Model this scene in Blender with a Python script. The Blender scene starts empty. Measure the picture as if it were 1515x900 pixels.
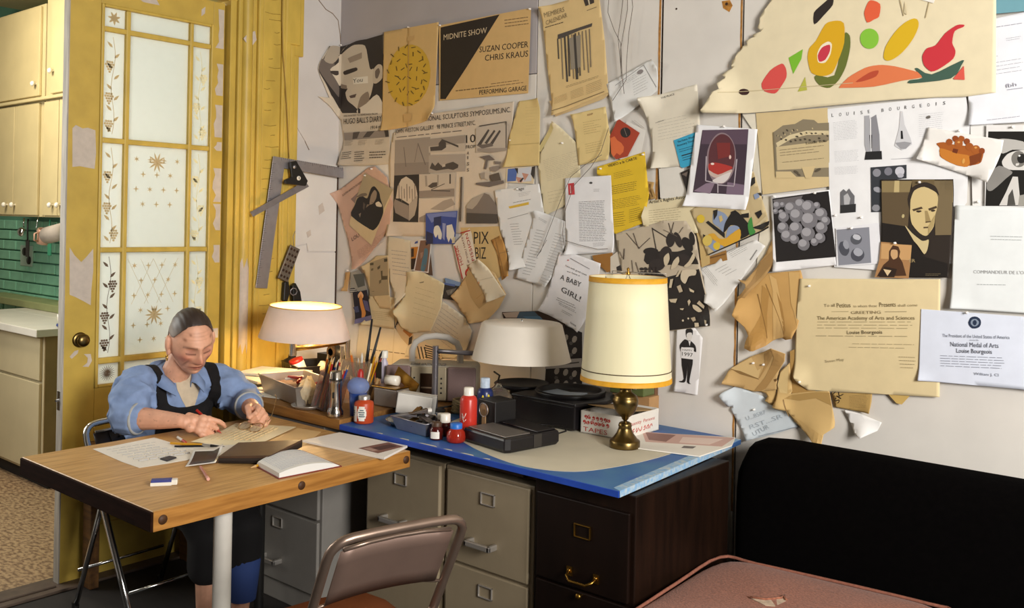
import bpy, bmesh, math, random
from mathutils import Vector, Matrix, noise
SC = bpy.context.scene
COL = SC.collection
PI = math.pi
XL, YW = -3.907, 3.18            # left wall plane, back wall plane (metres, camera foot at the origin)

# ---------------------------------------------------------------- camera
cam_data = bpy.data.cameras.new('camera')
cam_data.sensor_width = 36.0
cam_data.lens = 1387.6 / 1515 * 36.0
cam_data.shift_y = -(450 - 329.2) / 1515
cam_data.clip_start = 0.05
camera = bpy.data.objects.new('camera', cam_data)
COL.objects.link(camera)
_yaw, _roll = -0.7031, 0.01987
_f = Vector((math.sin(_yaw), math.cos(_yaw), 0)); _r = Vector((math.cos(_yaw), -math.sin(_yaw), 0)); _u = Vector((0, 0, 1))
_r2 = _r * math.cos(_roll) + _u * math.sin(_roll); _u2 = _u * math.cos(_roll) - _r * math.sin(_roll)
camera.matrix_world = Matrix(((_r2.x, _u2.x, -_f.x, 0), (_r2.y, _u2.y, -_f.y, 0), (_r2.z, _u2.z, -_f.z, 1.55), (0, 0, 0, 1)))
SC.camera = camera

# ---------------------------------------------------------------- world, exposure, large lights
world = bpy.data.worlds.new('world'); SC.world = world
world.use_nodes = True
world.node_tree.nodes['Background'].inputs[0].default_value = (0.75, 0.82, 0.95, 1)
world.node_tree.nodes['Background'].inputs[1].default_value = 0.6
SC.view_settings.view_transform = 'Standard'
SC.view_settings.look = 'None'
SC.view_settings.gamma = 1.0
SC.view_settings.use_curve_mapping = False
SC.view_settings.exposure = 0.0

def area_light(name, loc, target, size, power, col, size_y=None, spread=180):
 d = bpy.data.lights.new(name, 'AREA'); d.energy = power; d.color = col; d.size = size
 d.spread = math.radians(spread)
 if size_y: d.shape = 'RECTANGLE'; d.size_y = size_y
 o = bpy.data.objects.new(name, d); COL.objects.link(o); o.location = loc
 o.rotation_euler = (Vector(target) - Vector(loc)).to_track_quat('-Z', 'Y').to_euler()
 return o
area_light('window_light', (2.35, 0.7, 2.2), (-2.0, 2.4, 1.15), 1.25, 290, (1.0, 0.965, 0.92), 1.45)
area_light('kitchen_window_light', (-5.3, 0.75, 1.9), (-3.95, 2.1, 1.75), 1.1, 46, (1.0, 0.98, 0.92), 1.3)
area_light('kitchen_ceiling_light', (-5.6, 1.55, 2.9), (-6.1, 2.6, 1.2), 0.5, 34, (1.0, 0.90, 0.72))

# ---------------------------------------------------------------- materials
def lin(h):
 if isinstance(h, str):
  h = h.lstrip('#'); c = [int(h[i:i + 2], 16) / 255 for i in (0, 2, 4)]
 else: c = h
 return tuple(((v + 0.055) / 1.055) ** 2.4 if v > 0.04045 else v / 12.92 for v in c)
_mats = {}
def mat(name, col='888888', rough=0.6, metal=0.0, var=0.0, scale=25.0, bump=0.0, stretch=(1, 1, 1), trans=0.0, ior=1.45,
  emit=0.0, col2=None, translucent=0.0, coat=0.0, sheen=0.0, cut=None, alpha=1.0, spec=.5):
 if name in _mats: return _mats[name]
 m = bpy.data.materials.new(name); _mats[name] = m
 m.use_nodes = True
 nt = m.node_tree; b = nt.nodes['Principled BSDF']; out = nt.nodes['Material Output']
 c = lin(col)
 b.inputs['Base Color'].default_value = (*c, 1)
 b.inputs['Roughness'].default_value = rough
 b.inputs['Metallic'].default_value = metal
 b.inputs['Transmission Weight'].default_value = trans
 b.inputs['IOR'].default_value = ior
 b.inputs['Specular IOR Level'].default_value = spec
 b.inputs['Coat Weight'].default_value = coat
 b.inputs['Sheen Weight'].default_value = sheen
 b.inputs['Alpha'].default_value = alpha
 if emit:
  b.inputs['Emission Color'].default_value = (*c, 1); b.inputs['Emission Strength'].default_value = emit
 if var or bump or col2:
  tc = nt.nodes.new('ShaderNodeTexCoord'); mp = nt.nodes.new('ShaderNodeMapping'); nz = nt.nodes.new('ShaderNodeTexNoise')
  mp.inputs['Scale'].default_value = stretch
  nz.inputs['Scale'].default_value = scale; nz.inputs['Detail'].default_value = 6
  nt.links.new(tc.outputs['Object'], mp.inputs['Vector']); nt.links.new(mp.outputs[0], nz.inputs['Vector'])
  if var or col2:
   rp = nt.nodes.new('ShaderNodeValToRGB')
   lo, hi = cut if cut else (0.3, 0.7)
   rp.color_ramp.elements[0].position = lo; rp.color_ramp.elements[1].position = hi
   a = tuple(max(0, v * (1 - var)) for v in c)
   z = lin(col2) if col2 else tuple(min(1, v * (1 + var)) for v in c)
   if col2: a = c
   rp.color_ramp.elements[0].color = (*a, 1); rp.color_ramp.elements[1].color = (*z, 1)
   nt.links.new(nz.outputs['Fac'], rp.inputs[0]); nt.links.new(rp.outputs[0], b.inputs['Base Color'])
  if bump:
   bp = nt.nodes.new('ShaderNodeBump'); bp.inputs['Strength'].default_value = min(1, bump); bp.inputs['Distance'].default_value = 0.004
   nt.links.new(nz.outputs['Fac'], bp.inputs['Height']); nt.links.new(bp.outputs[0], b.inputs['Normal'])
 if translucent:
  tl = nt.nodes.new('ShaderNodeBsdfTranslucent'); tl.inputs[0].default_value = (*c, 1)
  mx = nt.nodes.new('ShaderNodeMixShader'); mx.inputs[0].default_value = translucent
  nt.links.new(b.outputs[0], mx.inputs[1]); nt.links.new(tl.outputs[0], mx.inputs[2]); nt.links.new(mx.outputs[0], out.inputs[0])
 return m
def ink_mat(name, rough=0.55, coat=0.0):
 m = bpy.data.materials.new(name); m.use_nodes = True
 nt = m.node_tree; b = nt.nodes['Principled BSDF']; b.inputs['Roughness'].default_value = rough
 b.inputs['Coat Weight'].default_value = coat
 at = nt.nodes.new('ShaderNodeAttribute'); at.attribute_name = 'Col'
 nt.links.new(at.outputs['Color'], b.inputs['Base Color'])
 return m
INK = ink_mat('printed_ink')
SKINM = ink_mat('skin', 0.5)

# ---------------------------------------------------------------- mesh builder
class MB:
 def __init__(s): s.v = []; s.f = []; s.c = []; s.sm = []; s.col = None
 def add(s, verts, faces, col=None, smooth=False):
  n = len(s.v); s.v += [tuple(p) for p in verts]
  for f in faces: s.f.append(tuple(i + n for i in f)); s.c.append(col); s.sm.append(smooth)
  return s
 def box(s, c, d, rz=0.0, rot=None, col=None):
  x, y, z = (v / 2 for v in d)
  P = [Vector((a * x, b * y, e * z)) for a in (-1, 1) for b in (-1, 1) for e in (-1, 1)]
  R = rot if rot is not None else Matrix.Rotation(rz, 3, 'Z')
  C = Vector(c)
  return s.add([R @ p + C for p in P], [(0, 1, 3, 2), (4, 6, 7, 5), (0, 4, 5, 1), (2, 3, 7, 6), (0, 2, 6, 4), (1, 5, 7, 3)], col)
 def bb(s, lo, hi, col=None):
  return s.box([(a + b) / 2 for a, b in zip(lo, hi)], [b - a for a, b in zip(lo, hi)], col=col)
 def lathe(s, prof, o=(0, 0, 0), n=24, ax=None, sx=1.0, sy=1.0, cap=True, col=None, smooth=True):
  # prof: (radius, height) pairs; ax: axis vector
  R = Vector((0, 0, 1)).rotation_difference(Vector(ax)).to_matrix() if ax is not None else Matrix.Identity(3)
  O = Vector(o); V = []; F = []
  for (r, h) in prof:
   for k in range(n):
    a = 2 * PI * k / n
    V.append(R @ Vector((r * sx * math.cos(a), r * sy * math.sin(a), h)) + O)
  m = len(prof)
  for i in range(m - 1):
   for k in range(n):
    k2 = (k + 1) % n
    F.append((i * n + k, i * n + k2, (i + 1) * n + k2, (i + 1) * n + k))
  s.add(V, F, col, smooth)
  if cap:
   for i, flip in ((0, True), (m - 1, False)):
    if prof[i][0] > 1e-5:
     idx = [i * n + k for k in range(n)]
     s.add([V[j] for j in idx], [tuple(reversed(range(n))) if flip else tuple(range(n))], col, False)
  return s
 def cyl(s, p0, p1, r0, r1=None, n=12, col=None, cap=True):
  p0, p1 = Vector(p0), Vector(p1); L = (p1 - p0).length
  if L < 1e-6: return s
  return s.lathe([(r0, 0), (r0 if r1 is None else r1, L)], p0, n, p1 - p0, cap=cap, col=col)
 def tube(s, pts, r, n=8, closed=False, col=None, cap=True):
  P = [Vector(p) for p in pts]; m = len(P); V = []; F = []
  ref = None
  for i in range(m):
   if closed: t = P[(i + 1) % m] - P[i - 1]
   else: t = P[min(i + 1, m - 1)] - P[max(i - 1, 0)]
   t.normalize()
   if ref is None:
    ref = t.orthogonal().normalized()
   ref = (ref - t * ref.dot(t)); ref = ref.normalized() if ref.length > 1e-6 else t.orthogonal().normalized()
   b = t.cross(ref)
   rr = r[i] if isinstance(r, (list, tuple)) else r
   for k in range(n):
    a = 2 * PI * k / n
    V.append(P[i] + (ref * math.cos(a) + b * math.sin(a)) * rr)
  for i in range(m if closed else m - 1):
   j = (i + 1) % m
   for k in range(n):
    k2 = (k + 1) % n
    F.append((i * n + k, i * n + k2, j * n + k2, j * n + k))
  if cap and not closed:
   F.append(tuple(reversed(range(n)))); F.append(tuple((m - 1) * n + k for k in range(n)))
  return s.add(V, F, col, True)
 def ell(s, c, r, n=16, m=10, rot=None, col=None):
  V = []; F = []; C = Vector(c); R = rot if rot is not None else Matrix.Identity(3)
  for i in range(m + 1):
   t = PI * i / m
   for k in range(n):
    a = 2 * PI * k / n
    V.append(R @ Vector((r[0] * math.sin(t) * math.cos(a), r[1] * math.sin(t) * math.sin(a), -r[2] * math.cos(t))) + C)
  for i in range(m):
   for k in range(n):
    k2 = (k + 1) % n; F.append((i * n + k, i * n + k2, (i + 1) * n + k2, (i + 1) * n + k))
  return s.add(V, F, col, True)
 def prism(s, poly, fn, d0, d1, col=None):
  # poly: 2-D points, fn(u, v, d) -> 3-D
  n = len(poly)
  V = [fn(u, v, d0) for u, v in poly] + [fn(u, v, d1) for u, v in poly]
  F = [tuple(reversed(range(n))), tuple(range(n, 2 * n))] + [(i, (i + 1) % n, n + (i + 1) % n, n + i) for i in range(n)]
  return s.add(V, F, col)
 def build(s, name, m, parent=None, origin=None, bevel=0.0, seg=2, fix=True, solid=0.0, weld=False):
  o0 = Vector(origin) if origin is not None else Vector((0, 0, 0))
  me = bpy.data.meshes.new(name)
  me.from_pydata([tuple(Vector(p) - o0) for p in s.v], [], s.f)
  me.polygons.foreach_set('use_smooth', s.sm)
  if any(c is not None for c in s.c):
   ca = me.color_attributes.new('Col', 'FLOAT_COLOR', 'CORNER')
   buf = []
   cache = {}
   for f, c in zip(s.f, s.c):
    if c not in cache: cache[c] = (*(lin(c) if c is not None else (1, 1, 1)), 1.0)
    buf += list(cache[c]) * len(f)
   ca.data.foreach_set('color', buf)
  if fix or weld:
   bm = bmesh.new(); bm.from_mesh(me)
   if weld: bmesh.ops.remove_doubles(bm, verts=bm.verts, dist=1e-5)
   if fix: bmesh.ops.recalc_face_normals(bm, faces=bm.faces)
   bm.to_mesh(me); bm.free()
  if m is not None: me.materials.append(m)
  o = bpy.data.objects.new(name, me); COL.objects.link(o)
  o.location = o0
  if parent is not None: o.parent = parent
  if bevel:
   md = o.modifiers.new('bevel', 'BEVEL'); md.width = bevel; md.segments = seg; md.limit_method = 'ANGLE'; md.angle_limit = 0.7
  if solid:
   md = o.modifiers.new('solid', 'SOLIDIFY'); md.thickness = solid; md.offset = -1
  return o
def tag(o, label=None, cat=None, group=None, kind=None):
 if label: o['label'] = label
 if cat: o['category'] = cat
 if group: o['group'] = group
 if kind: o['kind'] = kind
 return o
def thing(name, label, cat, loc=(0, 0, 0), rz=0.0, group=None):
 o = bpy.data.objects.new(name, None); o.empty_display_size = 0.05
 COL.objects.link(o); o.location = loc; o.rotation_euler = (0, 0, rz)
 return tag(o, label, cat, group)
def struct(o): o['kind'] = 'structure'; return o
def part(name, m, parent, fn, **k):
 b = MB(); fn(b); return b.build(name, m, parent, **k)
def arc(c, r, a0, a1, n, fn=None):
 P = [(c[0] + r * math.cos(a0 + (a1 - a0) * i / n), c[1] + r * math.sin(a0 + (a1 - a0) * i / n)) for i in range(n + 1)]
 return [fn(*p) for p in P] if fn else P

# lettering: text outlines as flat meshes, cached by string
_txt = {}
def text_mesh(s):
 if s in _txt: return _txt[s]
 cu = bpy.data.curves.new('lettering', 'FONT'); cu.body = s; cu.size = 1.0; cu.resolution_u = 2
 ob = bpy.data.objects.new('lettering', cu); COL.objects.link(ob)
 dg = bpy.context.evaluated_depsgraph_get(); dg.update()
 me = bpy.data.meshes.new_from_object(ob.evaluated_get(dg))
 V = [(v.co.x, v.co.y) for v in me.vertices]; F = [tuple(p.vertices) for p in me.polygons]
 bpy.data.objects.remove(ob); bpy.data.curves.remove(cu); bpy.data.meshes.remove(me)
 x0 = min(v[0] for v in V); x1 = max(v[0] for v in V)
 _txt[s] = ([(x - x0, y) for x, y in V], F, x1 - x0)
 return _txt[s]
def add_text(mb, s, p0, p1, upv, col, h=None, slant=0.0, wide=True):
 # fits the baseline p0 -> p1 (3-D); upv is the unit up direction; h the capital height in metres
 V, F, w = text_mesh(s)
 p0, p1 = Vector(p0), Vector(p1); d = p1 - p0; sc = d.length / w; d.normalize(); upv = Vector(upv)
 hs = (h / 0.73) if h else sc
 mb.add([p0 + d * (x * sc + slant * y * hs) + upv * (y * hs) for x, y in V], F, col)
def copy_tree(o, parent=None):
 c = o.copy(); COL.objects.link(c)
 if parent is not None: c.parent = parent
 for ch in list(o.children): copy_tree(ch, c)
 return c

# ================================================================ the room
M_white = mat('white_wallboard', 'D9D4CC', 0.8, var=0.05, scale=6, bump=0.15)
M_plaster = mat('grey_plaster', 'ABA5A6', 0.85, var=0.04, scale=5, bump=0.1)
M_leftw = mat('left_plaster', 'C9C4C0', 0.85, var=0.05, scale=5, bump=0.2)
M_gap = mat('seam_dark', '3A2416', 0.9)
M_seamwood = mat('seam_raw_edge', 'A9783C', 0.85, var=0.3, scale=60)
M_yellow = mat('yellow_paint', 'C0A349', 0.42, var=0.10, scale=9, bump=0.12)
M_yellow2 = mat('yellow_paint_trim', 'C4A74B', 0.45, var=0.13, scale=14, bump=0.22, stretch=(1, 1, .4))
M_chip = mat('bare_primer', 'C3B8AC', 0.85, var=0.08, scale=30)
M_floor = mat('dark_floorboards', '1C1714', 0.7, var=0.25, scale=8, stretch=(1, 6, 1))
M_ceil = mat('ceiling_paint', '9A948A', 0.9)

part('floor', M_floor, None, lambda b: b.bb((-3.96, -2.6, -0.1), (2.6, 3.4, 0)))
struct(bpy.data.objects['floor'])
struct(part('ceiling', M_ceil, None, lambda b: b.bb((-8.2, -2.7, 3.4), (2.7, 3.4, 3.5))))
struct(part('wall_front', mat('front_wall_paint', '4A443C', 0.9), None, lambda b: b.bb((-4.1, -2.7, 0), (2.7, -2.6, 3.4))))
struct(part('wall_right', mat('right_wall_paint', '4A443C', 0.9), None, lambda b: b.bb((2.6, -2.6, 0), (2.7, 3.4, 3.4))))
wall = struct(part('wall_back', M_gap, None, lambda b: b.bb((-4.0, YW + .014, 0), (2.6, 3.4, 3.4))))
S0, S1, S2 = -2.571, -1.944, -1.598
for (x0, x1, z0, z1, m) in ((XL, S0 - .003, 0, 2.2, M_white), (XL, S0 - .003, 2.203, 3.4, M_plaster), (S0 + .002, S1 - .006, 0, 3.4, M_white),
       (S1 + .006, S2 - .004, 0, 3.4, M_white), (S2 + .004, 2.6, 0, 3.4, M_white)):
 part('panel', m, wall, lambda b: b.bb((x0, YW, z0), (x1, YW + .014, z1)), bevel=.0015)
rr = random.Random(3)
for sx, wd in ((S1 - .0085, .006), (S2 - .006, .005)):            # torn brown edges of the wallboard beside the seams
 def edge(b):
  L = []; Rr = []
  z = 0.5
  while z < 3.39:
   L.append((sx - wd * (.4 + rr.random() * .7), z)); Rr.append((sx + wd * .7, z)); z += .02 + rr.random() * .05
  b.prism(L + Rr[::-1], lambda u, v, d: (u, d, v), YW - .0008, YW + .001)
 part('torn_edge', M_seamwood, wall, edge)
# wire crack lines and stain marks on the boards
M_mark = mat('wall_mark', '8C7A68', 0.9)
M_rust = mat('rust_stain', 'B07A33', 0.9, var=.4, scale=80)
part('stain', M_rust, wall, lambda b: b.prism([(-1.686, 2.395), (-1.653, 2.395), (-1.641, 2.373), (-1.654, 2.35), (-1.68, 2.368)], lambda u, v, d: (u, d, v), YW - .0006, YW))
for q in ((*(-1.88, 2.392), .004), (*(-1.666, 2.382), .006)): part('nail_hole', M_gap, wall, lambda b: b.prism(arc(q, q[2], 0, 2 * PI, 8)[:-1], lambda u, v, d: (u, d, v), YW - .001, YW))
# the wooden post at the foot of the middle seam
post = tag(part('wall_post', mat('brown_post', '6B4A30', .7, var=.3, scale=40, stretch=(1, 1, .2)), None,
 lambda b: b.box((S1 + .002, YW - .012, .93), (.03, .024, .31)), bevel=.003), 'narrow brown wooden post against the wall behind the brass lamp', 'post')

# left wall: the strip between the door casing and the corner, the wall over the doors
wl = struct(part('wall_left', M_leftw, None, lambda b: (b.bb((XL - .12, 2.90, 0), (XL, YW + .02, 3.4)), b.bb((XL - .12, -2.6, 2.66), (XL, 2.90, 3.4)),
 b.bb((XL - .12, -2.6, 0), (XL, 0.75, 2.66)))))
def lp(poly, d0, d1): return lambda b: b.prism(poly, lambda u, v, d: (d, u, v), d0, d1)
M_board = mat('white_card_board', 'D6D2CB', .8, var=.04, scale=9, bump=.15)
part('panel', M_board, wl, lp([(2.894, 1.832), (3.175, 1.832), (3.177, 1.379), (2.993, 1.381), (2.983, 1.422), (2.875, 1.403)], XL, XL + .006), bevel=.001)
part('panel', M_board, wl, lp([(2.879, 1.396), (2.979, 1.416), (2.985, 1.374), (3.173, 1.372), (3.171, 0.923), (3.171, 0.566), (2.885, 0.639)], XL, XL + .005), bevel=.001)
part('corner_seam', M_gap, wl, lp([(3.17, 1.828), (3.179, 1.829), (3.18, 0.922), (3.171, 0.923)], XL, XL + .007))
part('crack', M_mark, wl, lambda b: b.tube([(XL + .001, *p) for p in ((3.03, 2.678), (3.079, 2.638), (3.123, 2.625), (3.16, 2.596), (3.175, 2.527), (3.181, 2.471))], .0022, 5))
part('crack', M_mark, wl, lambda b: b.tube([(XL + .001, *p) for p in ((2.962, 1.943), (2.989, 1.901))], .0025, 5))
part('crack', M_mark, wl, lambda b: b.tube([(XL + .001, *p) for p in ((2.892, 2.054), (2.919, 1.998), (2.966, 1.94))], .001, 5))
for q in ([(3.052, 1.615), (3.077, 1.633), (3.092, 1.591), (3.057, 1.569)], [(2.978, 1.478), (3.003, 1.492), (3.008, 1.464), (2.987, 1.45)]): part('plaster_patch', M_chip, wl, lambda b: b.prism(q, lambda u, v, d: (d, u, v), XL, XL + .0075))

# door casing: a run of mouldings, each strip a piece of its own
def trimbox(i, y0, y1, x1, z0=0.0, z1=2.62, m=None, x0=XL - .1, bev=.004):
 return struct(part('trim_%d' % i, m or M_yellow2, None, lambda b: b.bb((x0, y0, z0), (x1, y1, z1)), bevel=bev, seg=3))
cy = [2.511, 2.544, 2.569, 2.629, 2.652, 2.683, 2.789, 2.809, 2.849, 2.878, 2.907]
trimbox(1, cy[0], cy[1], XL + .012, bev=.003)
trimbox(2, cy[1], cy[2], XL + .028, bev=.006)
struct(part('trim_3', M_yellow2, None, lambda b: b.cyl((XL + .012, (cy[2] + cy[3]) / 2, 0), (XL + .012, (cy[2] + cy[3]) / 2, 3.4), (cy[3] - cy[2]) / 2, n=20)))
trimbox(4, cy[3], cy[4], XL + .020, z1=3.4)
trimbox(5, cy[4], cy[5], XL + .034, z1=3.4, bev=.008)
trimbox(6, cy[5], cy[6], XL + .026, z1=3.4)
trimbox(7, cy[6], cy[7], XL + .036, z1=3.4, bev=.006)
trimbox(8, cy[7], cy[8], XL + .030, z1=3.4, bev=.008)
trimbox(9, cy[8], cy[9], XL + .022, z1=3.4, bev=.007)
trimbox(10, cy[9], cy[10], XL + .014, z1=3.4)
zc = 2.366
trimbox(11, cy[8] + .004, cy[10] + .022, XL + .020, z0=zc, z1=3.4)
trimbox(12, cy[7] + .004, cy[10] - .004, XL + .032, z0=zc + .05, z1=3.4, bev=.008)
trimbox(13, 0.75, cy[1] + .02, XL + .015, z0=2.575, z1=2.66)
# old paint wrinkles and bare patches on the casing
def casing_chips(b):
 for poly, x in (([(2.566, 2.4), (2.592, 2.43), (2.629, 2.446), (2.638, 2.405), (2.612, 2.369), (2.589, 2.372)], XL + .0365),):
  b.prism(poly, lambda u, v, d: (d, u, v), x - .004, x)
 ym = (cy[2] + cy[3]) / 2; rad = (cy[3] - cy[2]) / 2 + .0012
 V = []; F = []
 for i in range(13):                                            # a bare strip wrapping the round moulding
  z = 0.92 + (1.33 - .92) * i / 12
  for k in range(7):
   a = -0.9 + 1.7 * k / 6
   V.append((XL + .012 + rad * math.cos(a), ym + rad * math.sin(a), z + .03 * math.sin(k * 2.1) * (i in (0, 12))))
 for i in range(12):
  for k in range(6): F.append((i * 7 + k, i * 7 + k + 1, (i + 1) * 7 + k + 1, (i + 1) * 7 + k))
 b.add(V, F)
chip_t = bpy.data.objects['trim_3']
part('bare_patch', M_chip, chip_t, casing_chips)
rr = random.Random(8)
def wrinkles(b):
 ya, yb = cy[5] + .004, cy[6] - .004
 for i in range(34):
  z = .95 + i * .055 + rr.random() * .03; L = .012 + rr.random() * (yb - ya - .02); y = ya + rr.random() * max(.001, yb - ya - L)
  b.tube([(XL + .026, y, z), (XL + .0275, y + L * .5, z - .003 + rr.random() * .006), (XL + .026, y + L, z + .004)], .0014, 5)
part('paint_wrinkles', mat('wrinkle_paint', '9C8030', .5), bpy.data.objects['trim_6'], wrinkles)
cord = tag(part('tan_string', mat('old_cord', 'A98B45', .7), None, lambda b: b.tube([(XL + .043, *p) for p in
 ((2.779, 2.729), (2.779, 2.529), (2.787, 2.362), (2.807, 2.197), (2.823, 2.03), (2.836, 1.846))], .0028, 6)), 'thin tan cord hanging down the yellow door casing', 'cord')

# ---------------------------------------------------------------- the glazed door
XD = -3.93
door = thing('door_1', 'tall yellow glazed door with peeling paint and etched frosted panes', 'door', (XD, 1.771, 0.01)); struct(door)
dy = lambda y: y - 1.771
Y0, Y1, ZT = 1.771, 2.502, 2.56
gy = (1.92, 2.016, 2.037, 2.321, 2.340, 2.431)
gz = (.82, .908, .934, 1.386, 1.408, 1.857, 1.879, 2.334, 2.356, 2.438)
def dbox(b, y0, y1, z0, z1, x0=-.044, x1=0.0): b.bb((x0, dy(y0), z0 - .01), (x1, dy(y1), z1 - .01))
part('stile', M_yellow, door, lambda b: dbox(b, Y0, gy[0] - .014, 0, ZT), bevel=.002)
part('stile', M_yellow, door, lambda b: dbox(b, gy[5] + .012, Y1, 0, ZT), bevel=.002)
part('rail', M_yellow, door, lambda b: dbox(b, gy[0] - .014, gy[5] + .012, gz[-1] + .012, ZT), bevel=.002)
part('rail', M_yellow, door, lambda b: dbox(b, gy[0] - .014, gy[5] + .012, .62, gz[0] - .012), bevel=.002)
part('rail', M_yellow, door, lambda b: dbox(b, gy[0] - .014, gy[5] + .012, 0, .22), bevel=.002)
part('bottom_panel', M_yellow, door, lambda b: dbox(b, gy[0] - .014, gy[5] + .012, .22, .62, -.034, -.012))
for y0, y1 in ((gy[0] - .014, gy[0]), (gy[5], gy[5] + .012)):
 part('bead', M_yellow2, door, lambda b: dbox(b, y0, y1, gz[0] - .012, gz[-1] + .012, -.034, .006), bevel=.004)
for z0, z1 in ((gz[0] - .012, gz[0]), (gz[-1], gz[-1] + .012)):
 part('bead', M_yellow2, door, lambda b: dbox(b, gy[0], gy[5], z0, z1, -.034, .006), bevel=.004)
for i in (1, 3): part('muntin', M_yellow2, door, lambda b: dbox(b, gy[i], gy[i + 1], gz[0], gz[-1], -.034, .004), bevel=.005)
for i in (1, 3, 5, 7): part('muntin', M_yellow2, door, lambda b: dbox(b, gy[0], gy[5], gz[i], gz[i + 1], -.034, .003), bevel=.005)
M_pane = mat('frosted_pane', 'EEF0EC', .35, var=.03, scale=30, translucent=.72)
M_etch = mat('etched_line', 'E4D2AA', .4, translucent=.62)
M_etchd = mat('etched_grape', '6E5A48', .45, translucent=.2)
M_etchw = mat('clear_etch', 'FFF8E0', .2, translucent=.8)
def fx(u, v, d): return (d, dy(u), v - .01)
def ring_poly(b, c, r, n=8, sx=1, x=-.0125): b.prism([(c[0] + r * sx * math.cos(2 * PI * k / n), c[1] + r * math.sin(2 * PI * k / n)) for k in range(n)], fx, x, x + .0006)
def leaf(b, c, L, w, a, x=-.0125):
 ca, sa = math.cos(a), math.sin(a)
 P = [(0, 0), (L * .35, w), (L * .7, w * .7), (L, 0), (L * .7, -w * .7), (L * .35, -w)]
 b.prism([(c[0] + p * ca - q * sa, c[1] + p * sa + q * ca) for p, q in P], fx, x, x + .0006)
def star(b, c, r, n=4, w=.3):
 P = []
 for k in range(2 * n):
  rr_ = r if k % 2 == 0 else r * w
  P.append((c[0] + rr_ * math.cos(PI * k / n + PI / 2), c[1] + rr_ * math.sin(PI * k / n + PI / 2)))
 b.prism(P, fx, -.0125, -.0119)
def vine(b, y0, y1, z0, z1, sd, mirror=1):
 r_ = random.Random(sd); yc = (y0 + y1) / 2; H = z1 - z0
 for z in (z0 + .16 * H, z0 + .42 * H, z0 + .72 * H):
  y = yc + mirror * .016 * (1 if r_.random() > .5 else -1)
  for row in range(5):
   for k in range(5 - row if row else 3): ring_poly(b, (y + (k - (4 - row if row else 2) / 2) * .0105, z - row * .0105), .0055, 6)
  mirror = -mirror
 for k in range(9):
  z = z0 + H * (.06 + .1 * k)
  leaf(b, (yc + (.004 if k % 2 else -.004), z), .034, .006, PI / 2 + (-.8 if k % 2 else .8))
 b.prism([(yc - .001 + .008 * math.sin(i * .7), z0 + H * (.04 + .92 * i / 14)) for i in range(15)] + [(yc + .001 + .008 * math.sin(i * .7), z0 + H * (.04 + .92 * i / 14)) for i in range(14, -1, -1)], fx, -.0125, -.0119)
cols = ((gy[0], gy[1]), (gy[2], gy[3]), (gy[4], gy[5])); rows = ((gz[0], gz[1]), (gz[2], gz[3]), (gz[4], gz[5]), (gz[6], gz[7]), (gz[8], gz[9]))
for ci, (a, b_) in enumerate(cols):
 for ri, (c, d) in enumerate(rows):
  pn = part('pane', M_pane, door, lambda b: dbox(b, a - .004, b_ + .004, c - .004, d + .004, -.018, -.0135))
  if ci in (0, 2) and 1 <= ri <= 3:
   part('etching', M_etchd if (ci == 0 and ri == 1) else (M_etchw if ci == 2 else M_etch), pn, lambda b: vine(b, a, b_, c, d, ci * 7 + ri))
  elif ci == 1 and ri in (1, 2):
   def lattice(b):
    yc = (a + b_) / 2; H = d - c
    nr = 6 if ri == 1 else 4
    for i in range(nr):
     for k in range(4 if i % 2 == 0 else 3):
      star(b, (a + .045 + k * .065 + (0 if i % 2 == 0 else .032), d - .06 - i * .066), .014, 4 if (i + k) % 3 else 6)
    for i in range(5):
     for s_ in (1, -1):
      p = (a + .013 + i * .06, d - .03); q = (p[0] + s_ * .1, p[1] - .2)
      if a < q[0] < b_ and ri == 1: b.prism([p, (p[0] + .0012, p[1]), (q[0] + .0012, q[1]), q], fx, -.0126, -.0121)
    for k in range(10): leaf(b, (yc, c + .17 if ri == 1 else d - .07), .045, .0045, 2 * PI * k / 10)
   part('etching', M_etch, pn, lattice)
  elif ri == 0:
   part('etching', M_etchd if ci == 0 else M_etch, pn, lambda b: [leaf(b, ((a + b_) / 2, (c + d) / 2), .036, .0016, 2 * PI * k / 22) for k in range(22)])
  elif ri == 4 and ci == 0:
   part('etching', M_etch, pn, lambda b: [leaf(b, ((a + b_) / 2, (c + d) / 2), .03, .006, 2 * PI * k / 7 + .3) for k in range(7)])
# peeled paint
def peel(b):
 for poly in ([(1.792, 1.906), (1.806, 1.921), (1.834, 1.909), (1.857, 1.914), (1.889, 1.906), (1.894, 1.811), (1.889, 1.742), (1.855, 1.746), (1.826, 1.75), (1.795, 1.745)],
     [(1.79, 1.41), (1.811, 1.376), (1.84, 1.347), (1.862, 1.369), (1.89, 1.403), (1.892, 1.311), (1.885, 1.226), (1.884, 1.163), (1.854, 1.181), (1.82, 1.2), (1.794, 1.212)],
     [(1.799, 0.953), (1.819, 0.974), (1.836, 0.978), (1.833, 0.964), (1.808, 0.943)], [(1.859, 0.958), (1.888, 0.956), (1.894, 0.926), (1.88, 0.902), (1.854, 0.905), (1.874, 0.92), (1.876, 0.94)],
     [(2.063, 2.505), (2.155, 2.511), (2.169, 2.49), (2.092, 2.49)], [(2.377, 2.51), (2.397, 2.527), (2.395, 2.495), (2.377, 2.479)]):
  b.prism(poly, fx, -.0001, .0007)
 r_ = random.Random(5)
 for (ya, yb) in ((14, 72), (95, 142), (156, 204), (211, 224), (250, 300), (303, 342), (364, 390), (488, 502)):
  L = []
  n = max(3, int((yb - ya) / 9))
  z0, z1 = 2.573, 2.255
  for i in range(n + 1):
   y = ya + (yb - ya) * i / n; z = z0 + (z1 - z0) * y / 100
   L.append((2.452 + .022 * r_.random(), z))
  b.prism(L + [(2.497, L[-1][1]), (2.497, L[0][1])], fx, -.0001, .0007)
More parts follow.
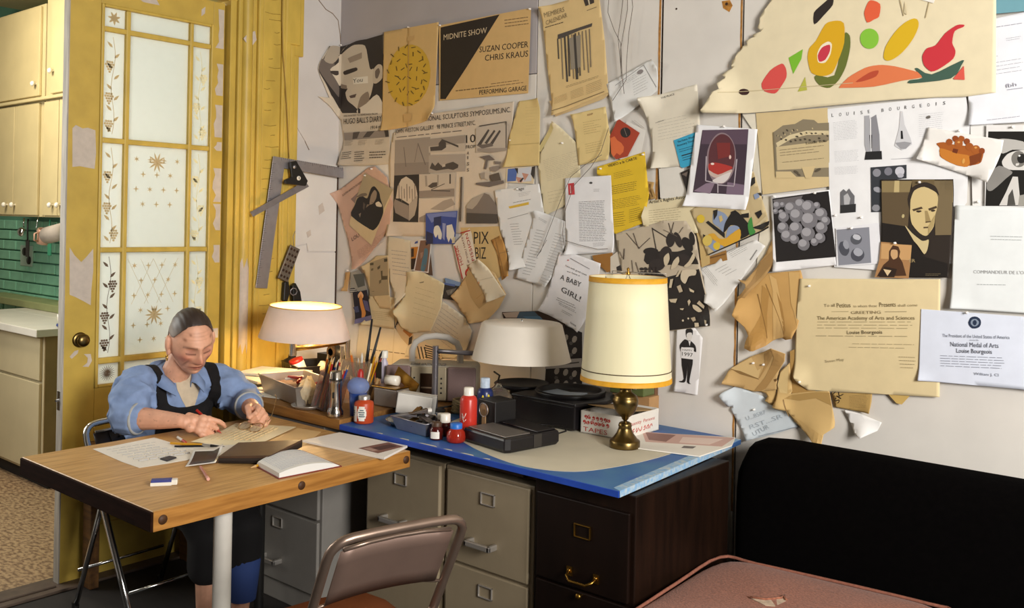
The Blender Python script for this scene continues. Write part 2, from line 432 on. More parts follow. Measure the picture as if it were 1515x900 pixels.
part('peeled_paint', M_chip, door, peel)
part('latch_edge', mat('worn_edge', 'A9A297', .7, var=.3, scale=40, stretch=(1, 1, .1)), door, lambda b: dbox(b, Y0 - .002, Y0 + .004, 0, ZT, -.045, .001), bevel=.001)
M_brass = mat('brass', '75613A', .32, 1.0, var=.2, scale=12)
M_chrome = mat('chrome', 'C9C9C9', .16, 1.0)
kb = part('knob', M_brass, door, lambda b: b.lathe([(.031, 0), (.032, .003), (.026, .006), (.012, .008), (.012, .02), (.024, .026), (.0275, .036), (.023, .044), (.008, .047), (.0, .0475)], (0, dy(1.840), 1.01), 24, (1, 0, 0)))
part('latch_plate', M_chrome, door, lambda b: b.bb((-.036, -.004, .72), (-.012, -.001, .80)), bevel=.001)
part('latch_bolt', M_chrome, door, lambda b: b.cyl((-.024, -.004, .76), (-.024, -.016, .76), .006, n=10))
struct(part('trim_14', mat('threshold', '55463A', .6, var=.2, scale=20), None, lambda b: (b.bb((-4.02, .75, 0), (-3.86, 2.52, .012)), b.bb((-3.97, .75, .012), (-3.90, 1.75, .02))), bevel=.003))

# ---------------------------------------------------------------- kitchen beyond the opening
M_vinyl = mat('kitchen_vinyl', 'A68B6A', .5, col2='6E5540', scale=34, cut=(.42, .62), stretch=(1, 1.8, 1))
struct(part('floor_kitchen', M_vinyl, None, lambda b: b.bb((-8.2, -.5, -.1), (-3.96, 3.2, .001))))
M_kgreen = mat('green_brick_paint', '86C4A8', .55, var=.18, scale=7, bump=.2)
struct(part('wall_kitchen_front', M_ceil, None, lambda b: b.bb((-8.2, -.6, 0), (-4.027, -.5, 3.4))))
struct(part('wall_kitchen_side', M_ceil, None, lambda b: b.bb((-8.3, -.5, 0), (-8.2, 3.3, 3.4))))
wk = struct(part('wall_kitchen_back', mat('mortar_green', '5F9480', .8), None, lambda b: b.bb((-8.2, 2.92, 0), (-4.03, 3.1, 3.4))))
rr = random.Random(2)
bmesh_brick = None
for r_ in range(9):                                                # painted bricks seen between counter and cupboards
 for k in range(9):
  x = -7.75 + k * .215 + (.107 if r_ % 2 else 0); z = .86 + r_ * .075
  if bmesh_brick is None:
   ob = part('brick', M_kgreen, wk, lambda b: b.box((0, 0, 0), (.205, .03, .066)), bevel=.006); bmesh_brick = ob
  else:
   ob = bmesh_brick.copy(); COL.objects.link(ob)
  ob.location = (x, 2.915 - rr.random() * .008, z)
M_cab = mat('cream_cupboard', 'C2B285', .5, var=.05, scale=6)
M_cab2 = mat('cream_cupboard_base', 'BBAE8C', .5, var=.05, scale=6)
M_porc = mat('white_porcelain', 'E9E4D8', .25)
def knob(parent, p, r=.016): return part('knob', M_porc, parent, lambda b: b.lathe([(.006, 0), (.006, .012), (r, .018), (r * 1.05, .026), (r * .6, .034), (0, .036)], p, 14, (0, -1, 0)))
def cupboard(name, label, x0, x1, y0, y1, z0, z1, doors, cat='cupboard', m=None, lo=False):
 c = thing(name, label, cat, ((x0 + x1) / 2, y0, z0)); ox, oz = (x0 + x1) / 2, z0
 part('body', m or M_cab, c, lambda b: b.bb((x0 - ox, .018, 0), (x1 - ox, y1 - y0, z1 - oz)), bevel=.003)
 for (a, b2, c0, c1, kx, kz) in doors:
  d = part('door' if not lo else 'drawer', m or M_cab, c, lambda b: b.bb((a - ox, 0, c0 - oz), (b2 - ox, .018, c1 - oz)), bevel=.004)
  if kx is not None: knob(d, (kx - ox, 0, kz - oz))
 return c
YK = 2.55
cupboard('wall_cupboard', 'cream upper kitchen cupboard with one flush door beside the ceiling', -6.75, -6.02, YK, 2.92, 2.27, 2.86, [(-6.72, -6.06, 2.285, 2.845, -6.10, 2.36)])
cupboard('wall_cupboard', 'cream upper kitchen cupboard nearest the yellow door, white knob low on its left', -6.0, -5.45, YK, 2.92, 2.27, 2.95, [(-5.90, -5.47, 2.285, 2.94, -5.86, 2.42)])
cupboard('wall_cupboard', 'lower tier cream kitchen cupboard over the hanging utensils with paired knobs', -6.75, -6.02, YK, 2.92, 1.525, 2.25, [(-6.72, -6.42, 1.535, 2.24, -6.50, 1.60), (-6.41, -6.06, 1.535, 2.24, -6.38, 1.60)])
cupboard('wall_cupboard', 'lower tier cream kitchen cupboard above the paper roll with white knobs', -6.0, -5.45, YK, 2.92, 1.525, 2.25, [(-5.98, -5.78, 1.535, 2.24, -5.83, 1.60), (-5.77, -5.47, 1.535, 2.24, -5.73, 1.60)])
struct(part('trim_15', M_cab, None, lambda b: (b.bb((-6.77, YK - .02, 2.25), (-5.45, 2.92, 2.27)), b.bb((-6.9, YK - .05, 2.97), (-5.3, 2.92, 3.03))), bevel=.004))
base = cupboard('base_cabinet', 'cream kitchen base cabinet with stacked drawers under the white counter', -6.6, -5.37, 2.30, 2.87, .08, .86,
 [(-6.58, -5.39, .61, .85, None, 0), (-6.58, -5.39, .10, .595, None, 0)], 'cabinet', M_cab2, True)
part('toe_kick', mat('toe_kick_dark', '1F1A16', .8), base, lambda b: b.bb((-.615, .05, -.08), (.615, .56, 0)))
part('side_panel', mat('brown_side', '8F7852', .6, var=.1, scale=10), base, lambda b: b.bb((.615, .02, 0), (.622, .56, .78)))
tag(part('kitchen_counter', mat('counter_white', 'CFCBC0', .4, var=.04, scale=8), None, lambda b: (b.bb((-6.62, 2.255, .862), (-5.33, 2.60, .905)), b.bb((-6.62, 2.60, .862), (-5.22, 2.90, .905))), bevel=.004), 'white laminate worktop on the kitchen base cabinet', 'counter')
tag(part('sink_ledge', mat('olive_ledge', '8E9566', .5, var=.08, scale=12), None, lambda b: (b.bb((-7.4, 2.72, .906), (-5.6, 2.90, .955)), b.bb((-5.99, 2.66, .906), (-5.55, 2.80, 1.0))), bevel=.005), 'olive green ledge at the back of the kitchen counter', 'ledge')
t = thing('cup', 'white cup with blue base and metal spoon on the kitchen counter', 'cup', (-5.36, 2.42, .906))
part('body', M_porc, t, lambda b: b.lathe([(.03, .02), (.036, .05), (.038, .075), (.034, .075), (.03, .03)], n=20))
part('saucer', mat('blue_glaze', '2E3F7A', .3), t, lambda b: b.lathe([(.028, 0), (.042, .008), (.04, .02), (.03, .022)], n=20))
part('handle', M_chrome, t, lambda b: b.tube([(-.036, 0, .06), (-.06, 0, .058), (-.064, 0, .04), (-.045, 0, .025)], .004, 6))
t = thing('hanging_mug', 'pale pink mug hanging below the kitchen cupboards', 'mug', (-6.10, 2.62, 1.40))
part('body', mat('pink_glaze', 'D2A790', .4), t, lambda b: b.lathe([(.0, -.045), (.042, -.045), (.045, .05), (.04, .05), (.038, -.038)], n=20, ax=(.25, 0, 1)))
part('handle', mat('pink_glaze'), t, lambda b: b.tube([(.02, -.04, .03), (.02, -.07, .02), (.015, -.07, -.02), (0, -.04, -.03)], .006, 6))
part('hook', M_chrome, t, lambda b: b.tube([(.02, -.055, .025), (.02, -.06, .06), (.02, -.05, .126)], .003, 6))
t = thing('paper_roll', 'grey kitchen paper roll on a holder under the cupboard', 'paper roll', (-5.76, 2.54, 1.43))
part('roll', mat('roll_paper', 'A79C90', .8, var=.06, scale=30), t, lambda b: b.lathe([(.018, -.11), (.052, -.11), (.052, .11), (.018, .11)], n=22, ax=(1, 0, .14)))
part('end_cap', M_porc, t, lambda b: b.lathe([(.02, 0), (.028, .02), (.02, .05), (0, .055)], (-.11, 0, -.015), 14, (-1, 0, -.1)))
def utensil(name, label, x, z, L, kind, m):
 t = thing(name, label, 'utensil', (x, 2.60, z))
 part('shaft', m, t, lambda b: b.tube([(0, 0, 0), (.004, -.004, -L * .5), (0, 0, -L)], .0055, 6))
 if kind == 'ladle': part('bowl', m, t, lambda b: b.ell((0, -.015, -L - .03), (.035, .022, .03)))
 else: part('blade', m, t, lambda b: b.box((0, 0, -L - .05), (.05, .005, .11)), bevel=.002)
 return t
M_dk = mat('black_plastic', '1A1918', .4)
utensil('spatula', 'black spatula hanging left of the pink mug', -6.30, 1.51, .14, 'blade', M_dk)
utensil('ladle', 'steel ladle hanging at the edge of the opening', -6.36, 1.515, .06, 'ladle', M_chrome)
utensil('whisk_handle', 'green handled tool hanging between mug and paper roll', -5.98, 1.51, .12, 'blade', mat('green_handle', '2F7A5C', .4))
t = thing('outlet_plate', 'white double outlet plate on the green kitchen wall', 'outlet', (-7.02, 2.90, 1.24))
part('plate', mat('outlet_paint', 'A9C3B4', .5), t, lambda b: b.bb((-.1, -.012, -.075), (.1, 0, .075)), bevel=.004)
for x, z in ((-.02, .03), (.055, -.03)): part('socket', M_dk, t, lambda b: b.lathe([(.03, 0), (.028, .008), (0, .01)], (x, -.012, z), 16, (0, -1, 0)))
t = thing('kettle', 'dark stove kettle with chrome flank at the back of the kitchen', 'kettle', (-5.72, 2.80, 1.0))
part('body', M_dk, t, lambda b: b.lathe([(.0, 0), (.085, 0), (.095, .03), (.085, .1), (.05, .14), (.02, .15), (0, .152)], n=24))
part('lid', M_dk, t, lambda b: b.lathe([(.045, 0), (.04, .012), (.01, .02), (.014, .035), (0, .04)], (0, 0, .145), 16))
part('handle', M_dk, t, lambda b: b.tube([(-.07, 0, .13), (-.05, 0, .2), (0, 0, .22), (.05, 0, .2), (.07, 0, .13)], .008, 6))
tag(part('coffee_pot', M_chrome, None, lambda b: b.lathe([(.035, 0), (.04, .02), (.034, .1), (.03, .13), (.036, .14), (.0, .145)], n=20), origin=None), 'small chrome pot beside the dark kettle', 'pot').location = (-5.60, 2.73, 1.0)

# ================================================================ furniture
def wood(name, c1, c2, rough=.45, scale=6, stretch=(14, 1, 14), bump=.05):
 m = mat(name, c1, rough, col2=c2, scale=scale, stretch=stretch, bump=bump); return m
M_block = wood('butcher_block', 'CFA468', 'A67C46', .42, 5, (16, 1.2, 16))
M_blockdk = mat('shaded_end_grain', '24120A', .8, spec=.08, var=.3, scale=14, stretch=(1, 1, 6))  # near-black colour paints shade onto the table's end face
M_plug = mat('dark_plug', '4A2E18', .6, var=.2, scale=60)
TX0, TX1, TY0, TY1, TZ = -3.20, -2.364, 1.315, 2.267, .75
table = thing('work_table', 'thick wooden butcher block table with round dark plugs and a white post leg', 'table', (-2.78, 1.79, 0))
def tl(x, y, z): return (x + 2.78, y - 1.79, z)
part('table_top', M_block, table, lambda b: b.bb(tl(TX0, TY0, TZ - .057), tl(TX1, TY1, TZ)), bevel=.004, seg=3)
part('end_board', M_blockdk, table, lambda b: b.bb(tl(TX0 + .002, TY0 - .006, TZ - .057), tl(TX1 - .001, TY0 + .004, TZ - .003)), bevel=.002)
part('front_edge', wood('lit_block_edge', 'B57F3C', '8F5E26', .45, 5, (16, 1.2, 16)), table, lambda b: b.bb(tl(TX1 - .004, TY0 + .001, TZ - .0565), tl(TX1 + .0012, TY1 - .001, TZ - .0012)), bevel=.001)  # front face has its lit orange tone put into the colour
for y, z in ((1.343, .722), (1.805, .722), (2.247, .722)):
 part('plug', M_plug, table, lambda b: b.lathe([(.0135, 0), (.0135, .0012), (0, .0014)], tl(TX1 + .0012, y, z), 20, (1, 0, 0)))
M_post = mat('white_enamel', 'CFCAC0', .4, var=.06, scale=18)
for x, y in ((-2.46, 1.593), (-3.14, 2.2)):
 lg = part('leg', M_post, table, lambda b: b.cyl(tl(x, y, 0), tl(x, y, TZ - .056), .027, n=24)) if y == 1.593 else \
  part('leg', M_dk, table, lambda b: b.cyl(tl(x, y, 0), tl(x, y, TZ - .056), .02, n=12))
M_uw = wood('under_shelf_wood', '6E4A22', '4A3016', .6, 6, (1, 10, 10))
tag(part('shelf_board', M_uw, None, lambda b: (b.bb((-3.86, 1.86, .30), (-3.80, 2.30, .42)), b.bb((-3.86, 1.86, .46), (-3.80, 2.30, .58)), b.bb((-3.87, 1.84, 0), (-3.80, 1.88, .6)), b.bb((-3.87, 2.28, 0), (-3.80, 2.32, .6))), bevel=.004),
 'brown slatted wooden rack behind the chair under the table', 'rack')

# worktop on the left with its raised front plank
M_wtop = wood('worktop_wood', '9A6F3C', '7C5428', .5, 5, (1.2, 14, 14))
wt = thing('wooden_worktop', 'brown wooden worktop in the corner, lit by the glowing lamp', 'worktop', (-3.3, 2.3, .75))
part('board', M_wtop, wt, lambda b: b.prism([(-.60, 0.005), (.522, -.005), (.495, .33), (.645, .46), (.885, .86), (-.60, .86)], lambda u, v, d: (u, v, d), 0.0, .04), bevel=.003)
part('front_edge', wood('lit_edge_wood', 'A5763A', '80562A', .45, 5, (1.2, 14, 14)), wt, lambda b: b.bb((-.602, -.008, .001), (.523, .006, .041)), bevel=.002)  # warm lamplight on this edge is part of its colour
# blue painted board
M_blue = mat('blue_paint', '2A55A0', .5, col2='46789E', scale=5, cut=(.35, .7))
M_bluex = mat('blue_paint_edge', '1E46A8', .5, var=.15, scale=14)
M_blued = mat('blue_paint_worn', '7FA8CC', .6, col2='C2C8C2', scale=70, cut=(.4, .75))
M_cream = mat('cream_oval_paint', 'C9C1AB', .6, var=.06, scale=7, bump=.04)
bd = thing('blue_desk_board', 'blue painted desk board with a large cream oval over the filing cabinets', 'desk board', (-2.15, 2.7, .755))
def bl(x, y): return (x + 2.15, y - 2.7)
BP = [bl(-2.775, 2.295), bl(-1.515, 2.292), bl(-1.565, 3.165), bl(-2.36, 3.165), bl(-2.62, 2.73), bl(-2.79, 2.62)]
part('board', M_blue, bd, lambda b: b.prism(BP, lambda u, v, d: (u, v, d), 0, .0195), bevel=.0015)
part('front_edge', M_bluex, bd, lambda b: b.bb((*bl(-2.775, 2.2905), -.001), (*bl(-1.515, 2.296), .0188)), bevel=.001)
part('worn_edge', M_blued, bd, lambda b: b.prism([bl(-1.512, 2.293), bl(-1.565, 3.16), bl(-1.60, 3.16), bl(-1.545, 2.31)], lambda u, v, d: (u, v, d), .0005, .0202))
OV = [(-2.223, 2.4, 0.775), (-1.998, 2.322, 0.775), (-1.85, 2.314, 0.775), (-1.734, 2.372, 0.775), (-1.678, 2.495, 0.775), (-1.644, 2.661, 0.775), (-1.641, 2.844, 0.775), (-1.708, 2.945, 0.775), (-1.871, 2.978, 0.775), (-2.044, 2.965, 0.775), (-2.4, 3.039, 0.775), (-2.591, 3.004, 0.775), (-2.549, 2.75, 0.775), (-2.46, 2.542, 0.775)]
def oval(b):
 import itertools
 P = [bl(p[0], p[1]) for p in OV]; n = len(P); Q = []
 for i in range(n):                                             # smooth closed outline
  p0, p1, p2, p3 = P[i - 1], P[i], P[(i + 1) % n], P[(i + 2) % n]
  for t in (0, .25, .5, .75):
   Q.append(tuple(.5 * (2 * b1 + (c1 - a1) * t + (2 * a1 - 5 * b1 + 4 * c1 - d1) * t * t + (-a1 + 3 * b1 - 3 * c1 + d1) * t ** 3) for a1, b1, c1, d1 in zip(p0, p1, p2, p3)))
 b.prism(Q, lambda u, v, d: (u, v, d), .0195, .0201)
part('cream_oval', M_cream, bd, oval)
rr = random.Random(4)
for u, w in ((-.30, .05), (-.2, .09), (-.08, .04), (.0, .06), (.1, .03), (-.42, .03)): part('paint_scuff', mat('scuffed_white', 'CFC8B6', .7), bd, lambda b: b.prism([(u, -.4055), (u + w, -.4055 - .0005), (u + w * .8, -.396), (u + .01, -.399)], lambda u, v, d: (u, v, d), .0195, .0199))
struct_apron = part('apron', mat('dark_rail', '3A2418', .6, var=.2, scale=20), bd, lambda b: (b.bb((*bl(-2.70, 2.40), -.05), (*bl(-1.885, 2.42), -.001)), b.bb((*bl(-2.28, 2.385), -.045), (*bl(-1.95, 2.40), -.03))), bevel=.004)

# filing cabinets
M_tan = mat('tan_steel', '8F8169', .42, var=.03, scale=20)
M_greyst = mat('grey_steel', '7E7A74', .45, var=.03, scale=20)
M_steel = mat('brushed_steel', 'C4BFB8', .36, .8)
M_dwood = mat('dark_stained_wood', '140A06', .4, spec=.3, var=.4, scale=10, stretch=(1, 1, .15))
M_dwood2 = mat('dark_stained_side', '170B05', .45, spec=.25, var=.5, scale=7, stretch=(4, 4, .5))
M_brassd = mat('aged_brass', '9A7636', .32, 1.0)
def file_cabinet(name, label, x0, x1, yf, yb, z1, fronts, mb, mf, mh, lab, han, group=None, brass=False, knobs=()):
 xc = (x0 + x1) / 2
 c = thing(name, label, 'filing cabinet', (xc, yf, 0), group=group)
 part('body', mb, c, lambda b: b.bb((x0 - xc, .006, 0), (x1 - xc, yb - yf, z1)), bevel=.004)
 for i, (za, zb) in enumerate(fronts):
  d = part('drawer', mf, c, lambda b: b.bb((x0 - xc + .016, -.006, za), (x1 - xc - .016, .01, zb)), bevel=.004)
  for (lx, lz) in lab:
   if za < lz < zb:
    def hold(b, w=.031, h=.021, r=.004):
     for lo, hi in (((-w, h - r), (w, h)), ((-w, -h), (w, -h + r)), ((-w, -h), (-w + r, h)), ((w - r, -h), (w, h))):
      b.bb((lx - xc + lo[0], -.012, lz + lo[1]), (lx - xc + hi[0], -.005, lz + hi[1]))
    part('label_holder', mh, d, hold, bevel=.001)
  for (hx, hz) in han:
   if za < hz < zb:
    if brass:
     part('pull', mh, d, lambda b: (b.tube([(hx - xc - .05, -.008, hz + .01), (hx - xc - .047, -.028, hz + .002), (hx - xc - .03, -.036, hz - .008), (hx - xc + .03, -.036, hz - .008), (hx - xc + .047, -.028, hz + .002), (hx - xc + .05, -.008, hz + .01)], .0048, 8),
      b.bb((hx - xc - .06, -.0105, hz - .004), (hx - xc - .04, -.005, hz + .024)), b.bb((hx - xc + .04, -.0105, hz - .004), (hx - xc + .06, -.005, hz + .024)),
      b.ell((hx - xc - .05, -.012, hz + .012), (.006, .004, .006), 8, 6), b.ell((hx - xc + .05, -.012, hz + .012), (.006, .004, .006), 8, 6)))
    else:
     part('pull', mh, d, lambda b: (b.bb((hx - xc - .058, -.048, hz - .010), (hx - xc + .058, -.036, hz + .010)), b.bb((hx - xc - .058, -.048, hz - .010), (hx - xc - .044, -.004, hz + .010)), b.bb((hx - xc + .044, -.048, hz - .010), (hx - xc + .058, -.004, hz + .010))), bevel=.004, seg=3)
  for (kx, kz) in knobs:
   if za < kz < zb: part('knob', mh, d, lambda b: b.lathe([(.004, 0), (.005, .008), (.011, .013), (.008, .02), (0, .021)], (kx - xc, -.006, kz), 14, (0, -1, 0)))
 return c
file_cabinet('filing_cabinet', 'tan steel filing cabinet beside the table corner, nearer the glowing lamp', -2.70, -2.290, 2.36, 3.05, .70, ((.03, .375), (.385, .69)), M_tan, M_tan, M_steel, ((-2.5, 2.36, 0.607)[::2], (-2.509, 2.36, 0.285)[::2]), ((-2.521, 2.36, 0.457)[::2],))
file_cabinet('filing_cabinet', 'tan steel filing cabinet between its twin and the dark wood cabinet', -2.284, -1.885, 2.36, 3.05, .70, ((.02, .37), (.38, .69)), M_tan, M_tan, M_steel, ((-2.076, 2.36, 0.621)[::2], (-2.079, 2.36, 0.309)[::2]), ((-2.09, 2.36, 0.47)[::2],))
file_cabinet('filing_cabinet', 'dark stained wooden filing cabinet with brass pull next to the sofa', -1.868, -1.490, 2.34, 2.93, .752, ((.02, .425), (.432, .70)), M_dwood2, M_dwood, M_brassd, ((-1.671, 2.34, 0.611)[::2],), ((-1.667, 2.34, 0.47)[::2],), brass=True, knobs=((-1.673, 2.34, 0.416)[::2],))
file_cabinet('filing_cabinet', 'grey steel filing cabinet under the butcher block table', -3.385, -2.885, 2.30, 2.80, .745, ((.085, .37), (.38, .70)), M_greyst, M_greyst, M_steel, ((-3.152, 2.3, 0.321)[::2],), ((-3.179, 2.3, 0.17)[::2],))

# sofa
M_black = mat('black_cloth', '050404', 1.0, var=.2, scale=50, bump=.1, spec=.05)
M_brown = mat('brown_tweed', '9C624A', .95, col2='784834', scale=160, cut=(.35, .68), bump=.5, sheen=.1)
M_pipe = mat('brown_piping', '8A5644', .95, var=.2, scale=90)
sofa = thing('sofa', 'black sofa with a rounded back and torn brown tweed seat cushion', 'sofa', (-.3, 2.6, 0))
def so(x, y, z): return (x + .3, y - 2.6, z)
def sback(b):
 prof = [(2.975, .1), (2.955, .5), (2.955, .72), (2.965, .785), (2.995, .822), (3.04, .835), (3.09, .825), (3.13, .79), (3.145, .72), (3.15, .1)]
 xs = [(-1.482, .62, .84), (-1.478, .80, .9), (-1.45, .93, .97), (-1.40, .985, 1), (-1.33, 1.0, 1), (-.9, 1.0, 1), (-.3, 1.0, 1), (.4, 1, 1), (.9, 1, 1)]
 V = []; F = []; n = len(prof)
 for x, hz, hy in xs:
  for y, z in prof: V.append(so(x, 3.05 + (y - 3.05) * hy, z if z < .4 else .4 + (z - .4) * hz))
 for i in range(len(xs) - 1):
  for k in range(n - 1): F.append((i * n + k, i * n + k + 1, (i + 1) * n + k + 1, (i + 1) * n + k))
 F.append(tuple(range(n))); F.append(tuple(reversed(range((len(xs) - 1) * n, len(xs) * n))))
 b.add(V, F, smooth=True)
part('backrest', M_black, sofa, sback)
part('base', M_black, sofa, lambda b: b.bb(so(-1.46, 2.05, .08), so(.9, 2.96, .27)), bevel=.03)
CU = [(-1.478, 2.85), (-1.36, 2.875), (-1.10, 2.905), (-.83, 2.925), (-.765, 2.9), (-.745, 2.6), (-.725, 2.1), (-.78, 2.05), (-1.38, 2.03), (-1.44, 2.06), (-1.45, 2.28), (-1.468, 2.55)]
def cushion(b):
 cx, cyy = -1.12, 2.52; n = len(CU); V = []; F = []
 rings = [(.97, .30), (1.0, .32), (1.0, .415), (.985, .442), (.95, .454), (.8, .463), (.55, .469), (.25, .471)]
 for f, z in rings:
  for x, y in CU: V.append(so(cx + (x - cx) * f, cyy + (y - cyy) * f, z + .004 * math.sin(x * 9 + y * 7)))
 for i in range(len(rings) - 1):
  for k in range(n): F.append((i * n + k, i * n + (k + 1) % n, (i + 1) * n + (k + 1) % n, (i + 1) * n + k))
 F.append(tuple((len(rings) - 1) * n + k for k in range(n)))
 b.add(V, F, smooth=True)
part('seat_cushion', M_brown, sofa, cushion).modifiers.new('subd', 'SUBSURF').render_levels = 2
cu = bpy.data.objects['seat_cushion']
pipe_pts = [so(-1.12 + (x + 1.12) * .992, 2.52 + (y - 2.52) * .992, .448) for x, y in CU]
def smooth_closed(P, k=4):
 Q = []; n = len(P); P = [Vector(p) for p in P]
 for i in range(n):
  a, b_, c, d = P[i - 1], P[i], P[(i + 1) % n], P[(i + 2) % n]
  for j in range(k):
   t = j / k
   Q.append(.5 * (2 * b_ + (c - a) * t + (2 * a - 5 * b_ + 4 * c - d) * t * t + (-a + 3 * b_ - 3 * c + d) * t ** 3))
 return Q
part('piping', M_pipe, cu, lambda b: b.tube(smooth_closed(pipe_pts), .0055, 6, closed=True))
TR = [(-1.218, 2.542, 0.47), (-1.179, 2.558, 0.47), (-1.149, 2.6, 0.47), (-1.149, 2.619, 0.47), (-1.132, 2.595, 0.47), (-1.138, 2.531, 0.47), (-1.162, 2.521, 0.47)]
part('tear', mat('exposed_foam', 'B9A48E', .95, var=.2, scale=60), cu, lambda b: b.prism([(p[0] + .3, p[1] - 2.6) for p in TR], lambda u, v, d: (u, v, d), .466, .4722))
part('torn_flap', M_brown, cu, lambda b: b.tube([so(p[0], p[1], .474) for p in TR[:5]], .004, 5))

# folding chairs
def folding_chair(label, top, fdir, width, Ht, m_frame, m_back, m_seat, lean=.56, plate=True):
 f = Vector((*fdir, 0)).normalized(); s = Vector((-f.y, f.x, 0))           # f: towards the front of the seat, s: across
 c = thing('folding_chair', label, 'chair', (top[0], top[1], 0))
 up = Vector((0, 0, 1)); d = (f * lean - up); dn = d.normalized()          # dn: down along the back tube
 L = Ht * d.length
 A = lambda a, t, o=0.0: s * a + up * Ht + dn * t + (s.cross(dn)).normalized() * o
 w = width / 2; R_ = .055
 pts = [A(-w, L)] + [A(-w, t) for t in (L * .7, L * .4, L * .22, R_ * 1.2)]
 pts += [A(-w + R_ * (1 - math.cos(a)), R_ * (1 - math.sin(a))) for a in (.3, .6, .9, 1.2, PI / 2)]
 pts += [A(x, -.004 * (1 - (x / w) ** 2)) for x in (-w * .4, 0, w * .4)]
 pts += [A(w - R_ * (1 - math.cos(a)), R_ * (1 - math.sin(a))) for a in (PI / 2, 1.2, .9, .6, .3)]
 pts += [A(w, t) for t in (R_ * 1.2, L * .22, L * .4, L * .7, L)]
 part('back_frame', m_frame, c, lambda b: b.tube(pts, .0125, 10))
 tp = .04; bt = .222
 bw = w * .62
 def plt(b):
  V = []; F = []
  for j in range(5):
   for i in range(9):
    a = -1 + 2 * i / 8; t = tp + (bt - tp) * j / 4
    V.append(A(a * w * .84, t, -.012 * (1 - a * a)))
  for j in range(4):
   for i in range(8): F.append((j * 9 + i, j * 9 + i + 1, j * 9 + i + 10, j * 9 + i + 9))
  b.add(V, F, smooth=True)
 bp = part('backrest', m_back, c, plt, solid=.004)
 if plate:
  for q in (-1, 1): part('fold_line', M_dk, bp, lambda b: b.tube([A(q * w * .56, tp + .004, -.0095), A(q * w * .50, bt - .004, -.0095)], .0018, 5))
  for q, t_ in ((-.38, tp + .03), (.38, tp + .03), (-.38, bt - .03), (.38, bt - .03), (.1, (tp + bt) / 2 + .03)): part('screw', M_dk, bp, lambda b: b.ell(A(q * w, t_, -.0145), (.0045, .0045, .0045), 8, 6))
  for q in (-1, 1): part('fold_rod', m_frame, bp, lambda b: b.tube([A(q * w * .5, bt - .004, -.012), A(q * w * .8, bt + .008, -.006), A(q * w, bt + .012, 0)], .0042, 6))
  part('top_sleeve', m_frame, bp, lambda b: b.tube([A(a * w * .8, tp - .004, -.012 * (1 - a * a)) for a in (-1, -.5, 0, .5, 1)], .006, 6))
 zs = .43; ts = (Ht - zs) * d.length
 P0 = A(0, ts)
 def seat(b):
  n = 10; V = []; F = []
  out = [(-w + .02, -.03), (w - .02, -.03), (w - .018, .25), (w - .05, .345), (0, .365), (-w + .05, .345), (-w + .018, .25)]
  for z, k in ((-.014, .96), (-.010, 1), (.002, 1), (.006, .95), (.002, .6)):
   for a, e in out: V.append(P0 + s * (a * k) + f * (.16 + (e - .16) * k - .04) + up * (z))
  m = len(out)
  for i in range(4):
   for k in range(m): F.append((i * m + k, i * m + (k + 1) % m, (i + 1) * m + (k + 1) % m, (i + 1) * m + k))
  F.append(tuple(reversed(range(m)))); F.append(tuple(4 * m + k for k in range(m)))
  b.add(V, F)
 part('seat', m_seat, c, seat, bevel=.004)
 for q in (-1, 1):
  h = P0 + s * (q * (w - .016)) + up * .06 - f * .035
  foot = Vector((0, 0, .012)) + s * (q * (w - .016)) - f * (.06)
  part('leg', m_frame, c, lambda b: b.tube([h, h * .5 + foot * .5, foot], .0105, 8))
  part('foot_cap', M_dk, c, lambda b: b.cyl(foot - up * .012, foot + up * .02, .014, n=10))
  part('pivot', m_frame, c, lambda b: b.tube([h, A(q * w, ts - .07)], .005, 6))
  part('foot_cap', M_dk, c, lambda b: b.cyl(A(q * w, L + .002) + up * .0, A(q * w, L - .03), .015, n=10))
 part('stretcher', m_frame, c, lambda b: b.tube([A(-w, L * .78), A(w, L * .78)], .006, 6))
 part('stretcher', m_frame, c, lambda b: b.tube([s * (-(w - .016)) - f * .045 + up * .16, s * (w - .016) - f * .045 + up * .16], .006, 6))
 return c
M_tansteel = mat('taupe_chair_steel', '8E7A6C', .34, .75, var=.06, scale=20)
M_taupe = mat('taupe_chair_plate', '7D675C', .42, .45, var=.06, scale=14)
M_vinyl2 = mat('brown_seat_vinyl', '6E3B1E', .42, var=.15, scale=8)
folding_chair('taupe steel folding chair with brown seat pulled out before the filing cabinets', (-1.70, 1.61), (-.965, .262), .375, .785, M_tansteel, M_taupe, M_vinyl2)
folding_chair('chrome folding chair with a dark back under the seated woman', (-3.60, 1.90), (1, .05), .40, .735, M_chrome, mat('dark_back_vinyl', '1E1410', .5), mat('dark_seat_vinyl', '241812', .5), .56)

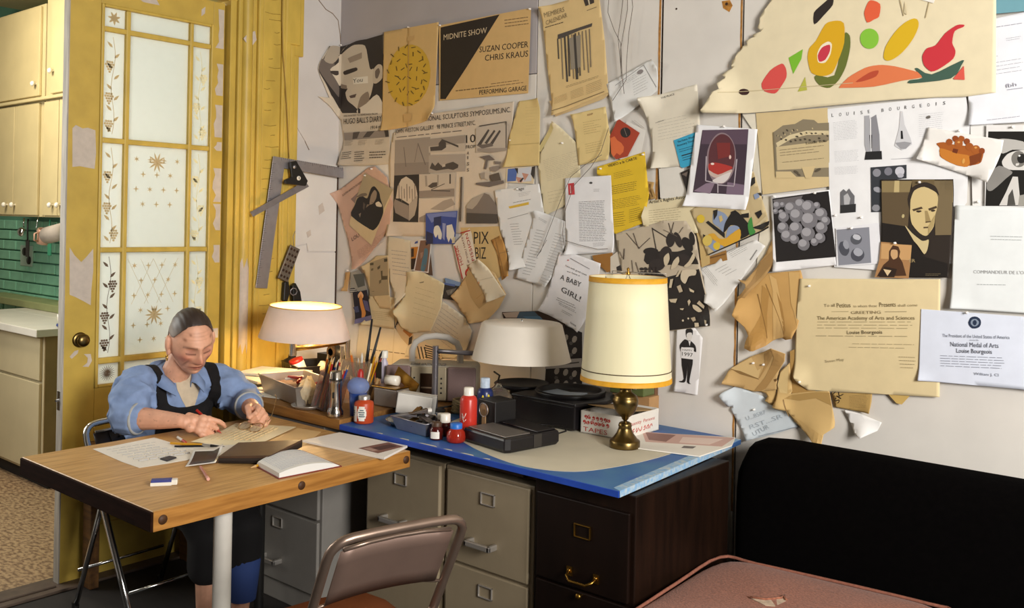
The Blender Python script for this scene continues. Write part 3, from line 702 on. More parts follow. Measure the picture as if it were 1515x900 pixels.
# ================================================================ things hung on the left wall
ZW, ZB, ZC = .791, .7755, .7762                                     # worktop, blue board, cream oval
def lw(q, x): return (x, q[0], q[1])
def flat_bar(b, poly, x0, x1): b.prism(poly, lambda u, v, d: (d, u, v), x0, x1)
M_alu = mat('aluminium', 'A8A6AC', .38, .85, var=.06, scale=30)
M_alud = mat('worn_aluminium', '8F8C90', .42, .8, var=.1, scale=30)
t = thing('framing_square', 'large L shaped aluminium ruler hung on the yellow casing', 'square ruler', lw((2.76, 1.823), XL + .05))
SQ = [(2.74, 1.851), (3.216, 1.815), (3.208, 1.761), (2.805, 1.795), (2.72, 1.204), (2.654, 1.21)]
part('blade', M_alu, t, lambda b: flat_bar(b, [(u - t.location.y, v - t.location.z) for u, v in SQ], -.006, -.003), bevel=.0006)
M_tick = mat('engraved_mark', '3A383C', .6)
def ticks(b):
 a0, a1 = Vector(SQ[0]), Vector(SQ[5])
 for i in range(56):
  p = a0.lerp(a1, .06 + i * .0165); L = .020 if i % 4 == 0 else .010
  q = [(p.x, p.y), (p.x + L, p.y + .001), (p.x + L, p.y + .0022), (p.x, p.y + .0012)]
  flat_bar(b, [(u - t.location.y, v - t.location.z) for u, v in q], -.0031, -.0025)
 a0, a1 = Vector(SQ[0]), Vector(SQ[1])
 for i in range(36):
  p = a0.lerp(a1, .1 + i * .025); L = .016 if i % 4 == 0 else .008
  q = [(p.x, p.y), (p.x + .001, p.y), (p.x, p.y - L), (p.x - .001, p.y - L)]
  flat_bar(b, [(u - t.location.y, v - t.location.z) for u, v in q], -.0031, -.0025)
tk = part('graduations', M_tick, t, ticks); tk['kind'] = 'stuff'
t2 = thing('combination_square', 'small adjustable square with black head hung over the large ruler', 'square ruler', lw((2.85, 1.768), XL + .06))
def rel(pts): return [(u - t2.location.y, v - t2.location.z) for u, v in pts]
part('blade', M_alud, t2, lambda b: flat_bar(b, rel([(2.604, 1.574), (2.62, 1.552), (2.947, 1.711), (2.921, 1.737)]), 0, .003), bevel=.0006)
part('head', M_dk, t2, lambda b: flat_bar(b, rel([(2.82, 1.826), (2.856, 1.835), (2.929, 1.738), (2.917, 1.713), (2.868, 1.715), (2.795, 1.718), (2.79, 1.735), (2.83, 1.753)]), .002, .016), bevel=.002)
part('dial', M_porc, t2, lambda b: b.lathe([(.011, 0), (.011, .003), (.008, .004), (0, .004)], (.016, *rel([(2.871, 1.749)])[0]), 16, (1, 0, 0)))
part('dial', M_alu, t2, lambda b: b.lathe([(.009, 0), (.008, .003), (0, .004)], (.016, *rel([(2.845, 1.804)])[0]), 16, (1, 0, 0)))
part('dial_mark', M_dk, t2, lambda b: b.box((.0202, *rel([(2.871, 1.749)])[0]), (.001, .004, .014)))
t = thing('grater', 'perforated metal grater hanging from the casing above the lit lamp', 'grater', lw((2.828, 1.324), XL + .055))
GA = [(2.842, 1.418), (2.9, 1.394), (2.83, 1.23), (2.77, 1.255)]
def rg(pts): return [(u - t.location.y, v - t.location.z) for u, v in pts]
part('plate', mat('old_tin', '7A7268', .5, .7, var=.2, scale=30), t, lambda b: flat_bar(b, rg(GA), -.004, .008), bevel=.003)
def holes(b):
 for i in range(6):
  for k in range(3):
   a = Vector(GA[0]).lerp(Vector(GA[1]), .2 + .3 * k); c = Vector(GA[3]).lerp(Vector(GA[2]), .2 + .3 * k); p = a.lerp(c, .1 + i * .16)
   q = rg([p])[0]
   b.lathe([(.0068, 0), (.0055, .002), (.0052, .0005), (0, .0004)], (.008, q[0], q[1]), 10, (1, 0, 0))
hp = part('holes', M_gap, t, holes); hp['kind'] = 'stuff'
part('loop', M_alud, t, lambda b: b.tube([(.004, *rg([q])[0]) for q in ((2.863, 1.411), (2.857, 1.458), (2.869, 1.485))], .0016, 6))
t = thing('spring_clamp', 'dark iron clamp hanging just behind the lit lamp shade', 'clamp', lw((2.856, 1.182), XL + .05))
part('jaw', M_dk, t, lambda b: flat_bar(b, [(-.045, .05), (-.02, .055), (-.012, -.01), (-.03, -.055), (-.05, -.04)], -.01, .012), bevel=.004)
part('jaw', M_dk, t, lambda b: flat_bar(b, [(.0, .03), (.02, .045), (.05, .0), (.06, -.05), (.01, -.055)], -.012, .014), bevel=.004)
part('spring', M_alud, t, lambda b: b.tube([(.016 + .004 * math.cos(i * .9), .006 + .018 * math.cos(i * .9), .002 + .018 * math.sin(i * .9)) for i in range(22)], .003, 6))
part('handle', M_alud, t, lambda b: b.tube([(.01, -.10, -.052), (.01, -.02, -.056), (.01, .09, -.062)], .006, 6))

# ================================================================ lamps
M_bulbglow = mat('lamp_bulb', 'FFC477', .4, emit=14)
M_shade1 = mat('pink_white_shade', 'EBDCD2', .75, var=.03, scale=20, translucent=.12)
M_shade2 = mat('white_metal_shade', 'DDD5C8', .5, var=.03, scale=12)
M_shade3 = mat('cream_silk_shade', 'E6DDB6', .55, var=.02, scale=50, stretch=(1, 1, .1), sheen=.3)
M_gold = mat('yellow_trim', 'D39A22', .6, var=.1, scale=40)
LX, LY_ = -3.45, 2.63
t = thing('desk_lamp', 'lit swing arm desk lamp with a pale pink oval shade by the casing', 'lamp', (LX, LY_, ZW))
zs0, zs1 = .222, .365
def sh(b, rb, rt, z0, z1, sy, th=.002):
 b.lathe([(rb, z0), (rt, z1), (rt - th, z1), (rb - th, z0), (rb, z0)], (0, 0, 0), 48, sx=1, sy=sy, cap=False)
shd = part('shade', M_shade1, t, lambda b: sh(b, .205, .160, zs0, zs1, .82))
shd.rotation_euler = (.05, .03, .75)
part('shade_rim', mat('lit_rim', 'E8B860', .5), shd, lambda b: b.tube([(.160 * math.cos(a), .160 * .82 * math.sin(a), zs1) for a in [2 * PI * k / 40 for k in range(40)]], .0028, 6, closed=True))
lampo = Vector((LX, LY_, ZW))
part('socket', M_chrome, t, lambda b: (b.cyl((-.05, -.02, .135), (-.05, -.02, .235), .017, n=16), b.cyl((-.05, -.02, .2), (.0, .0, .24), .012)))
part('bulb', M_bulbglow, t, lambda b: b.ell((.0, .0, .275), (.032, .032, .042)))
part('swing_arm', M_brass, t, lambda b: b.tube([(-.05, -.02, .165), (.0, .06, .175), (.06, .16, .19), (.078, .19, .195)], .012, 10))
part('pole', M_chrome, t, lambda b: (b.cyl((.08, .19, 0), (.08, .19, .21), .012, n=14), b.cyl((.052, .18, 0), (.052, .18, .17), .009, n=14)))
part('base', M_dk, t, lambda b: b.lathe([(.06, 0), (.06, .012), (.02, .02), (0, .02)], (.07, .19, 0), 24))
d_ = bpy.data.lights.new('desk_lamp_glow', 'POINT'); d_.energy = 36; d_.color = (1.0, .66, .30); d_.shadow_soft_size = .04
o_ = bpy.data.objects.new('desk_lamp_glow', d_); COL.objects.link(o_); o_.location = (LX, LY_, ZW + .262)

t = thing('desk_lamp', 'unlit desk lamp with a wide white metal shade on a grey pole beside the radio', 'lamp', (-2.68, 2.70, ZW - .012))
M_pole = mat('grey_pole', '7A767A', .3, .7)
part('pole', M_pole, t, lambda b: b.cyl((0, 0, .012), (0, 0, .265), .0125, n=18))
part('base', M_dk, t, lambda b: b.lathe([(.045, 0), (.045, .008), (.02, .014), (0, .014)], n=24))
part('swing_arm', M_pole, t, lambda b: b.tube([(0, 0, .245), (.15, .08, .243), (.305, .175, .243)], .0095, 10))
s2 = part('shade', M_shade2, t, lambda b: b.lathe([(.205, .228), (.203, .231), (.166, .368), (.158, .374), (.0, .38), (.0, .377), (.155, .371), (.162, .365), (.2, .229), (.205, .228)], (.305, .175, 0), 56, sx=1, sy=.92, cap=False))
part('finial', M_chrome, s2, lambda b: b.lathe([(.006, 0), (.005, .006), (0, .008)], (.305, .175, .38), 12))
part('socket', M_chrome, t, lambda b: b.cyl((.305, .175, .25), (.305, .175, .36), .016, n=14))

t = thing('brass_lamp', 'tall brass urn lamp with a large cream drum shade edged in yellow', 'lamp', (-1.80, 2.754, ZC))
part('base', M_brass, t, lambda b: b.lathe([(.0, 0), (.052, 0), (.053, .004), (.053, .022), (.050, .026), (.045, .028), (.030, .048), (.024, .062), (.022, .070), (.024, .074), (.021, .084), (.014, .088)], n=40))
part('urn', M_brass, t, lambda b: b.lathe([(.007, .086), (.006, .092), (.011, .097), (.013, .103), (.024, .112), (.036, .128), (.043, .148), (.045, .162), (.042, .172), (.040, .175), (.040, .179), (.030, .186), (.022, .192), (.020, .2), (.021, .204), (.020, .22)], n=40))
part('socket', M_brass, t, lambda b: b.cyl((0, 0, .218), (0, 0, .30), .014, n=16))
part('bulb', M_porc, t, lambda b: b.ell((0, 0, .35), (.03, .03, .045)))
zs0, zs1, rb, rt = .232, .592, .158, .134
def r_at(z): return rb + (rt - rb) * (z - zs0) / (zs1 - zs0)
s3 = part('shade', M_shade3, t, lambda b: b.lathe([(r_at(z), z) for z in (zs0, zs0 + .12, zs0 + .24, zs1)] + [(rt - .002, zs1), (rb - .002, zs0), (rb, zs0)], n=64, cap=False))
part('yellow_trim', M_gold, s3, lambda b: b.lathe([(r_at(zs0) + .0015, zs0 - .001), (r_at(zs0 + .016) + .0015, zs0 + .016), (r_at(zs0 + .016) - .001, zs0 + .016), (r_at(zs0) - .001, zs0 - .001)], n=64, cap=False))
part('yellow_trim', M_gold, s3, lambda b: b.lathe([(r_at(zs1 - .017) + .0015, zs1 - .017), (r_at(zs1) + .0015, zs1 + .001), (r_at(zs1) - .001, zs1 + .001), (r_at(zs1 - .017) - .001, zs1 - .017)], n=64, cap=False))
part('dark_cord', mat('dark_braid', '4A3A20', .7), s3, lambda b: b.tube([(r_at(.272) * math.cos(a) * 1.005, r_at(.272) * math.sin(a) * 1.005, .272) for a in [2 * PI * k / 64 for k in range(64)]], .0018, 5, closed=True))
part('spider', M_steel, t, lambda b: (b.tube([(rt * math.cos(.5 + 2 * PI / 3 * k) * .98, rt * math.sin(.5 + 2 * PI / 3 * k) * .98, zs1 + .002) if i == 0 else ((rt * math.cos(.5 + 2 * PI / 3 * k) * .98, rt * math.sin(.5 + 2 * PI / 3 * k) * .98, zs1 + .014) if i == 1 else (0, 0, zs1 + .016)) for i in range(3)], .0016, 5) for k in range(3)) and [b.tube([(rt * math.cos(.5 + 2 * PI / 3 * k) * .98, rt * math.sin(.5 + 2 * PI / 3 * k) * .98, zs1), (rt * math.cos(.5 + 2 * PI / 3 * k) * .98, rt * math.sin(.5 + 2 * PI / 3 * k) * .98, zs1 + .014), (0, 0, zs1 + .017)], .0018, 5) for k in range(3)])
part('finial', M_brassd, t, lambda b: b.lathe([(.008, .60), (.009, .606), (.004, .612), (.006, .62), (0, .626)], n=12))
part('harp', M_steel, t, lambda b: b.tube([(.014, 0, .3), (.05, 0, .38), (.05, 0, .5), (.0, 0, .605), (-.05, 0, .5), (-.05, 0, .38), (-.014, 0, .3)], .002, 5))

# ================================================================ on the worktop
def box_thing(name, label, cat, c, d, rz, m, bev=.003, partname='body', z=None):
 t = thing(name, label, cat, c, rz)
 part(partname, m, t, lambda b: b.bb((-d[0] / 2, -d[1] / 2, 0), (d[0] / 2, d[1] / 2, d[2])), bevel=bev)
 return t
def lathe_thing(name, label, cat, loc, prof, m, pn='body', n=24):
 t = thing(name, label, cat, loc); part(pn, m, t, lambda b: b.lathe(prof, n=n)); return t
def open_tray(name, label, loc, rz, L, W, H, m, flare=.012, th=.003):
 t = thing(name, label, 'tray', loc, rz)
 def f(b):
  o0 = [(-L / 2 + flare, -W / 2 + flare), (L / 2 - flare, -W / 2 + flare), (L / 2 - flare, W / 2 - flare), (-L / 2 + flare, W / 2 - flare)]
  o1 = [(-L / 2, -W / 2), (L / 2, -W / 2), (L / 2, W / 2), (-L / 2, W / 2)]
  i1 = [(x * (1 - 2 * th / L), y * (1 - 2 * th / W)) for x, y in o1]; i0 = [(x * (1 - 2 * th / L), y * (1 - 2 * th / W)) for x, y in o0]
  V = [(*p, 0) for p in o0] + [(*p, H) for p in o1] + [(*p, H) for p in i1] + [(*p, th) for p in i0]
  F = [(3, 2, 1, 0), (12, 13, 14, 15)]
  for r in range(3):
   for k in range(4): F.append((r * 4 + k, r * 4 + (k + 1) % 4, r * 4 + 4 + (k + 1) % 4, r * 4 + 4 + k))
  b.add(V, F)
 part('body', m, t, f, bevel=.004)
 part('rim', m, t, lambda b: b.tube([(-L / 2, -W / 2, H), (L / 2, -W / 2, H), (L / 2, W / 2, H), (-L / 2, W / 2, H)], .003, 6, closed=True))
 return t
rr = random.Random(21)
M_sheet = paper_mat0 = mat('loose_paper', 'E2DDD2', .8, var=.03, scale=12)
M_manila = mat('manila_paper', 'D8C79A', .8, var=.05, scale=12)
for i, (x, y, rz, w_, h_, m, lb) in enumerate(((-3.62, 2.52, .2, .34, .25, M_sheet, 'white sheets lowest in the paper pile behind her left arm'), (-3.6, 2.56, .5, .32, .23, M_manila, 'manila folder in the middle of the paper pile behind her left arm'),
  (-3.64, 2.55, -.1, .30, .22, M_sheet, 'slightly turned white sheet near the top of the paper pile behind her left arm'), (-3.62, 2.60, .35, .28, .2, M_sheet, 'topmost sheet of the paper pile behind her left arm'), (-3.40, 2.40, .25, .3, .12, M_sheet, 'white sheet hanging at the plank edge under the metal tray'))):
 z0 = ZW + (i * .0135 if i < 4 else .001)
 s = tag(part('paper_sheaf' if i < 4 else 'sheet', m, None, lambda b: b.bb((-w_ / 2, -h_ / 2, 0), (w_ / 2, h_ / 2, .011 if i < 4 else .001)), bevel=.002), lb, 'papers')
 s.location = (x, y, z0); s.rotation_euler = (0, 0, rz)
M_tin2 = mat('dull_tin', '9C948C', .42, .6, var=.08, scale=12)
open_tray('metal_tray', 'deep grey metal loaf tray with red odds and ends on the plank', (-3.24, 2.455, ZW + .002), -.24, .40, .21, .078, M_tin2, .018)
M_red = mat('red_paint', 'A8241C', .4, var=.1, scale=30)
for i in range(6):
 x, y = -3.24 + rr.uniform(-.13, .13), 2.47 + rr.uniform(-.04, .04); a = rr.random() * 3
 o = tag(part('crayon', M_red if i % 3 else mat('white_chalk', 'D8D0C4', .8), None, lambda b: b.cyl((0, 0, 0), (.075 * math.cos(a), .075 * math.sin(a), .004), .006, n=8)), 'red and white crayon stub lying in the grey metal loaf tray', 'crayon', 'crayons in the metal tray')
 o.location = (x, y, ZW + .06 + .004 * i)
tag(part('crayon_bed', mat('dark_tray_contents', '5A3E34', .8, var=.4, scale=60), None, lambda b: b.bb((-.165, -.075, 0), (.165, .075, .045)), bevel=.01), 'jumble of small drawing scraps filling the grey metal loaf tray', 'scraps', kind='stuff')
bpy.data.objects['crayon_bed'].location = (-3.24, 2.455, ZW + .008); bpy.data.objects['crayon_bed'].rotation_euler = (0, 0, -.24)
open_tray('organiser_tray', 'black plastic organiser tray against the casing under the lit lamp', (-3.66, 2.83, ZW + .001), -.3, .24, .2, .06, M_dk, .005)
t = lathe_thing('paint_jar', 'white jar with a red lid leaning in the black organiser tray', 'jar', (-3.66, 2.78, ZW + .014), [(0, 0), (.033, 0), (.035, .004), (.035, .06), (.03, .065)], M_porc)
part('lid', M_red, t, lambda b: b.lathe([(.033, .062), (.034, .064), (.034, .078), (.026, .08), (0, .078)], n=24)); t.rotation_euler = (.35, -.15, 0)
t = lathe_thing('glue_pot', 'squat white pot beside the red lidded jar', 'pot', (-3.56, 2.82, ZW + .04), [(0, 0), (.024, 0), (.026, .01), (.026, .035), (.02, .04), (0, .041)], mat('ivory_plastic', 'CFC5A8', .4)); t.rotation_euler = (-.3, .5, 0)
box_thing('film_box', 'small dark olive box beside the squat white pot', 'box', (-3.45, 2.86, ZW), (.07, .05, .075), .4, mat('olive_dark', '3E3A2E', .6))
t = lathe_thing('ink_bottle', 'round black ink bottle in the organiser tray', 'bottle', (-3.76, 2.80, ZW + .02), [(0, 0), (.04, 0), (.042, .02), (.04, .05), (.02, .06), (.018, .075), (0, .076)], M_dk)
t = thing('black_tape_dispenser', 'black curved tape dispenser behind the red lidded jar', 'dispenser', (-3.62, 2.93, ZW + .03)); part('body', M_dk, t, lambda b: (b.box((0, 0, .04), (.16, .05, .06)), b.ell((.03, 0, .08), (.06, .026, .04)))); part('roll', mat('tape_core', '4A3A2A', .6), t, lambda b: b.lathe([(.03, -.012), (.03, .012), (.018, .012), (.018, -.012)], (.03, -.02, .085), 18, (0, 1, 0)))
tag(part('red_flag', M_red, None, lambda b: (b.prism([(-3.932, 3.17, 0.845)[::2], (-3.865, 3.17, 0.852)[::2], (-3.878, 3.17, 0.894)[::2]], lambda u, v, d: (u, d, v), 3.165, 3.175),)), 'small red paper triangle low against the wall', 'marker')
# drawing tools
M_yel = mat('pencil_yellow', 'C8901E', .45); M_or = mat('orange_plastic', 'C8661A', .4); M_wood = mat('bare_pencil_wood', 'C9A572', .6)
M_clear = mat('clear_plastic', 'E8DCD8', .08, trans=.92, ior=1.3); M_blackp = mat('black_pen', '17161A', .35); M_bl = mat('blue_pen', '27448F', .4); M_wh = mat('white_pen', 'DAD6CE', .4)
hold = thing('pencil_box', 'clear tilted plastic pencil box packed with red and dark pencils', 'pencil holder', (-2.965, 2.375, ZW + .002), .25)
hold.rotation_euler = (0, .30, .25)
def pbox(b):
 L, W, H, th = .10, .065, .15, .003
 b.bb((-L / 2, -W / 2, 0), (L / 2, W / 2, th))
 for lo, hi in (((-L / 2, -W / 2, 0), (L / 2, -W / 2 + th, H)), ((-L / 2, W / 2 - th, 0), (L / 2, W / 2, H)), ((-L / 2, -W / 2, 0), (-L / 2 + th, W / 2, H)), ((L / 2 - th, -W / 2, 0), (L / 2, W / 2, H))): b.bb(lo, hi)
part('box', M_clear, hold, pbox)
HM = Matrix.Translation(hold.location) @ hold.rotation_euler.to_matrix().to_4x4()
cols = [M_red, M_blackp, M_yel, M_red, M_bl, M_red, M_blackp, M_or, M_red, M_wh, M_blackp, M_red, M_wood, M_red, M_or, M_red, M_blackp, M_red, M_yel, M_bl, M_red]
lab = {M_red.name: 'red', M_blackp.name: 'black', M_yel.name: 'yellow', M_bl.name: 'blue', M_or.name: 'orange', M_wh.name: 'white', M_wood.name: 'bare wood'}
def pencil(p0, p1, m, grp, where, r=.0042, tip=True):
 p0, p1 = Vector(p0), Vector(p1); d = (p1 - p0); L = d.length
 o = MB(); o.lathe([(r, 0), (r, L - .02)], (0, 0, 0), 7, d)
 ob = o.build('pencil', m, None); ob.location = p0
 nm = lab[m.name]
 tag(ob, '%s pencil or pen standing in the %s' % (nm, where), 'pencil', '%s pencils in the %s' % (nm, where))
 part('tip', M_wood if m not in (M_blackp, M_wh) else m, ob, lambda b: b.lathe([(r, L - .02), (.001, L)], (0, 0, 0), 7, d))
 return ob
for i, m in enumerate(cols):
 a = Vector((-.040 + .0125 * (i % 7), -.02 + .018 * (i // 7), .006))
 bq = a + Vector((rr.uniform(-.025, .02), rr.uniform(-.012, .02), rr.uniform(.17, .215)))
 pencil(HM @ a, HM @ bq, m, '', 'clear tilted pencil box')
cup = lathe_thing('brush_cup', 'metal cup full of brushes and pencils behind the flashlight', 'cup', (-3.03, 2.62, ZW), [(0, 0), (.05, 0), (.052, .1), (.049, .1), (.047, .004)], M_tin2)
for i in range(16):
 a = rr.random() * 6.28; q = .03 * rr.random()
 p0 = Vector((-3.03 + q * math.cos(a), 2.62 + q * math.sin(a), ZW + .008)); L = rr.uniform(.15, .21)
 p1 = p0 + Vector((.055 * math.cos(a) + .03, .055 * math.sin(a), L))
 pencil(p0, p1, [M_wood, M_or, M_blackp, M_yel, M_red, M_wood, M_wh][i % 7], '', 'metal brush cup', .004 + .001 * (i % 2))
for i, (dx, L) in enumerate(((-.005, .33), (.022, .30))):
 t = thing('paint_brush', ['tallest black handled brush rising from the metal cup', 'second tall black brush leaning right in the metal cup'][i], 'brush', (-3.02 + dx, 2.63, ZW + .01))
 part('handle', M_blackp, t, lambda b: b.tube([(0, 0, 0), (.01, .0, L * .5), (.03 + dx, .01, L)], [.004, .007, .004], 8))
 part('ferrule', M_steel, t, lambda b: b.cyl((.0, 0, .03), (.004, 0, .07), .0075, n=8))
t = thing('palette_knife', 'wide dark bladed palette knife standing between the pencils', 'tool', (-2.93, 2.62, ZW + .09)); part('blade', mat('dark_blade', '3A362E', .4, .5), t, lambda b: b.box((0, 0, .045), (.035, .004, .07)), bevel=.002); part('handle', M_wood, t, lambda b: b.cyl((0, 0, .01), (-.04, 0, -.08), .008))
# crumpled tissue on a dish
t = lathe_thing('metal_dish', 'shallow bright metal dish under the lit crumpled tissue', 'dish', (-3.04, 2.345, ZW), [(0, .002), (.05, .002), (.064, .014), (.067, .015), (.066, .012), (.05, 0), (0, 0)], M_steel, 'dish', 32)
def tissue(b):
 r2 = random.Random(5); V = []; F = []; n, m = 18, 10
 for i in range(m + 1):
  th = PI * i / m
  for k in range(n):
   a = 2 * PI * k / n; rad = .034 * (1 + .45 * noise.noise(Vector((math.cos(a) * 2, math.sin(a) * 2, th * 1.6))))
   V.append((rad * math.sin(th) * math.cos(a), rad * math.sin(th) * math.sin(a), .052 - rad * 1.45 * math.cos(th)))
 for i in range(m):
  for k in range(n): F.append((i * n + k, i * n + (k + 1) % n, (i + 1) * n + (k + 1) % n, (i + 1) * n + k))
 b.add(V, F, smooth=False)
tag(part('crumpled_tissue', mat('tissue', 'FFF2D2', .85, translucent=.6), None, tissue), 'crumpled cream tissue glowing beside the pencil box', 'tissue').location = (-3.075, 2.37, ZW + .013)
t = lathe_thing('flashlight', 'chrome metal flashlight standing on its wide head', 'flashlight', (-2.835, 2.318, ZW), [(0, 0), (.03, 0), (.031, .003), (.031, .022), (.025, .032), (.0235, .04), (.0235, .125), (.025, .127), (.025, .15), (.0235, .152), (.0235, .17), (.018, .176), (0, .177)], mat('flashlight_chrome', 'B5AFA8', .18, 1.0), 'body', 32)
part('switch', M_dk, t, lambda b: b.box((.012, -.021, .085), (.008, .006, .022), rz=.5), bevel=.002)
part('ring', mat('dark_ring', '6B665F', .3, 1), t, lambda b: b.lathe([(.0245, .138), (.0255, .14), (.0255, .146), (.0245, .148)], n=28, cap=False))
t = lathe_thing('blue_tumbler', 'dark blue tumbler stuffed with cloudy plastic bag', 'tumbler', (-2.80, 2.40, ZW - .004), [(0, 0), (.03, 0), (.034, .09), (.032, .09), (.028, .004)], mat('blue_tumbler_plastic', '1E3F86', .3))
part('plastic_bag', mat('cloudy_plastic', '8FA4D8', .25, trans=.45, ior=1.2, alpha=.85), t, lambda b: b.ell((0, 0, .115), (.045, .043, .036)))
part('red_cap', M_red, t, lambda b: b.lathe([(.013, 0), (.012, .03), (.006, .04), (0, .041)], (.0, .01, .14), 12))
t = lathe_thing('medicine_bottle', 'round orange and white labelled bottle with a steel cap', 'bottle', (-2.735, 2.375, ZB), [(0, 0), (.035, 0), (.037, .003), (.037, .074), (.034, .08), (.022, .084), (.021, .09)], mat('orange_label', 'B8451E', .4))
part('cap', M_steel, t, lambda b: b.lathe([(.0225, .088), (.0225, .1), (.02, .103), (0, .103)], n=24))
def lab_patch(b, a0, a1, z0, z1, r=.0376):
 n = 8
 V = [(r * math.cos(a0 + (a1 - a0) * i / n), r * math.sin(a0 + (a1 - a0) * i / n), z) for z in (z0, z1) for i in range(n + 1)]
 b.add(V, [(i, i + 1, n + 2 + i, n + 1 + i) for i in range(n)], smooth=True)
part('label', M_porc, t, lambda b: lab_patch(b, -2.35, -1.5, .008, .066))
part('label_disc', M_porc, t, lambda b: [lab_patch(b, -.95 - w_, -.95 + w_, z, z + .0095) for z, w_ in ((.012, .3), (.021, .42), (.03, .48), (.039, .48), (.048, .42), (.057, .3))])
part('print', mat('teal_print', '3E5A66', .6), t, lambda b: [lab_patch(b, a0, a1, z, z + .004, .0379) for a0, a1, z in ((-2.1, -1.8, .045), (-2.1, -1.75, .038), (-2.1, -1.85, .030), (-1.3, -.65, .042), (-1.2, -.7, .034), (-1.25, -.62, .027), (-1.15, -.75, .05))])
# clear plastic box with white rim
t = thing('clear_box', 'large clear plastic box with pale rim standing behind the blue tumbler', 'box', (-3.02, 2.575, ZW), .35)
part('sides', mat('dusty_clear', 'E6DCCB', .12, trans=.9, ior=1.15), t, lambda b: [b.bb(lo, hi) for lo, hi in (((-.06, -.05, 0), (.06, -.048, .17)), ((-.06, .048, 0), (.06, .05, .17)), ((.058, -.05, 0), (.06, .05, .17)), ((-.06, -.05, 0), (-.058, .05, .17)))])
part('rim', mat('pale_rim', 'E0D6B8', .4), t, lambda b: b.tube([(.02, -.052, .004), (.062, -.052, .004), (.10, -.052, .17)], .0035, 6))
t = lathe_thing('slim_bottle', 'slim pale bottle with a white cap among the brushes', 'bottle', (-2.985, 2.70, ZW), [(0, 0), (.016, 0), (.017, .01), (.017, .15), (.01, .165), (.01, .175)], mat('pale_lilac', 'B9B2C4', .35)); part('cap', M_porc, t, lambda b: b.lathe([(.015, .172), (.015, .2), (.012, .203), (0, .203)], n=16))
# tin box with paper roll
t = box_thing('tin_box', 'dull metal tin with an open brass lid below the white paper roll', 'tin', (-2.845, 2.62, ZW), (.13, .085, .075), .1, M_tin2, .006)
part('lid', M_brassd, t, lambda b: (b.box((0, 0, .079), (.135, .105, .006)), b.box((.05, .03, .105), (.13, .004, .05), rot=Matrix.Rotation(.5, 3, 'Y'))), bevel=.002)
t = thing('paper_tape_roll', 'small white paper roll lying on the tin box', 'roll', (-2.845, 2.62, ZW + .103), .25); part('roll', M_porc, t, lambda b: b.lathe([(.006, -.028), (.02, -.028), (.02, .028), (.006, .028)], n=20, ax=(1, 0, 0)))
t = thing('white_carton', 'small white carton propped up at a tilt on the blue board', 'box', (-2.69, 2.575, ZB + .012), .42)
t.rotation_euler = (-.10, .10, .55)
part('body', mat('white_carton_card', 'D9D5CC', .6, var=.03), t, lambda b: b.bb((-.05, -.045, 0), (.09, .045, .078)), bevel=.004)
part('flap', mat('white_carton_card'), t, lambda b: b.prism([(-.05, -.046), (-.05, .046), (-.03, .05), (.09, .046), (.09, -.046)], lambda u, v, d: (u, v, d), .079, .081), bevel=.001)
tag(part('carton_wedge', M_dk, None, lambda b: b.box((0, 0, .011), (.09, .045, .021)), bevel=.004), 'black block propping up the small white carton', 'block').location = (-2.635, 2.545, ZB)
# radio
M_radio = mat('radio_silver', 'A79A80', .42, .25, var=.04, scale=20); M_radio2 = mat('radio_shell', 'A8A090', .5, var=.04, scale=14); M_grille = mat('speaker_cloth', '7A6460', .75, var=.12, scale=300)
rad = thing('radio', 'silver cassette radio with two mauve speakers and a thick white carry handle', 'radio', (-2.84, 2.86, ZW), .60)
part('shell', M_radio2, rad, lambda b: b.bb((-.185, -.085, 0), (.185, .10, .152)), bevel=.022, seg=4)
part('face_panel', M_radio, rad, lambda b: b.bb((-.085, -.094, .008), (.065, -.08, .146)), bevel=.004)
for x0, x1 in ((-.19, -.088), (.07, .19)): part('speaker', M_grille, rad, lambda b: b.bb((x0, -.100, .006), (x1, -.082, .150)), bevel=.018, seg=4)
ck = part('cassette_door', mat('smoked_window', '2A1C14', .15), rad, lambda b: b.bb((-.045, -.099, .02), (.025, -.092, .120)), bevel=.003)
part('cassette_slot', mat('slot_grey', '6B5A48', .4), ck, lambda b: b.bb((-.04, -.1005, .058), (.02, -.0985, .064)))
part('tuning_button', M_dk, rad, lambda b: [b.ell((x, -.095, z), (.004, .003, .004), 8, 6) for x in (-.07, .045) for z in (.04, .06, .08, .1)]).__setitem__('kind', 'stuff')
part('top_button', mat('key_grey', '6E675C', .4), rad, lambda b: [b.bb((-.09 + .022 * i, -.075, .150), (-.074 + .022 * i, -.055, .158)) for i in range(7)], bevel=.001).__setitem__('kind', 'stuff')
M_handle = mat('pale_handle', 'B9B3AA', .45)
part('handle', M_handle, rad, lambda b: b.tube([(-.105, .02, .13), (-.105, .02, .20), (-.09, .02, .235), (-.05, .02, .258), (0, .02, .264), (.05, .02, .258), (.09, .02, .235), (.105, .02, .20), (.105, .02, .13)], .014, 10))
tag(part('radio_cable', M_dk, None, lambda b: b.tube([(-2.60, 2.97, .92), (-2.56, 2.96, .91), (-2.55, 2.93, .87), (-2.60, 2.86, .83), (-2.655, 2.78, .795), (-2.70, 2.68, .785)], .004, 6)), 'black flex curving down from the side of the radio', 'cable')
cb = MB(); r3 = random.Random(9)
for k in range(5):
 pts = []
 for i in range(26):
  a = i * .7 + k; pts.append((.06 * math.cos(a) * (1 + .3 * r3.random()), .035 * math.sin(a) * (1 + .3 * r3.random()), .008 + .01 * k + .012 * r3.random()))
 cb.tube(pts, .004, 5)
o = tag(cb.build('cable_tangle', mat('old_flex', '7A6844', .6, var=.2, scale=30), None), 'tangle of old tan flex beside the grey lamp pole', 'cables', kind='stuff'); o.location = (-2.555, 2.76, ZB)
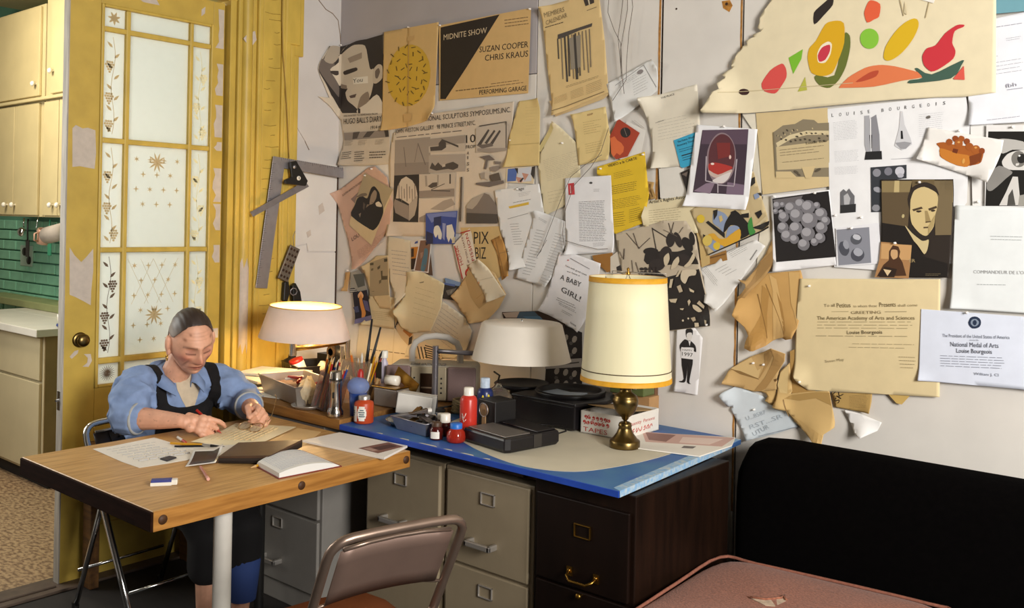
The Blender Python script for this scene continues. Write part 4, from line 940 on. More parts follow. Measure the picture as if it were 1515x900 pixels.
# ================================================================ on the blue board
t = lathe_thing('silver_bowl', 'shallow round silver bowl at the left of the blue board', 'bowl', (-2.60, 2.455, ZB), [(0, .002), (.045, .002), (.06, .018), (.066, .024), (.068, .022), (.062, .014), (.047, 0), (0, 0)], mat('bowl_silver', '9A9890', .3, .9), 'bowl', 36)
open_tray('loaf_tray', 'pale metal tray heaped with crumpled paint tubes', (-2.475, 2.425, ZB), .0, .20, .125, .048, M_alu, .016)
bpy.data.objects['loaf_tray'].rotation_euler = (0, 0, -.08)
M_tube = mat('paint_tube_metal', '5A524E', .3, .8, var=.4, scale=40)
for i in range(9):
 a = rr.random() * 3.1; x, y = -2.475 + rr.uniform(-.045, .045), 2.43 + rr.uniform(-.025, .03); z = ZB + .026 + .005 * i
 t = thing('paint_tube', 'crumpled metal paint tube in the pale metal tray', 'paint tube', (x, y, z), a, 'paint tubes in the pale metal tray')
 m = [M_tube, M_alu, M_dk, M_brassd][i % 4]
 part('tube', m, t, lambda b: b.add([(-.04, -.014, 0), (-.04, .014, 0), (-.04, .014, .002), (-.04, -.014, .002)] + [(.03, .013 * math.cos(q), .009 + .011 * math.sin(q)) for q in (-2.36, -.78, .78, 2.36)], [(0, 1, 2, 3), (7, 6, 5, 4), (0, 4, 5, 1), (1, 5, 6, 2), (2, 6, 7, 3), (3, 7, 4, 0)]), bevel=.004)
 part('cap', M_dk if i % 2 else M_wh, t, lambda b: b.cyl((.03, 0, .009), (.045, 0, .009), .008, n=10))
for i in range(4):
 o = tag(part('stick', [M_wood, M_brassd][i % 2], None, lambda b: b.box((0, 0, .006), (.16 - .02 * i, .014, .01)), bevel=.002), 'flat wooden stick lying behind the tray of paint tubes', 'stick', 'wooden sticks behind the paint tubes')
 o.location = (-2.47 + .02 * i, 2.545 + .022 * i, ZB + .001); o.rotation_euler = (0, 0, .1 + .12 * i)
M_redg = mat('red_ink_glass', 'B03020', .12, trans=.35, ior=1.4)
def bottle(name, label, loc, prof, m, cap, mc, labelband=None):
 t = lathe_thing(name, label, 'bottle', loc, prof, m, 'body', 28)
 part('cap', mc, t, lambda b: b.lathe(cap, n=24))
 if labelband: part('label', M_porc, t, lambda b: lab_patch(b, *labelband))
 return t
M_darkred = mat('dark_red_glass', '4A1612', .12, trans=.2, ior=1.4)
t = bottle('ink_bottle', 'small dark red ink bottle with a white label and brown cap', (-2.345, 2.375, ZB), [(0, 0), (.022, 0), (.024, .004), (.024, .036), (.018, .044), (.015, .048)], M_darkred, [(.0175, .046), (.0175, .06), (.015, .062), (0, .062)], mat('brown_cap', '4A3424', .5), (-1.75, -.35, .006, .03, .0247))
bottle('ink_bottle', 'small red ink bottle with a white cap behind the brown capped one', (-2.365, 2.44, ZB), [(0, 0), (.022, 0), (.024, .004), (.024, .038), (.016, .046), (.015, .05)], M_darkred, [(.0185, .048), (.0185, .077), (.016, .079), (0, .079)], M_porc)
bottle('ink_bottle', 'short white capped bottle standing against the paint tube tray', (-2.42, 2.475, ZB), [(0, 0), (.018, 0), (.018, .04), (.014, .046)], M_darkred, [(.015, .045), (.015, .066), (0, .067)], M_porc)
bottle('ink_jar', 'round red jar with a bright blue cap', (-2.268, 2.395, ZB), [(0, 0), (.028, 0), (.033, .006), (.034, .02), (.031, .036), (.022, .046), (.020, .05)], M_redg, [(.0215, .048), (.0215, .064), (.019, .066), (0, .066)], mat('bright_blue_cap', '2A6CC0', .4))
t = bottle('paint_bottle', 'tall red squeeze bottle with a white cap', (-2.285, 2.475, ZB), [(0, 0), (.029, 0), (.031, .004), (.031, .135), (.027, .145), (.018, .152)], mat('red_paint_bottle', 'BE3226', .3), [(.0185, .150), (.0175, .178), (.015, .18), (0, .18)], M_porc)
part('print', M_porc, t, lambda b: [b.tube([(.0313 * math.cos(a), .0313 * math.sin(a), z) for a, z in zip((-1.9, -1.6, -1.35, -1.1), zz)], .0012, 5) for zz in ((.075, .09, .072, .092), (.062, .08, .06, .07))]).__setitem__('kind', 'stuff')
t = bottle('paint_bottle', 'dark blue bottle with a pale cap and yellow drips', (-2.372, 2.66, ZB), [(0, 0), (.029, 0), (.031, .004), (.031, .125), (.027, .137), (.019, .145)], mat('navy_bottle', '1E2A5A', .3), [(.0185, .143), (.018, .18), (.015, .182), (0, .182)], mat('pale_blue_cap', 'B9C8DA', .5, var=.2, scale=60))
part('drip', mat('yellow_paint_drip', 'D8C22A', .4), t, lambda b: [b.ell((.031 * math.cos(a), .031 * math.sin(a), z), (.006, .006, h), 8, 6) for a, z, h in ((-1.1, .10, .022), (-.7, .095, .018), (-.4, .105, .02))]).__setitem__('kind', 'stuff')
# black cube and flat recorder
t = box_thing('black_cube', 'matt black cube shaped device with a round tan lens', 'device', (-2.262, 2.605, ZB), (.10, .10, .125), -.18, mat('matt_black', '121010', .5), .004)
part('lens', mat('tan_disc', '9A7B58', .35), t, lambda b: b.lathe([(.024, 0), (.024, .003), (.02, .004), (0, .004)], (-.012, -.05, .088), 24, (0, -1, 0)))
part('lens_tail', mat('tan_disc'), t, lambda b: b.prism([(-.022, .0), (.0, .0), (-.002, .07), (-.020, .07)], lambda u, v, d: (u, d, v + .02), -.054, -.05))
part('lens_ring', M_alu, t, lambda b: b.tube([(-.012 + .0245 * math.cos(a), -.0545, .088 + .0245 * math.sin(a)) for a in [2 * PI * k / 28 for k in range(28)]], .0015, 5, closed=True))
M_blkp = mat('black_recorder', '151214', .38)
t = thing('cassette_recorder', 'flat black tape recorder with a grey top plate near the desk edge', 'recorder', (-2.118, 2.52, ZC), -.17)
def rec(b):
 P = [(-.115, -.125), (.11, -.125), (.12, -.105), (.115, .12), (.09, .13), (-.1, .13), (-.12, .11)]
 n = len(P); V = []
 for z, k in ((.0, .94), (.012, 1), (.042, 1), (.05, .97)): V += [(x * k, y * k, z) for x, y in P]
 F = [tuple(reversed(range(n))), tuple(3 * n + k for k in range(n))]
 for i in range(3):
  for k in range(n): F.append((i * n + k, i * n + (k + 1) % n, (i + 1) * n + (k + 1) % n, (i + 1) * n + k))
 b.add(V, F)
part('body', M_blkp, t, rec, bevel=.003)
part('top_plate', mat('grey_top_plate', '6E6862', .35, .3), t, lambda b: b.bb((-.105, -.112, .050), (.098, .0, .0535)), bevel=.002)
part('lid', M_blkp, t, lambda b: b.bb((-.10, .028, .050), (.10, .115, .0555)), bevel=.003)
part('hinge_band', mat('band_grey', '3A3632', .35, .3), t, lambda b: b.bb((.1165, .0, .006), (.1195, .035, .05)), bevel=.001)
tag(part('recorder_cable', M_blkp, None, lambda b: b.tube([(-2.17, 2.66, .79), (-2.15, 2.72, .805), (-2.07, 2.76, .81), (-2.03, 2.72, .80), (-2.05, 2.66, .79)], .003, 6)), 'thin black flex looping behind the flat tape recorder', 'cable')
# glass globe
t = thing('glass_globe', 'clear round glass globe beside the big black box', 'globe', (-2.37, 2.735, ZB))
part('globe', mat('thin_glass', 'F2EEE6', .03, trans=.96, ior=1.12), t, lambda b: b.lathe([(.02, .0), (.03, .02), (.052, .045), (.058, .075), (.052, .105), (.036, .126), (.016, .137), (.01, .15), (.0, .152)], n=32))
part('collar', mat('tan_collar', 'A08A66', .6), t, lambda b: b.lathe([(.03, 0), (.032, .012), (.024, .014)], n=20))
# turntable like box
t = thing('slide_projector', 'large black box with a round rimmed top tray holding pale slides', 'projector', (-2.215, 2.965, ZC))
part('body', M_blkp, t, lambda b: b.prism([(-.145, -.155), (.155, -.155), (.155, .14), (-.145, .14)], lambda u, v, d: (u, v, d), .004, .095), bevel=.006)
part('overhang', M_blkp, t, lambda b: b.prism([(-.15, -.16), (.16, -.16), (.21, -.02), (.2, .14), (-.15, .14)], lambda u, v, d: (u, v, d), .092, .106), bevel=.004)
part('round_rim', M_blkp, t, lambda b: b.lathe([(.135, .104), (.14, .118), (.136, .124), (.122, .122), (.12, .108), (.06, .107), (0, .107)], (.02, -.0, 0), 44))
part('foot', M_blkp, t, lambda b: b.cyl((.12, -.13, 0), (.12, -.13, .006), .016, n=12)); part('foot', M_blkp, t, lambda b: b.cyl((-.12, -.13, 0), (-.12, -.13, .006), .016, n=12))
part('slide', mat('pale_blue_card', 'A9B5C4', .6), t, lambda b: b.prism([(-.07, -.07), (.0, -.085), (.02, -.0), (-.06, .02)], lambda u, v, d: (u, v, d), .108, .112)); part('slide', mat('pale_blue_card'), t, lambda b: b.prism([(.01, -.085), (.09, -.05), (.08, .03), (.025, .0)], lambda u, v, d: (u, v, d), .108, .113))
t = thing('slide_carousel', 'round black dish behind the big black box', 'dish', (-2.46, 2.985, ZB)); part('dish', M_blkp, t, lambda b: b.lathe([(.05, 0), (.05, .085), (.1, .098), (.115, .112), (.11, .116), (.098, .106), (0, .1)], n=36))
tag(part('pyramid_block', mat('brown_pyramid', '4A2C22', .6), None, lambda b: b.add([(-.03, -.03, 0), (.03, -.03, 0), (.03, .03, 0), (-.03, .03, 0), (0, 0, .06)], [(3, 2, 1, 0), (0, 1, 4), (1, 2, 4), (2, 3, 4), (3, 0, 4)])), 'dark brown pyramid block behind the glass globe', 'block').location = (-2.49, 2.865, ZB + .07)
box_thing('card_box', 'worn brown carton under the dark pyramid block', 'box', (-2.50, 2.86, ZB), (.13, .09, .069), .2, mat('brown_card', '7A6446', .8, var=.1), .003)
# tape carton
M_card = mat('white_card', 'DAD5CB', .65, var=.03); M_rp = mat('red_print', 'B8342C', .6)
tp = thing('tape_carton', 'white carton printed with red scrollwork and the word tape', 'box', (-2.045, 2.83, ZC), .0)
A1 = Vector((.215, .0)).normalized(); 
tp.rotation_euler = (0, 0, .02)
part('walls', M_card, tp, lambda b: [b.bb(lo, hi) for lo, hi in (((0, 0, 0), (.19, .003, .082)), ((0, .24, 0), (.19, .243, .082)), ((0, 0, 0), (.003, .243, .082)), ((.187, 0, 0), (.19, .243, .082)), ((0, 0, 0), (.19, .243, .003)))])
part('flap', mat('kraft_inside', 'A98A5E', .8), tp, lambda b: b.box((.10, .13, .088), (.18, .2, .002), rot=Matrix.Rotation(-.12, 3, 'X')))
def tapeprint(b):
 r2 = random.Random(3)
 add_text(b, 'TAPES', (.012, -.0006, .008), (.118, -.0006, .008), (0, 0, 1), 'B8342C', h=.017)
part('lettering', INK, tp, tapeprint, fix=False)
def scroll(b):
 r2 = random.Random(6)
 for i in range(7):
  for j in range(2):
   cx, cz = .016 + i * .017 + .006 * (j % 2), .042 + j * .019
   a0 = r2.random() * 6; rad = .0085
   b.tube([(cx + rad * (1 - .09 * k) * math.cos(a0 + k * .75), -.0004, cz + rad * (1 - .09 * k) * math.sin(a0 + k * .75)) for k in range(10)], .0017, 4)
   b.ell((cx, -.0003, cz), (.003, .0008, .003), 8, 4)
part('scroll_print', M_rp, tp, scroll).__setitem__('kind', 'stuff')
def side_print(b):
 add_text(b, 'Quantity', (.1906, .03, .045), (.1906, .115, .045), (0, 0, 1), 'B8342C', h=.013, slant=.2)
 add_text(b, 'Persons', (.1906, .13, .045), (.1906, .21, .045), (0, 0, 1), 'B8342C', h=.013, slant=.2)
part('lettering', INK, tp, side_print, fix=False)
part('side_scroll', M_rp, tp, lambda b: [b.tube([(.1904, .04 + i * .024 + .009 * math.cos(q + i), .024 + .008 * math.sin(q * 1.3 + i)) for q in (0, 1, 2, 3, 4)], .0016, 4) for i in range(7)]).__setitem__('kind', 'stuff')
tb_ = box_thing('cardboard_box', 'tan cardboard box standing behind the white tape carton', 'box', (-1.99, 3.115, ZC), (.17, .07, .115), 0, mat('kraft_card', 'A98256', .8, var=.06), .002)
t = box_thing('green_tin', 'olive green metal tin resting on the tan cardboard box', 'tin', (-2.0, 3.105, ZC + .1155), (.155, .08, .055), .0, mat('olive_green_tin', '5E6A3E', .4, .2), .004)
part('lid', mat('olive_green_tin'), t, lambda b: b.bb((-.08, -.043, .04), (.08, .043, .058)), bevel=.003); part('latch', M_steel, t, lambda b: b.box((.04, -.044, .035), (.014, .004, .02)), bevel=.001)
tag(part('dark_bracket', M_dk, None, lambda b: b.box((0, 0, .014), (.06, .05, .028)), bevel=.002), 'small dark block on top of the olive tin', 'block').location = (-1.965, 3.10, ZC + .174)
def flat_sheet(name, label, cat, P, z, th, m, prints=(), bev=.0):
 c = (sum(p[0] for p in P) / len(P), sum(p[1] for p in P) / len(P))
 if signed2(P) < 0: P = P[::-1]
 o = MB(); o.prism([(u - c[0], v - c[1]) for u, v in P], lambda u, v, d: (u, v, d), 0, th)
 ob = tag(o.build(name, m, None, bevel=bev), label, cat); ob.location = (c[0], c[1], z)
 if prints:
  b = MB()
  for i, (col, Q) in enumerate(prints): b.prism([(u - c[0], v - c[1]) for u, v in Q], lambda u, v, d: (u, v, d), th + .0001, th + .0003 + .0001 * i, col)
  b.build('print', INK, ob)
 return ob
def signed2(P): return sum(P[i - 1][0] * P[i][1] - P[i][0] * P[i - 1][1] for i in range(len(P)))
def lines_on(P, n, col, m=.12, fill=.28, seed=1):
 # rows of words across a quadrilateral (tl, tr, br, bl)
 r2 = random.Random(seed); out = []
 L = lambda u, v: tuple((P[0][k] * (1 - u) + P[1][k] * u) * (1 - v) + (P[3][k] * (1 - u) + P[2][k] * u) * v for k in (0, 1))
 for i in range(n):
  v = m + (1 - 2 * m) * i / n; u = m; end = 1 - m - .2 * r2.random()
  while u < end:
   w_ = min(.05 + .1 * r2.random(), end - u)
   out.append((col, [L(u, v), L(u + w_, v), L(u + w_, v + fill * (1 - 2 * m) / n), L(u, v + fill * (1 - 2 * m) / n)])); u += w_ + .025
 return out
T2 = lambda p: (p[0], p[1])
flat_sheet('magazine', 'pale magazine page with a blurred pink photo at the back corner of the desk', 'magazine', [T2((-1.786, 2.75, 0.778)), T2((-1.885, 2.977, 0.778)), T2((-1.583, 3.156, 0.778)), T2((-1.533, 3.031, 0.778)), T2((-1.539, 2.811, 0.778))], ZC, .004, M_sheet,
 [('C9A498', [T2((-1.876, 2.986, 0.778)), T2((-1.58, 3.144, 0.778)), T2((-1.549, 2.987, 0.778)), T2((-1.779, 2.856, 0.778))]), ('8A6258', [T2((-1.861, 2.985, 0.778)), T2((-1.757, 3.028, 0.778)), T2((-1.727, 2.908, 0.778)), T2((-1.787, 2.891, 0.778))]), ('E0C8BC', [T2((-1.722, 3.017, 0.778)), T2((-1.6, 3.094, 0.778)), T2((-1.595, 2.983, 0.778)), T2((-1.688, 2.933, 0.778))]),
  ('6A625E', [T2((-1.65, 2.9, 0.778)), T2((-1.614, 2.922, 0.778)), T2((-1.608, 2.887, 0.778)), T2((-1.641, 2.867, 0.778))])], .001)

# ================================================================ on the table
ZT_ = .7505
QP = [T2((-3.138, 1.521, 0.75)), T2((-3.119, 1.751, 0.75)), T2((-2.774, 1.779, 0.75)), T2((-2.807, 1.516, 0.75))]
flat_sheet('drawing_sheet', 'large white sheet of handwriting at the left of the table', 'paper', [T2((-3.138, 1.521, 0.75)), T2((-3.13, 1.583, 0.75)), T2((-3.149, 1.75, 0.75)), T2((-3.001, 1.754, 0.75)), T2((-2.774, 1.779, 0.75)), T2((-2.789, 1.603, 0.75)), T2((-2.802, 1.509, 0.75)), T2((-2.91, 1.507, 0.75))], ZT_, .0008, M_sheet,
 lines_on(QP, 7, 'B5B2AE', .12, .12, 4) + [('2E2E34', [T2((-2.848, 1.605, 0.75)), T2((-2.858, 1.645, 0.75)), T2((-2.827, 1.651, 0.75)), T2((-2.809, 1.607, 0.75))])])
flat_sheet('drawing_sheet', 'white sheet running beneath the brushes toward the dark folder', 'paper', [T2((-2.966, 1.734, 0.75)), T2((-2.918, 1.924, 0.75)), T2((-2.739, 1.933, 0.75)), T2((-2.759, 1.756, 0.75))], ZT_ + .001, .0008, M_sheet)
DW = [T2((-2.994, 1.804, 0.75)), T2((-3.073, 1.982, 0.75)), T2((-3.148, 2.09, 0.75)), T2((-2.931, 2.208, 0.75)), T2((-2.8, 1.956, 0.75)), T2((-2.873, 1.855, 0.75))]
flat_sheet('drawing_sheet', 'cream drawing under her hands, lit warm by the lamp', 'paper', DW, ZT_ + .002, .0008, mat('cream_drawing', 'E9DCB8', .8, var=.03), lines_on([DW[0], DW[2], DW[3], DW[4]], 9, 'D6BE92', .12, .1, 8))
flat_sheet('drawing_sheet', 'plain buff sheet right of the lit drawing', 'paper', [T2((-2.8, 1.999, 0.75)), T2((-2.918, 2.205, 0.75)), T2((-2.802, 2.225, 0.75)), T2((-2.676, 2.052, 0.75))], ZT_, .0008, mat('buff_sheet', 'D9B57E', .7))
# brushes and pencils on the table
def rod(name, label, cat, a, b2, segs, z=.006):
 a, b2 = Vector((*a, ZT_ + z)), Vector((*b2, ZT_ + z)); d = b2 - a; L = d.length
 t = thing(name, label, cat, a)
 for nm, m, u0, u1, r0, r1 in segs: part(nm, m, t, lambda b: b.cyl(d * u0, d * u1, r0, r1, 10))
 return t
rod('paint_brush', 'yellow handled brush with a dark tip lying on the white sheet', 'brush', (-3.007, 1.732, 0.755)[:2], (-2.835, 1.835, 0.755)[:2], (('handle', M_yel, 0, .6, .004, .006), ('ferrule', M_steel, .6, .75, .006, .005), ('bristles', M_dk, .75, 1, .005, .001)), .007)
rod('paint_brush', 'thin dark brush lying beside the yellow handled brush', 'brush', (-2.962, 1.722, 0.755)[:2], (-2.874, 1.824, 0.755)[:2], (('handle', M_blackp, 0, .8, .003, .004), ('bristles', M_wood, .8, 1, .004, .001)), .005)
rod('pencil', 'short white and red pencil near her right wrist', 'pencil', (-3.072, 1.798, 0.755)[:2], (-2.979, 1.775, 0.755)[:2], (('shaft', M_wh, 0, .6, .005, .005), ('end', M_red, .6, 1, .005, .004)), .006)
rod('pencil', 'yellow pencil end sticking out from under the open book', 'pencil', (-2.54, 1.741, 0.755)[:2], (-2.558, 1.817, 0.755)[:2], (('tip', M_wood, 0, .28, .001, .0045), ('shaft', M_yel, .28, 1, .0045, .0045)), .006)
rod('pencil', 'pink pencil stub poking out below the instant photo', 'pencil', (-2.657, 1.636, 0.755)[:2], (-2.518, 1.577, 0.755)[:2], (('shaft', mat('pink_shaft', 'B5705E', .5), 0, .85, .0045, .0045), ('eraser', mat('pink_eraser', 'D8A090', .7), .85, 1, .005, .005)), .006)
t = thing('eraser', 'small white eraser in a blue and white printed sleeve', 'eraser', (-2.578, 1.465, ZT_), .95)
part('block', M_porc, t, lambda b: b.bb((-.033, -.012, 0), (.040, .012, .016)), bevel=.003)
part('sleeve', mat('blue_sleeve', '3A4288', .5), t, lambda b: b.bb((-.034, -.0128, .0), (.024, .0128, .0168)), bevel=.001)
part('stripe', M_porc, t, lambda b: b.bb((-.035, -.0132, .0), (.024, -.0122, .010)))
# instant photo, bent up
Ph = [T2((-2.694, 1.604, 0.75)), T2((-2.67, 1.697, 0.75)), T2((-2.767, 1.787, 0.75)), T2((-2.826, 1.714, 0.75))]
t = thing('instant_photo', 'curled instant photo with white border and dark picture on the table', 'photo', (Ph[0][0], Ph[0][1], ZT_))
def bent(b, m0, m1, z_off, col=None):
 V = []; n = 8
 for i in range(n + 1):
  v = m0[1] + (m1[1] - m0[1]) * i / n
  for j in range(5):
   u = m0[0] + (m1[0] - m0[0]) * j / 4
   p = [(Ph[0][k] * (1 - u) + Ph[1][k] * u) * (1 - v) + (Ph[3][k] * (1 - u) + Ph[2][k] * u) * v - Ph[0][k] for k in (0, 1)]
   V.append((p[0], p[1], .004 + .035 * (v - .25) ** 2 + .012 * (u > .8) * v + z_off))
 b.add(V, [(i * 5 + j, i * 5 + j + 1, i * 5 + j + 6, i * 5 + j + 5) for i in range(n) for j in range(4)], col, True)
part('sheet', M_wh, t, lambda b: bent(b, (0, 0), (1, 1), 0), solid=.0008)
part('picture', mat('dark_picture', '2A2624', .25, var=.5, scale=30), t, lambda b: bent(b, (.08, .12), (.92, .86), .0012))
# dark folder
FP = [(-2.672, 1.707, 0.75), (-2.546, 1.819, 0.75), (-2.618, 2, 0.75), (-2.771, 1.847, 0.75)]
t = thing('leather_folder', 'worn dark brown leather folder lying open across the table', 'folder', (FP[0][0], FP[0][1], ZT_))
def fpt(u, v, z): return tuple((FP[0][k] * (1 - u) + FP[1][k] * u) * (1 - v) + (FP[3][k] * (1 - u) + FP[2][k] * u) * v - FP[0][k] for k in (0, 1)) + (z,)
M_leather = mat('brown_leather', '4A3526', .42, var=.25, scale=14, bump=.1)
def fold(b, z0, z1, k):
 V = [fpt(0, 0, z0), fpt(1, 0, z0), fpt(1, 1, z0 + .012), fpt(0, 1, z0 + .006), fpt(0, 0, z1), fpt(1, 0, z1 + .006 * k), fpt(1, 1, z1 + .016 * k), fpt(0, 1, z1 + .006)]
 b.add(V, [(3, 2, 1, 0), (4, 5, 6, 7), (0, 1, 5, 4), (1, 2, 6, 5), (2, 3, 7, 6), (3, 0, 4, 7)])
part('lower_cover', mat('dark_leather', '1E1511', .5), t, lambda b: fold(b, .002, .010, 1), bevel=.002)
part('upper_cover', M_leather, t, lambda b: fold(b, .018, .024, 1.0), bevel=.002)
part('pages', mat('dark_pages', '2A201A', .7), t, lambda b: fold(b, .0102, .0178, 1), bevel=.001)
# open book
BK = [(-2.566, 1.777, 0.75), (-2.389, 1.74, 0.75), (-2.368, 1.96, 0.75), (-2.618, 2, 0.75)]
t = thing('open_book', 'thick open book with red cover and white ruled pages', 'book', (BK[0][0], BK[0][1], ZT_))
def bpt(u, v, z): return tuple((BK[0][k] * (1 - u) + BK[1][k] * u) * (1 - v) + (BK[3][k] * (1 - u) + BK[2][k] * u) * v - BK[0][k] for k in (0, 1)) + (z,)
part('cover', mat('red_cover', '7A2A20', .5), t, lambda b: b.add([bpt(-.02, -.02, 0), bpt(1.02, -.02, 0), bpt(1.02, 1.02, 0), bpt(-.02, 1.02, 0), bpt(-.02, -.02, .003), bpt(1.02, -.02, .003), bpt(1.02, 1.02, .003), bpt(-.02, 1.02, .003)], [(3, 2, 1, 0), (4, 5, 6, 7), (0, 1, 5, 4), (1, 2, 6, 5), (2, 3, 7, 6), (3, 0, 4, 7)]))
def pages(b):
 n = 10; V = []; F = []
 for i in range(n + 1):
  v = i / n; h = .003 + .026 * math.sin(PI * min(1, (.12 + v * .9))) ** .6
  for u, z in ((.02, .003), (.10, h), (.5, h + .001), (1, h * .96), (1.0, .003)): V.append(bpt(u, v, z))
 for i in range(n):
  for j in range(4): F.append((i * 5 + j, i * 5 + j + 1, i * 5 + j + 6, i * 5 + j + 5))
 F += [tuple(range(5)), tuple(n * 5 + j for j in range(4, -1, -1))]
 b.add(V, F)
bk = part('pages', mat('book_page', 'DEDCD6', .8), t, pages)
def rules(b):
 for i in range(12):
  u0 = .16 + i * .068
  P = []
  for k in range(7):
   v = .06 + k * .13; h = .003 + .026 * math.sin(PI * min(1, (.12 + v * .9))) ** .6
   P.append(bpt(u0, v, h + .0012))
  b.tube(P, .0005, 4)
part('ruled_lines', mat('faint_blue_rule', '9AA0B0', .8), bk, rules).__setitem__('kind', 'stuff')
MG = [(-2.721, 2.078, 0.75), (-2.332, 2.117, 0.75), (-2.399, 2.287, 0.75), (-2.728, 2.252, 0.75)]
def mg(u, v): return tuple((MG[0][k] * (1 - u) + MG[1][k] * u) * (1 - v) + (MG[3][k] * (1 - u) + MG[2][k] * u) * v for k in (0, 1))
flat_sheet('magazine', 'thin white magazine with a brown photo along its edge on the table corner', 'magazine', [mg(0, 0), mg(1, 0), mg(1, 1), mg(0, 1)], ZT_, .008, mat('magazine_page', 'E4DDD4', .5),
 [('7A5248', [mg(.62, .22), mg(.88, .16), mg(.98, .88), mg(.74, .96)]), ('4A2A28', [mg(.72, .4), mg(.84, .36), mg(.92, .82), mg(.8, .86)]), ('A98A7E', [mg(.66, .26), mg(.8, .22), mg(.82, .34), mg(.7, .4)])], .001)

t = thing('loose_wires', 'thin dark wires hanging loose down the wall right of the calendar sheet', 'wires', (*(-2.118, 2.459)[:1], YW - .006, 2.459))
for q in (((-2.178, 2.479), (-2.183, 2.413), (-2.152, 2.34), (-2.117, 2.279), (-2.108, 2.158), (-2.096, 2.075)), ((-2.109, 2.469), (-2.12, 2.377), (-2.131, 2.31), (-2.111, 2.158)), ((-2.089, 2.466), (-2.088, 2.412), (-2.108, 2.308), (-2.117, 2.254), (-2.111, 2.136)), ((-2.07, 2.464), (-2.063, 2.419), (-2.079, 2.318), (-2.087, 2.21), (-2.088, 2.129), (-2.151, 2.051)),
 ((-2.168, 1.942), (-2.203, 1.847), (-2.252, 1.784), (-2.337, 1.709), (-2.38, 1.604), (-2.392, 1.509), (-2.376, 1.433)), ((-2.199, 1.833), (-2.28, 1.796), (-2.355, 1.746), (-2.396, 1.667), (-2.451, 1.551), (-2.507, 1.428), (-2.528, 1.404), (-2.475, 1.478)), ((-2.377, 1.478), (-2.306, 1.463), (-2.21, 1.447), (-2.16, 1.451))):
 part('wire', mat('dark_wire', '5A5048', .6), t, lambda b: b.tube([(u - t.location.x, -.022, v - t.location.z) for u, v in q], .0012, 5))

# ================================================================ the seated woman
def fuse(mb, voxel, smooth=2, fac=.5):
 o = mb.build('fuse', None, None, fix=False)
 r = o.modifiers.new('r', 'REMESH'); r.mode = 'VOXEL'; r.voxel_size = voxel
 s = o.modifiers.new('s', 'SMOOTH'); s.iterations = smooth; s.factor = fac
 dg = bpy.context.evaluated_depsgraph_get(); dg.update()
 me = bpy.data.meshes.new_from_object(o.evaluated_get(dg))
 bpy.data.objects.remove(o)
 return me
def limb(b, pts, rad, n=14):
 P = [Vector(p) for p in pts]
 b.tube(P, list(rad), n)
 for p, r in zip(P, rad): b.ell(p, (r, r, r), n, 8)
def sst(a, b_, x):
 t = max(0, min(1, (x - a) / (b_ - a))); return t * t * (3 - 2 * t)
HC = Vector((-3.272, 1.962, 1.066))
HR = Matrix.Rotation(math.radians(-11 - 90), 3, 'Z') @ Matrix.Rotation(math.radians(-20), 3, 'X') @ Matrix.Rotation(math.radians(5), 3, 'Y')
HI = HR.inverted()
G = lambda x, z, cx, cz, sx, sz: math.exp(-((x - cx) / sx) ** 2 - ((z - cz) / sz) ** 2)
def head_pt(th, ph):
 d = Vector((math.sin(th) * math.sin(ph), math.sin(th) * math.cos(ph), math.cos(th)))   # ph=0 faces forward (+y)
 a, c = .079, .128
 bq = .104 if d.y > 0 else .108
 r = 1 / math.sqrt((d.x / a) ** 2 + (d.y / bq) ** 2 + (d.z / c) ** 2)
 p = d * r
 j = sst(.0, -.11, p.z)
 p.x *= 1 - .22 * j
 if p.y < 0: p.y *= 1 - .42 * j
 else: p.y *= 1 - .05 * j
 if p.y > -.01:
  x, z = p.x, p.z; ax = abs(x); w = sst(-.01, .045, p.y)
  q = 0
  q += .010 * G(ax, z, .028, .030, .022, .012) + .006 * G(x, z, 0, .028, .02, .014)
  q += -.019 * G(ax, z, .031, .008, .016, .013) + .0085 * G(ax, z, .031, .004, .013, .0095)
  q += -.004 * G(ax, z, .031, -.010, .014, .004)
  q += .011 * G(x, z, 0, .004, .0085, .022) + .033 * G(x, z, 0, -.028, .0115, .017) + .010 * G(ax, z, .014, -.034, .0085, .009)
  q += -.006 * G(x, z, 0, -.050, .02, .006)
  q += .007 * G(ax, z, .050, -.018, .018, .016)
  q += -.009 * G(ax, z, .036 + max(0, -.035 - z) * .25, -.052, .006, .022)
  q += -.004 * G(ax, z, .058, -.05, .016, .022) + .007 * G(ax, z, .045, -.085, .018, .02)
  q += .006 * G(x, z, 0, -.061, .020, .0055) + .006 * G(x, z, 0, -.074, .018, .006) - .007 * G(x, z, 0, -.0675, .026, .0028)
  q += .011 * G(x, z, 0, -.100, .022, .016) - .004 * G(x, z, 0, -.086, .025, .005)
  for zz in (.052, .064, .076): q -= .0008 * G(x, z, 0, zz, .04, .003)
  p.y += q * w
 return p
def head(b):
 n, m = 150, 130; V = []; F = []
 for i in range(m + 1):
  for k in range(n): V.append(HR @ head_pt(PI * i / m, 2 * PI * k / n) + HC)
 for i in range(m):
  for k in range(n): F.append((i * n + k, (i + 1) * n + k, (i + 1) * n + (k + 1) % n, i * n + (k + 1) % n))
 b.add(V, F, smooth=True)
 for s in (-1, 1):
  e = lambda x, y, z: HR @ Vector((x * s, y, z)) + HC
  b.ell(e(.085, -.012, .0), (.010, .019, .034), 12, 10, rot=HR @ Matrix.Rotation(-.35 * s, 3, 'Z'))
  b.ell(e(.083, -.004, -.034), (.008, .011, .014), 10, 8, rot=HR)
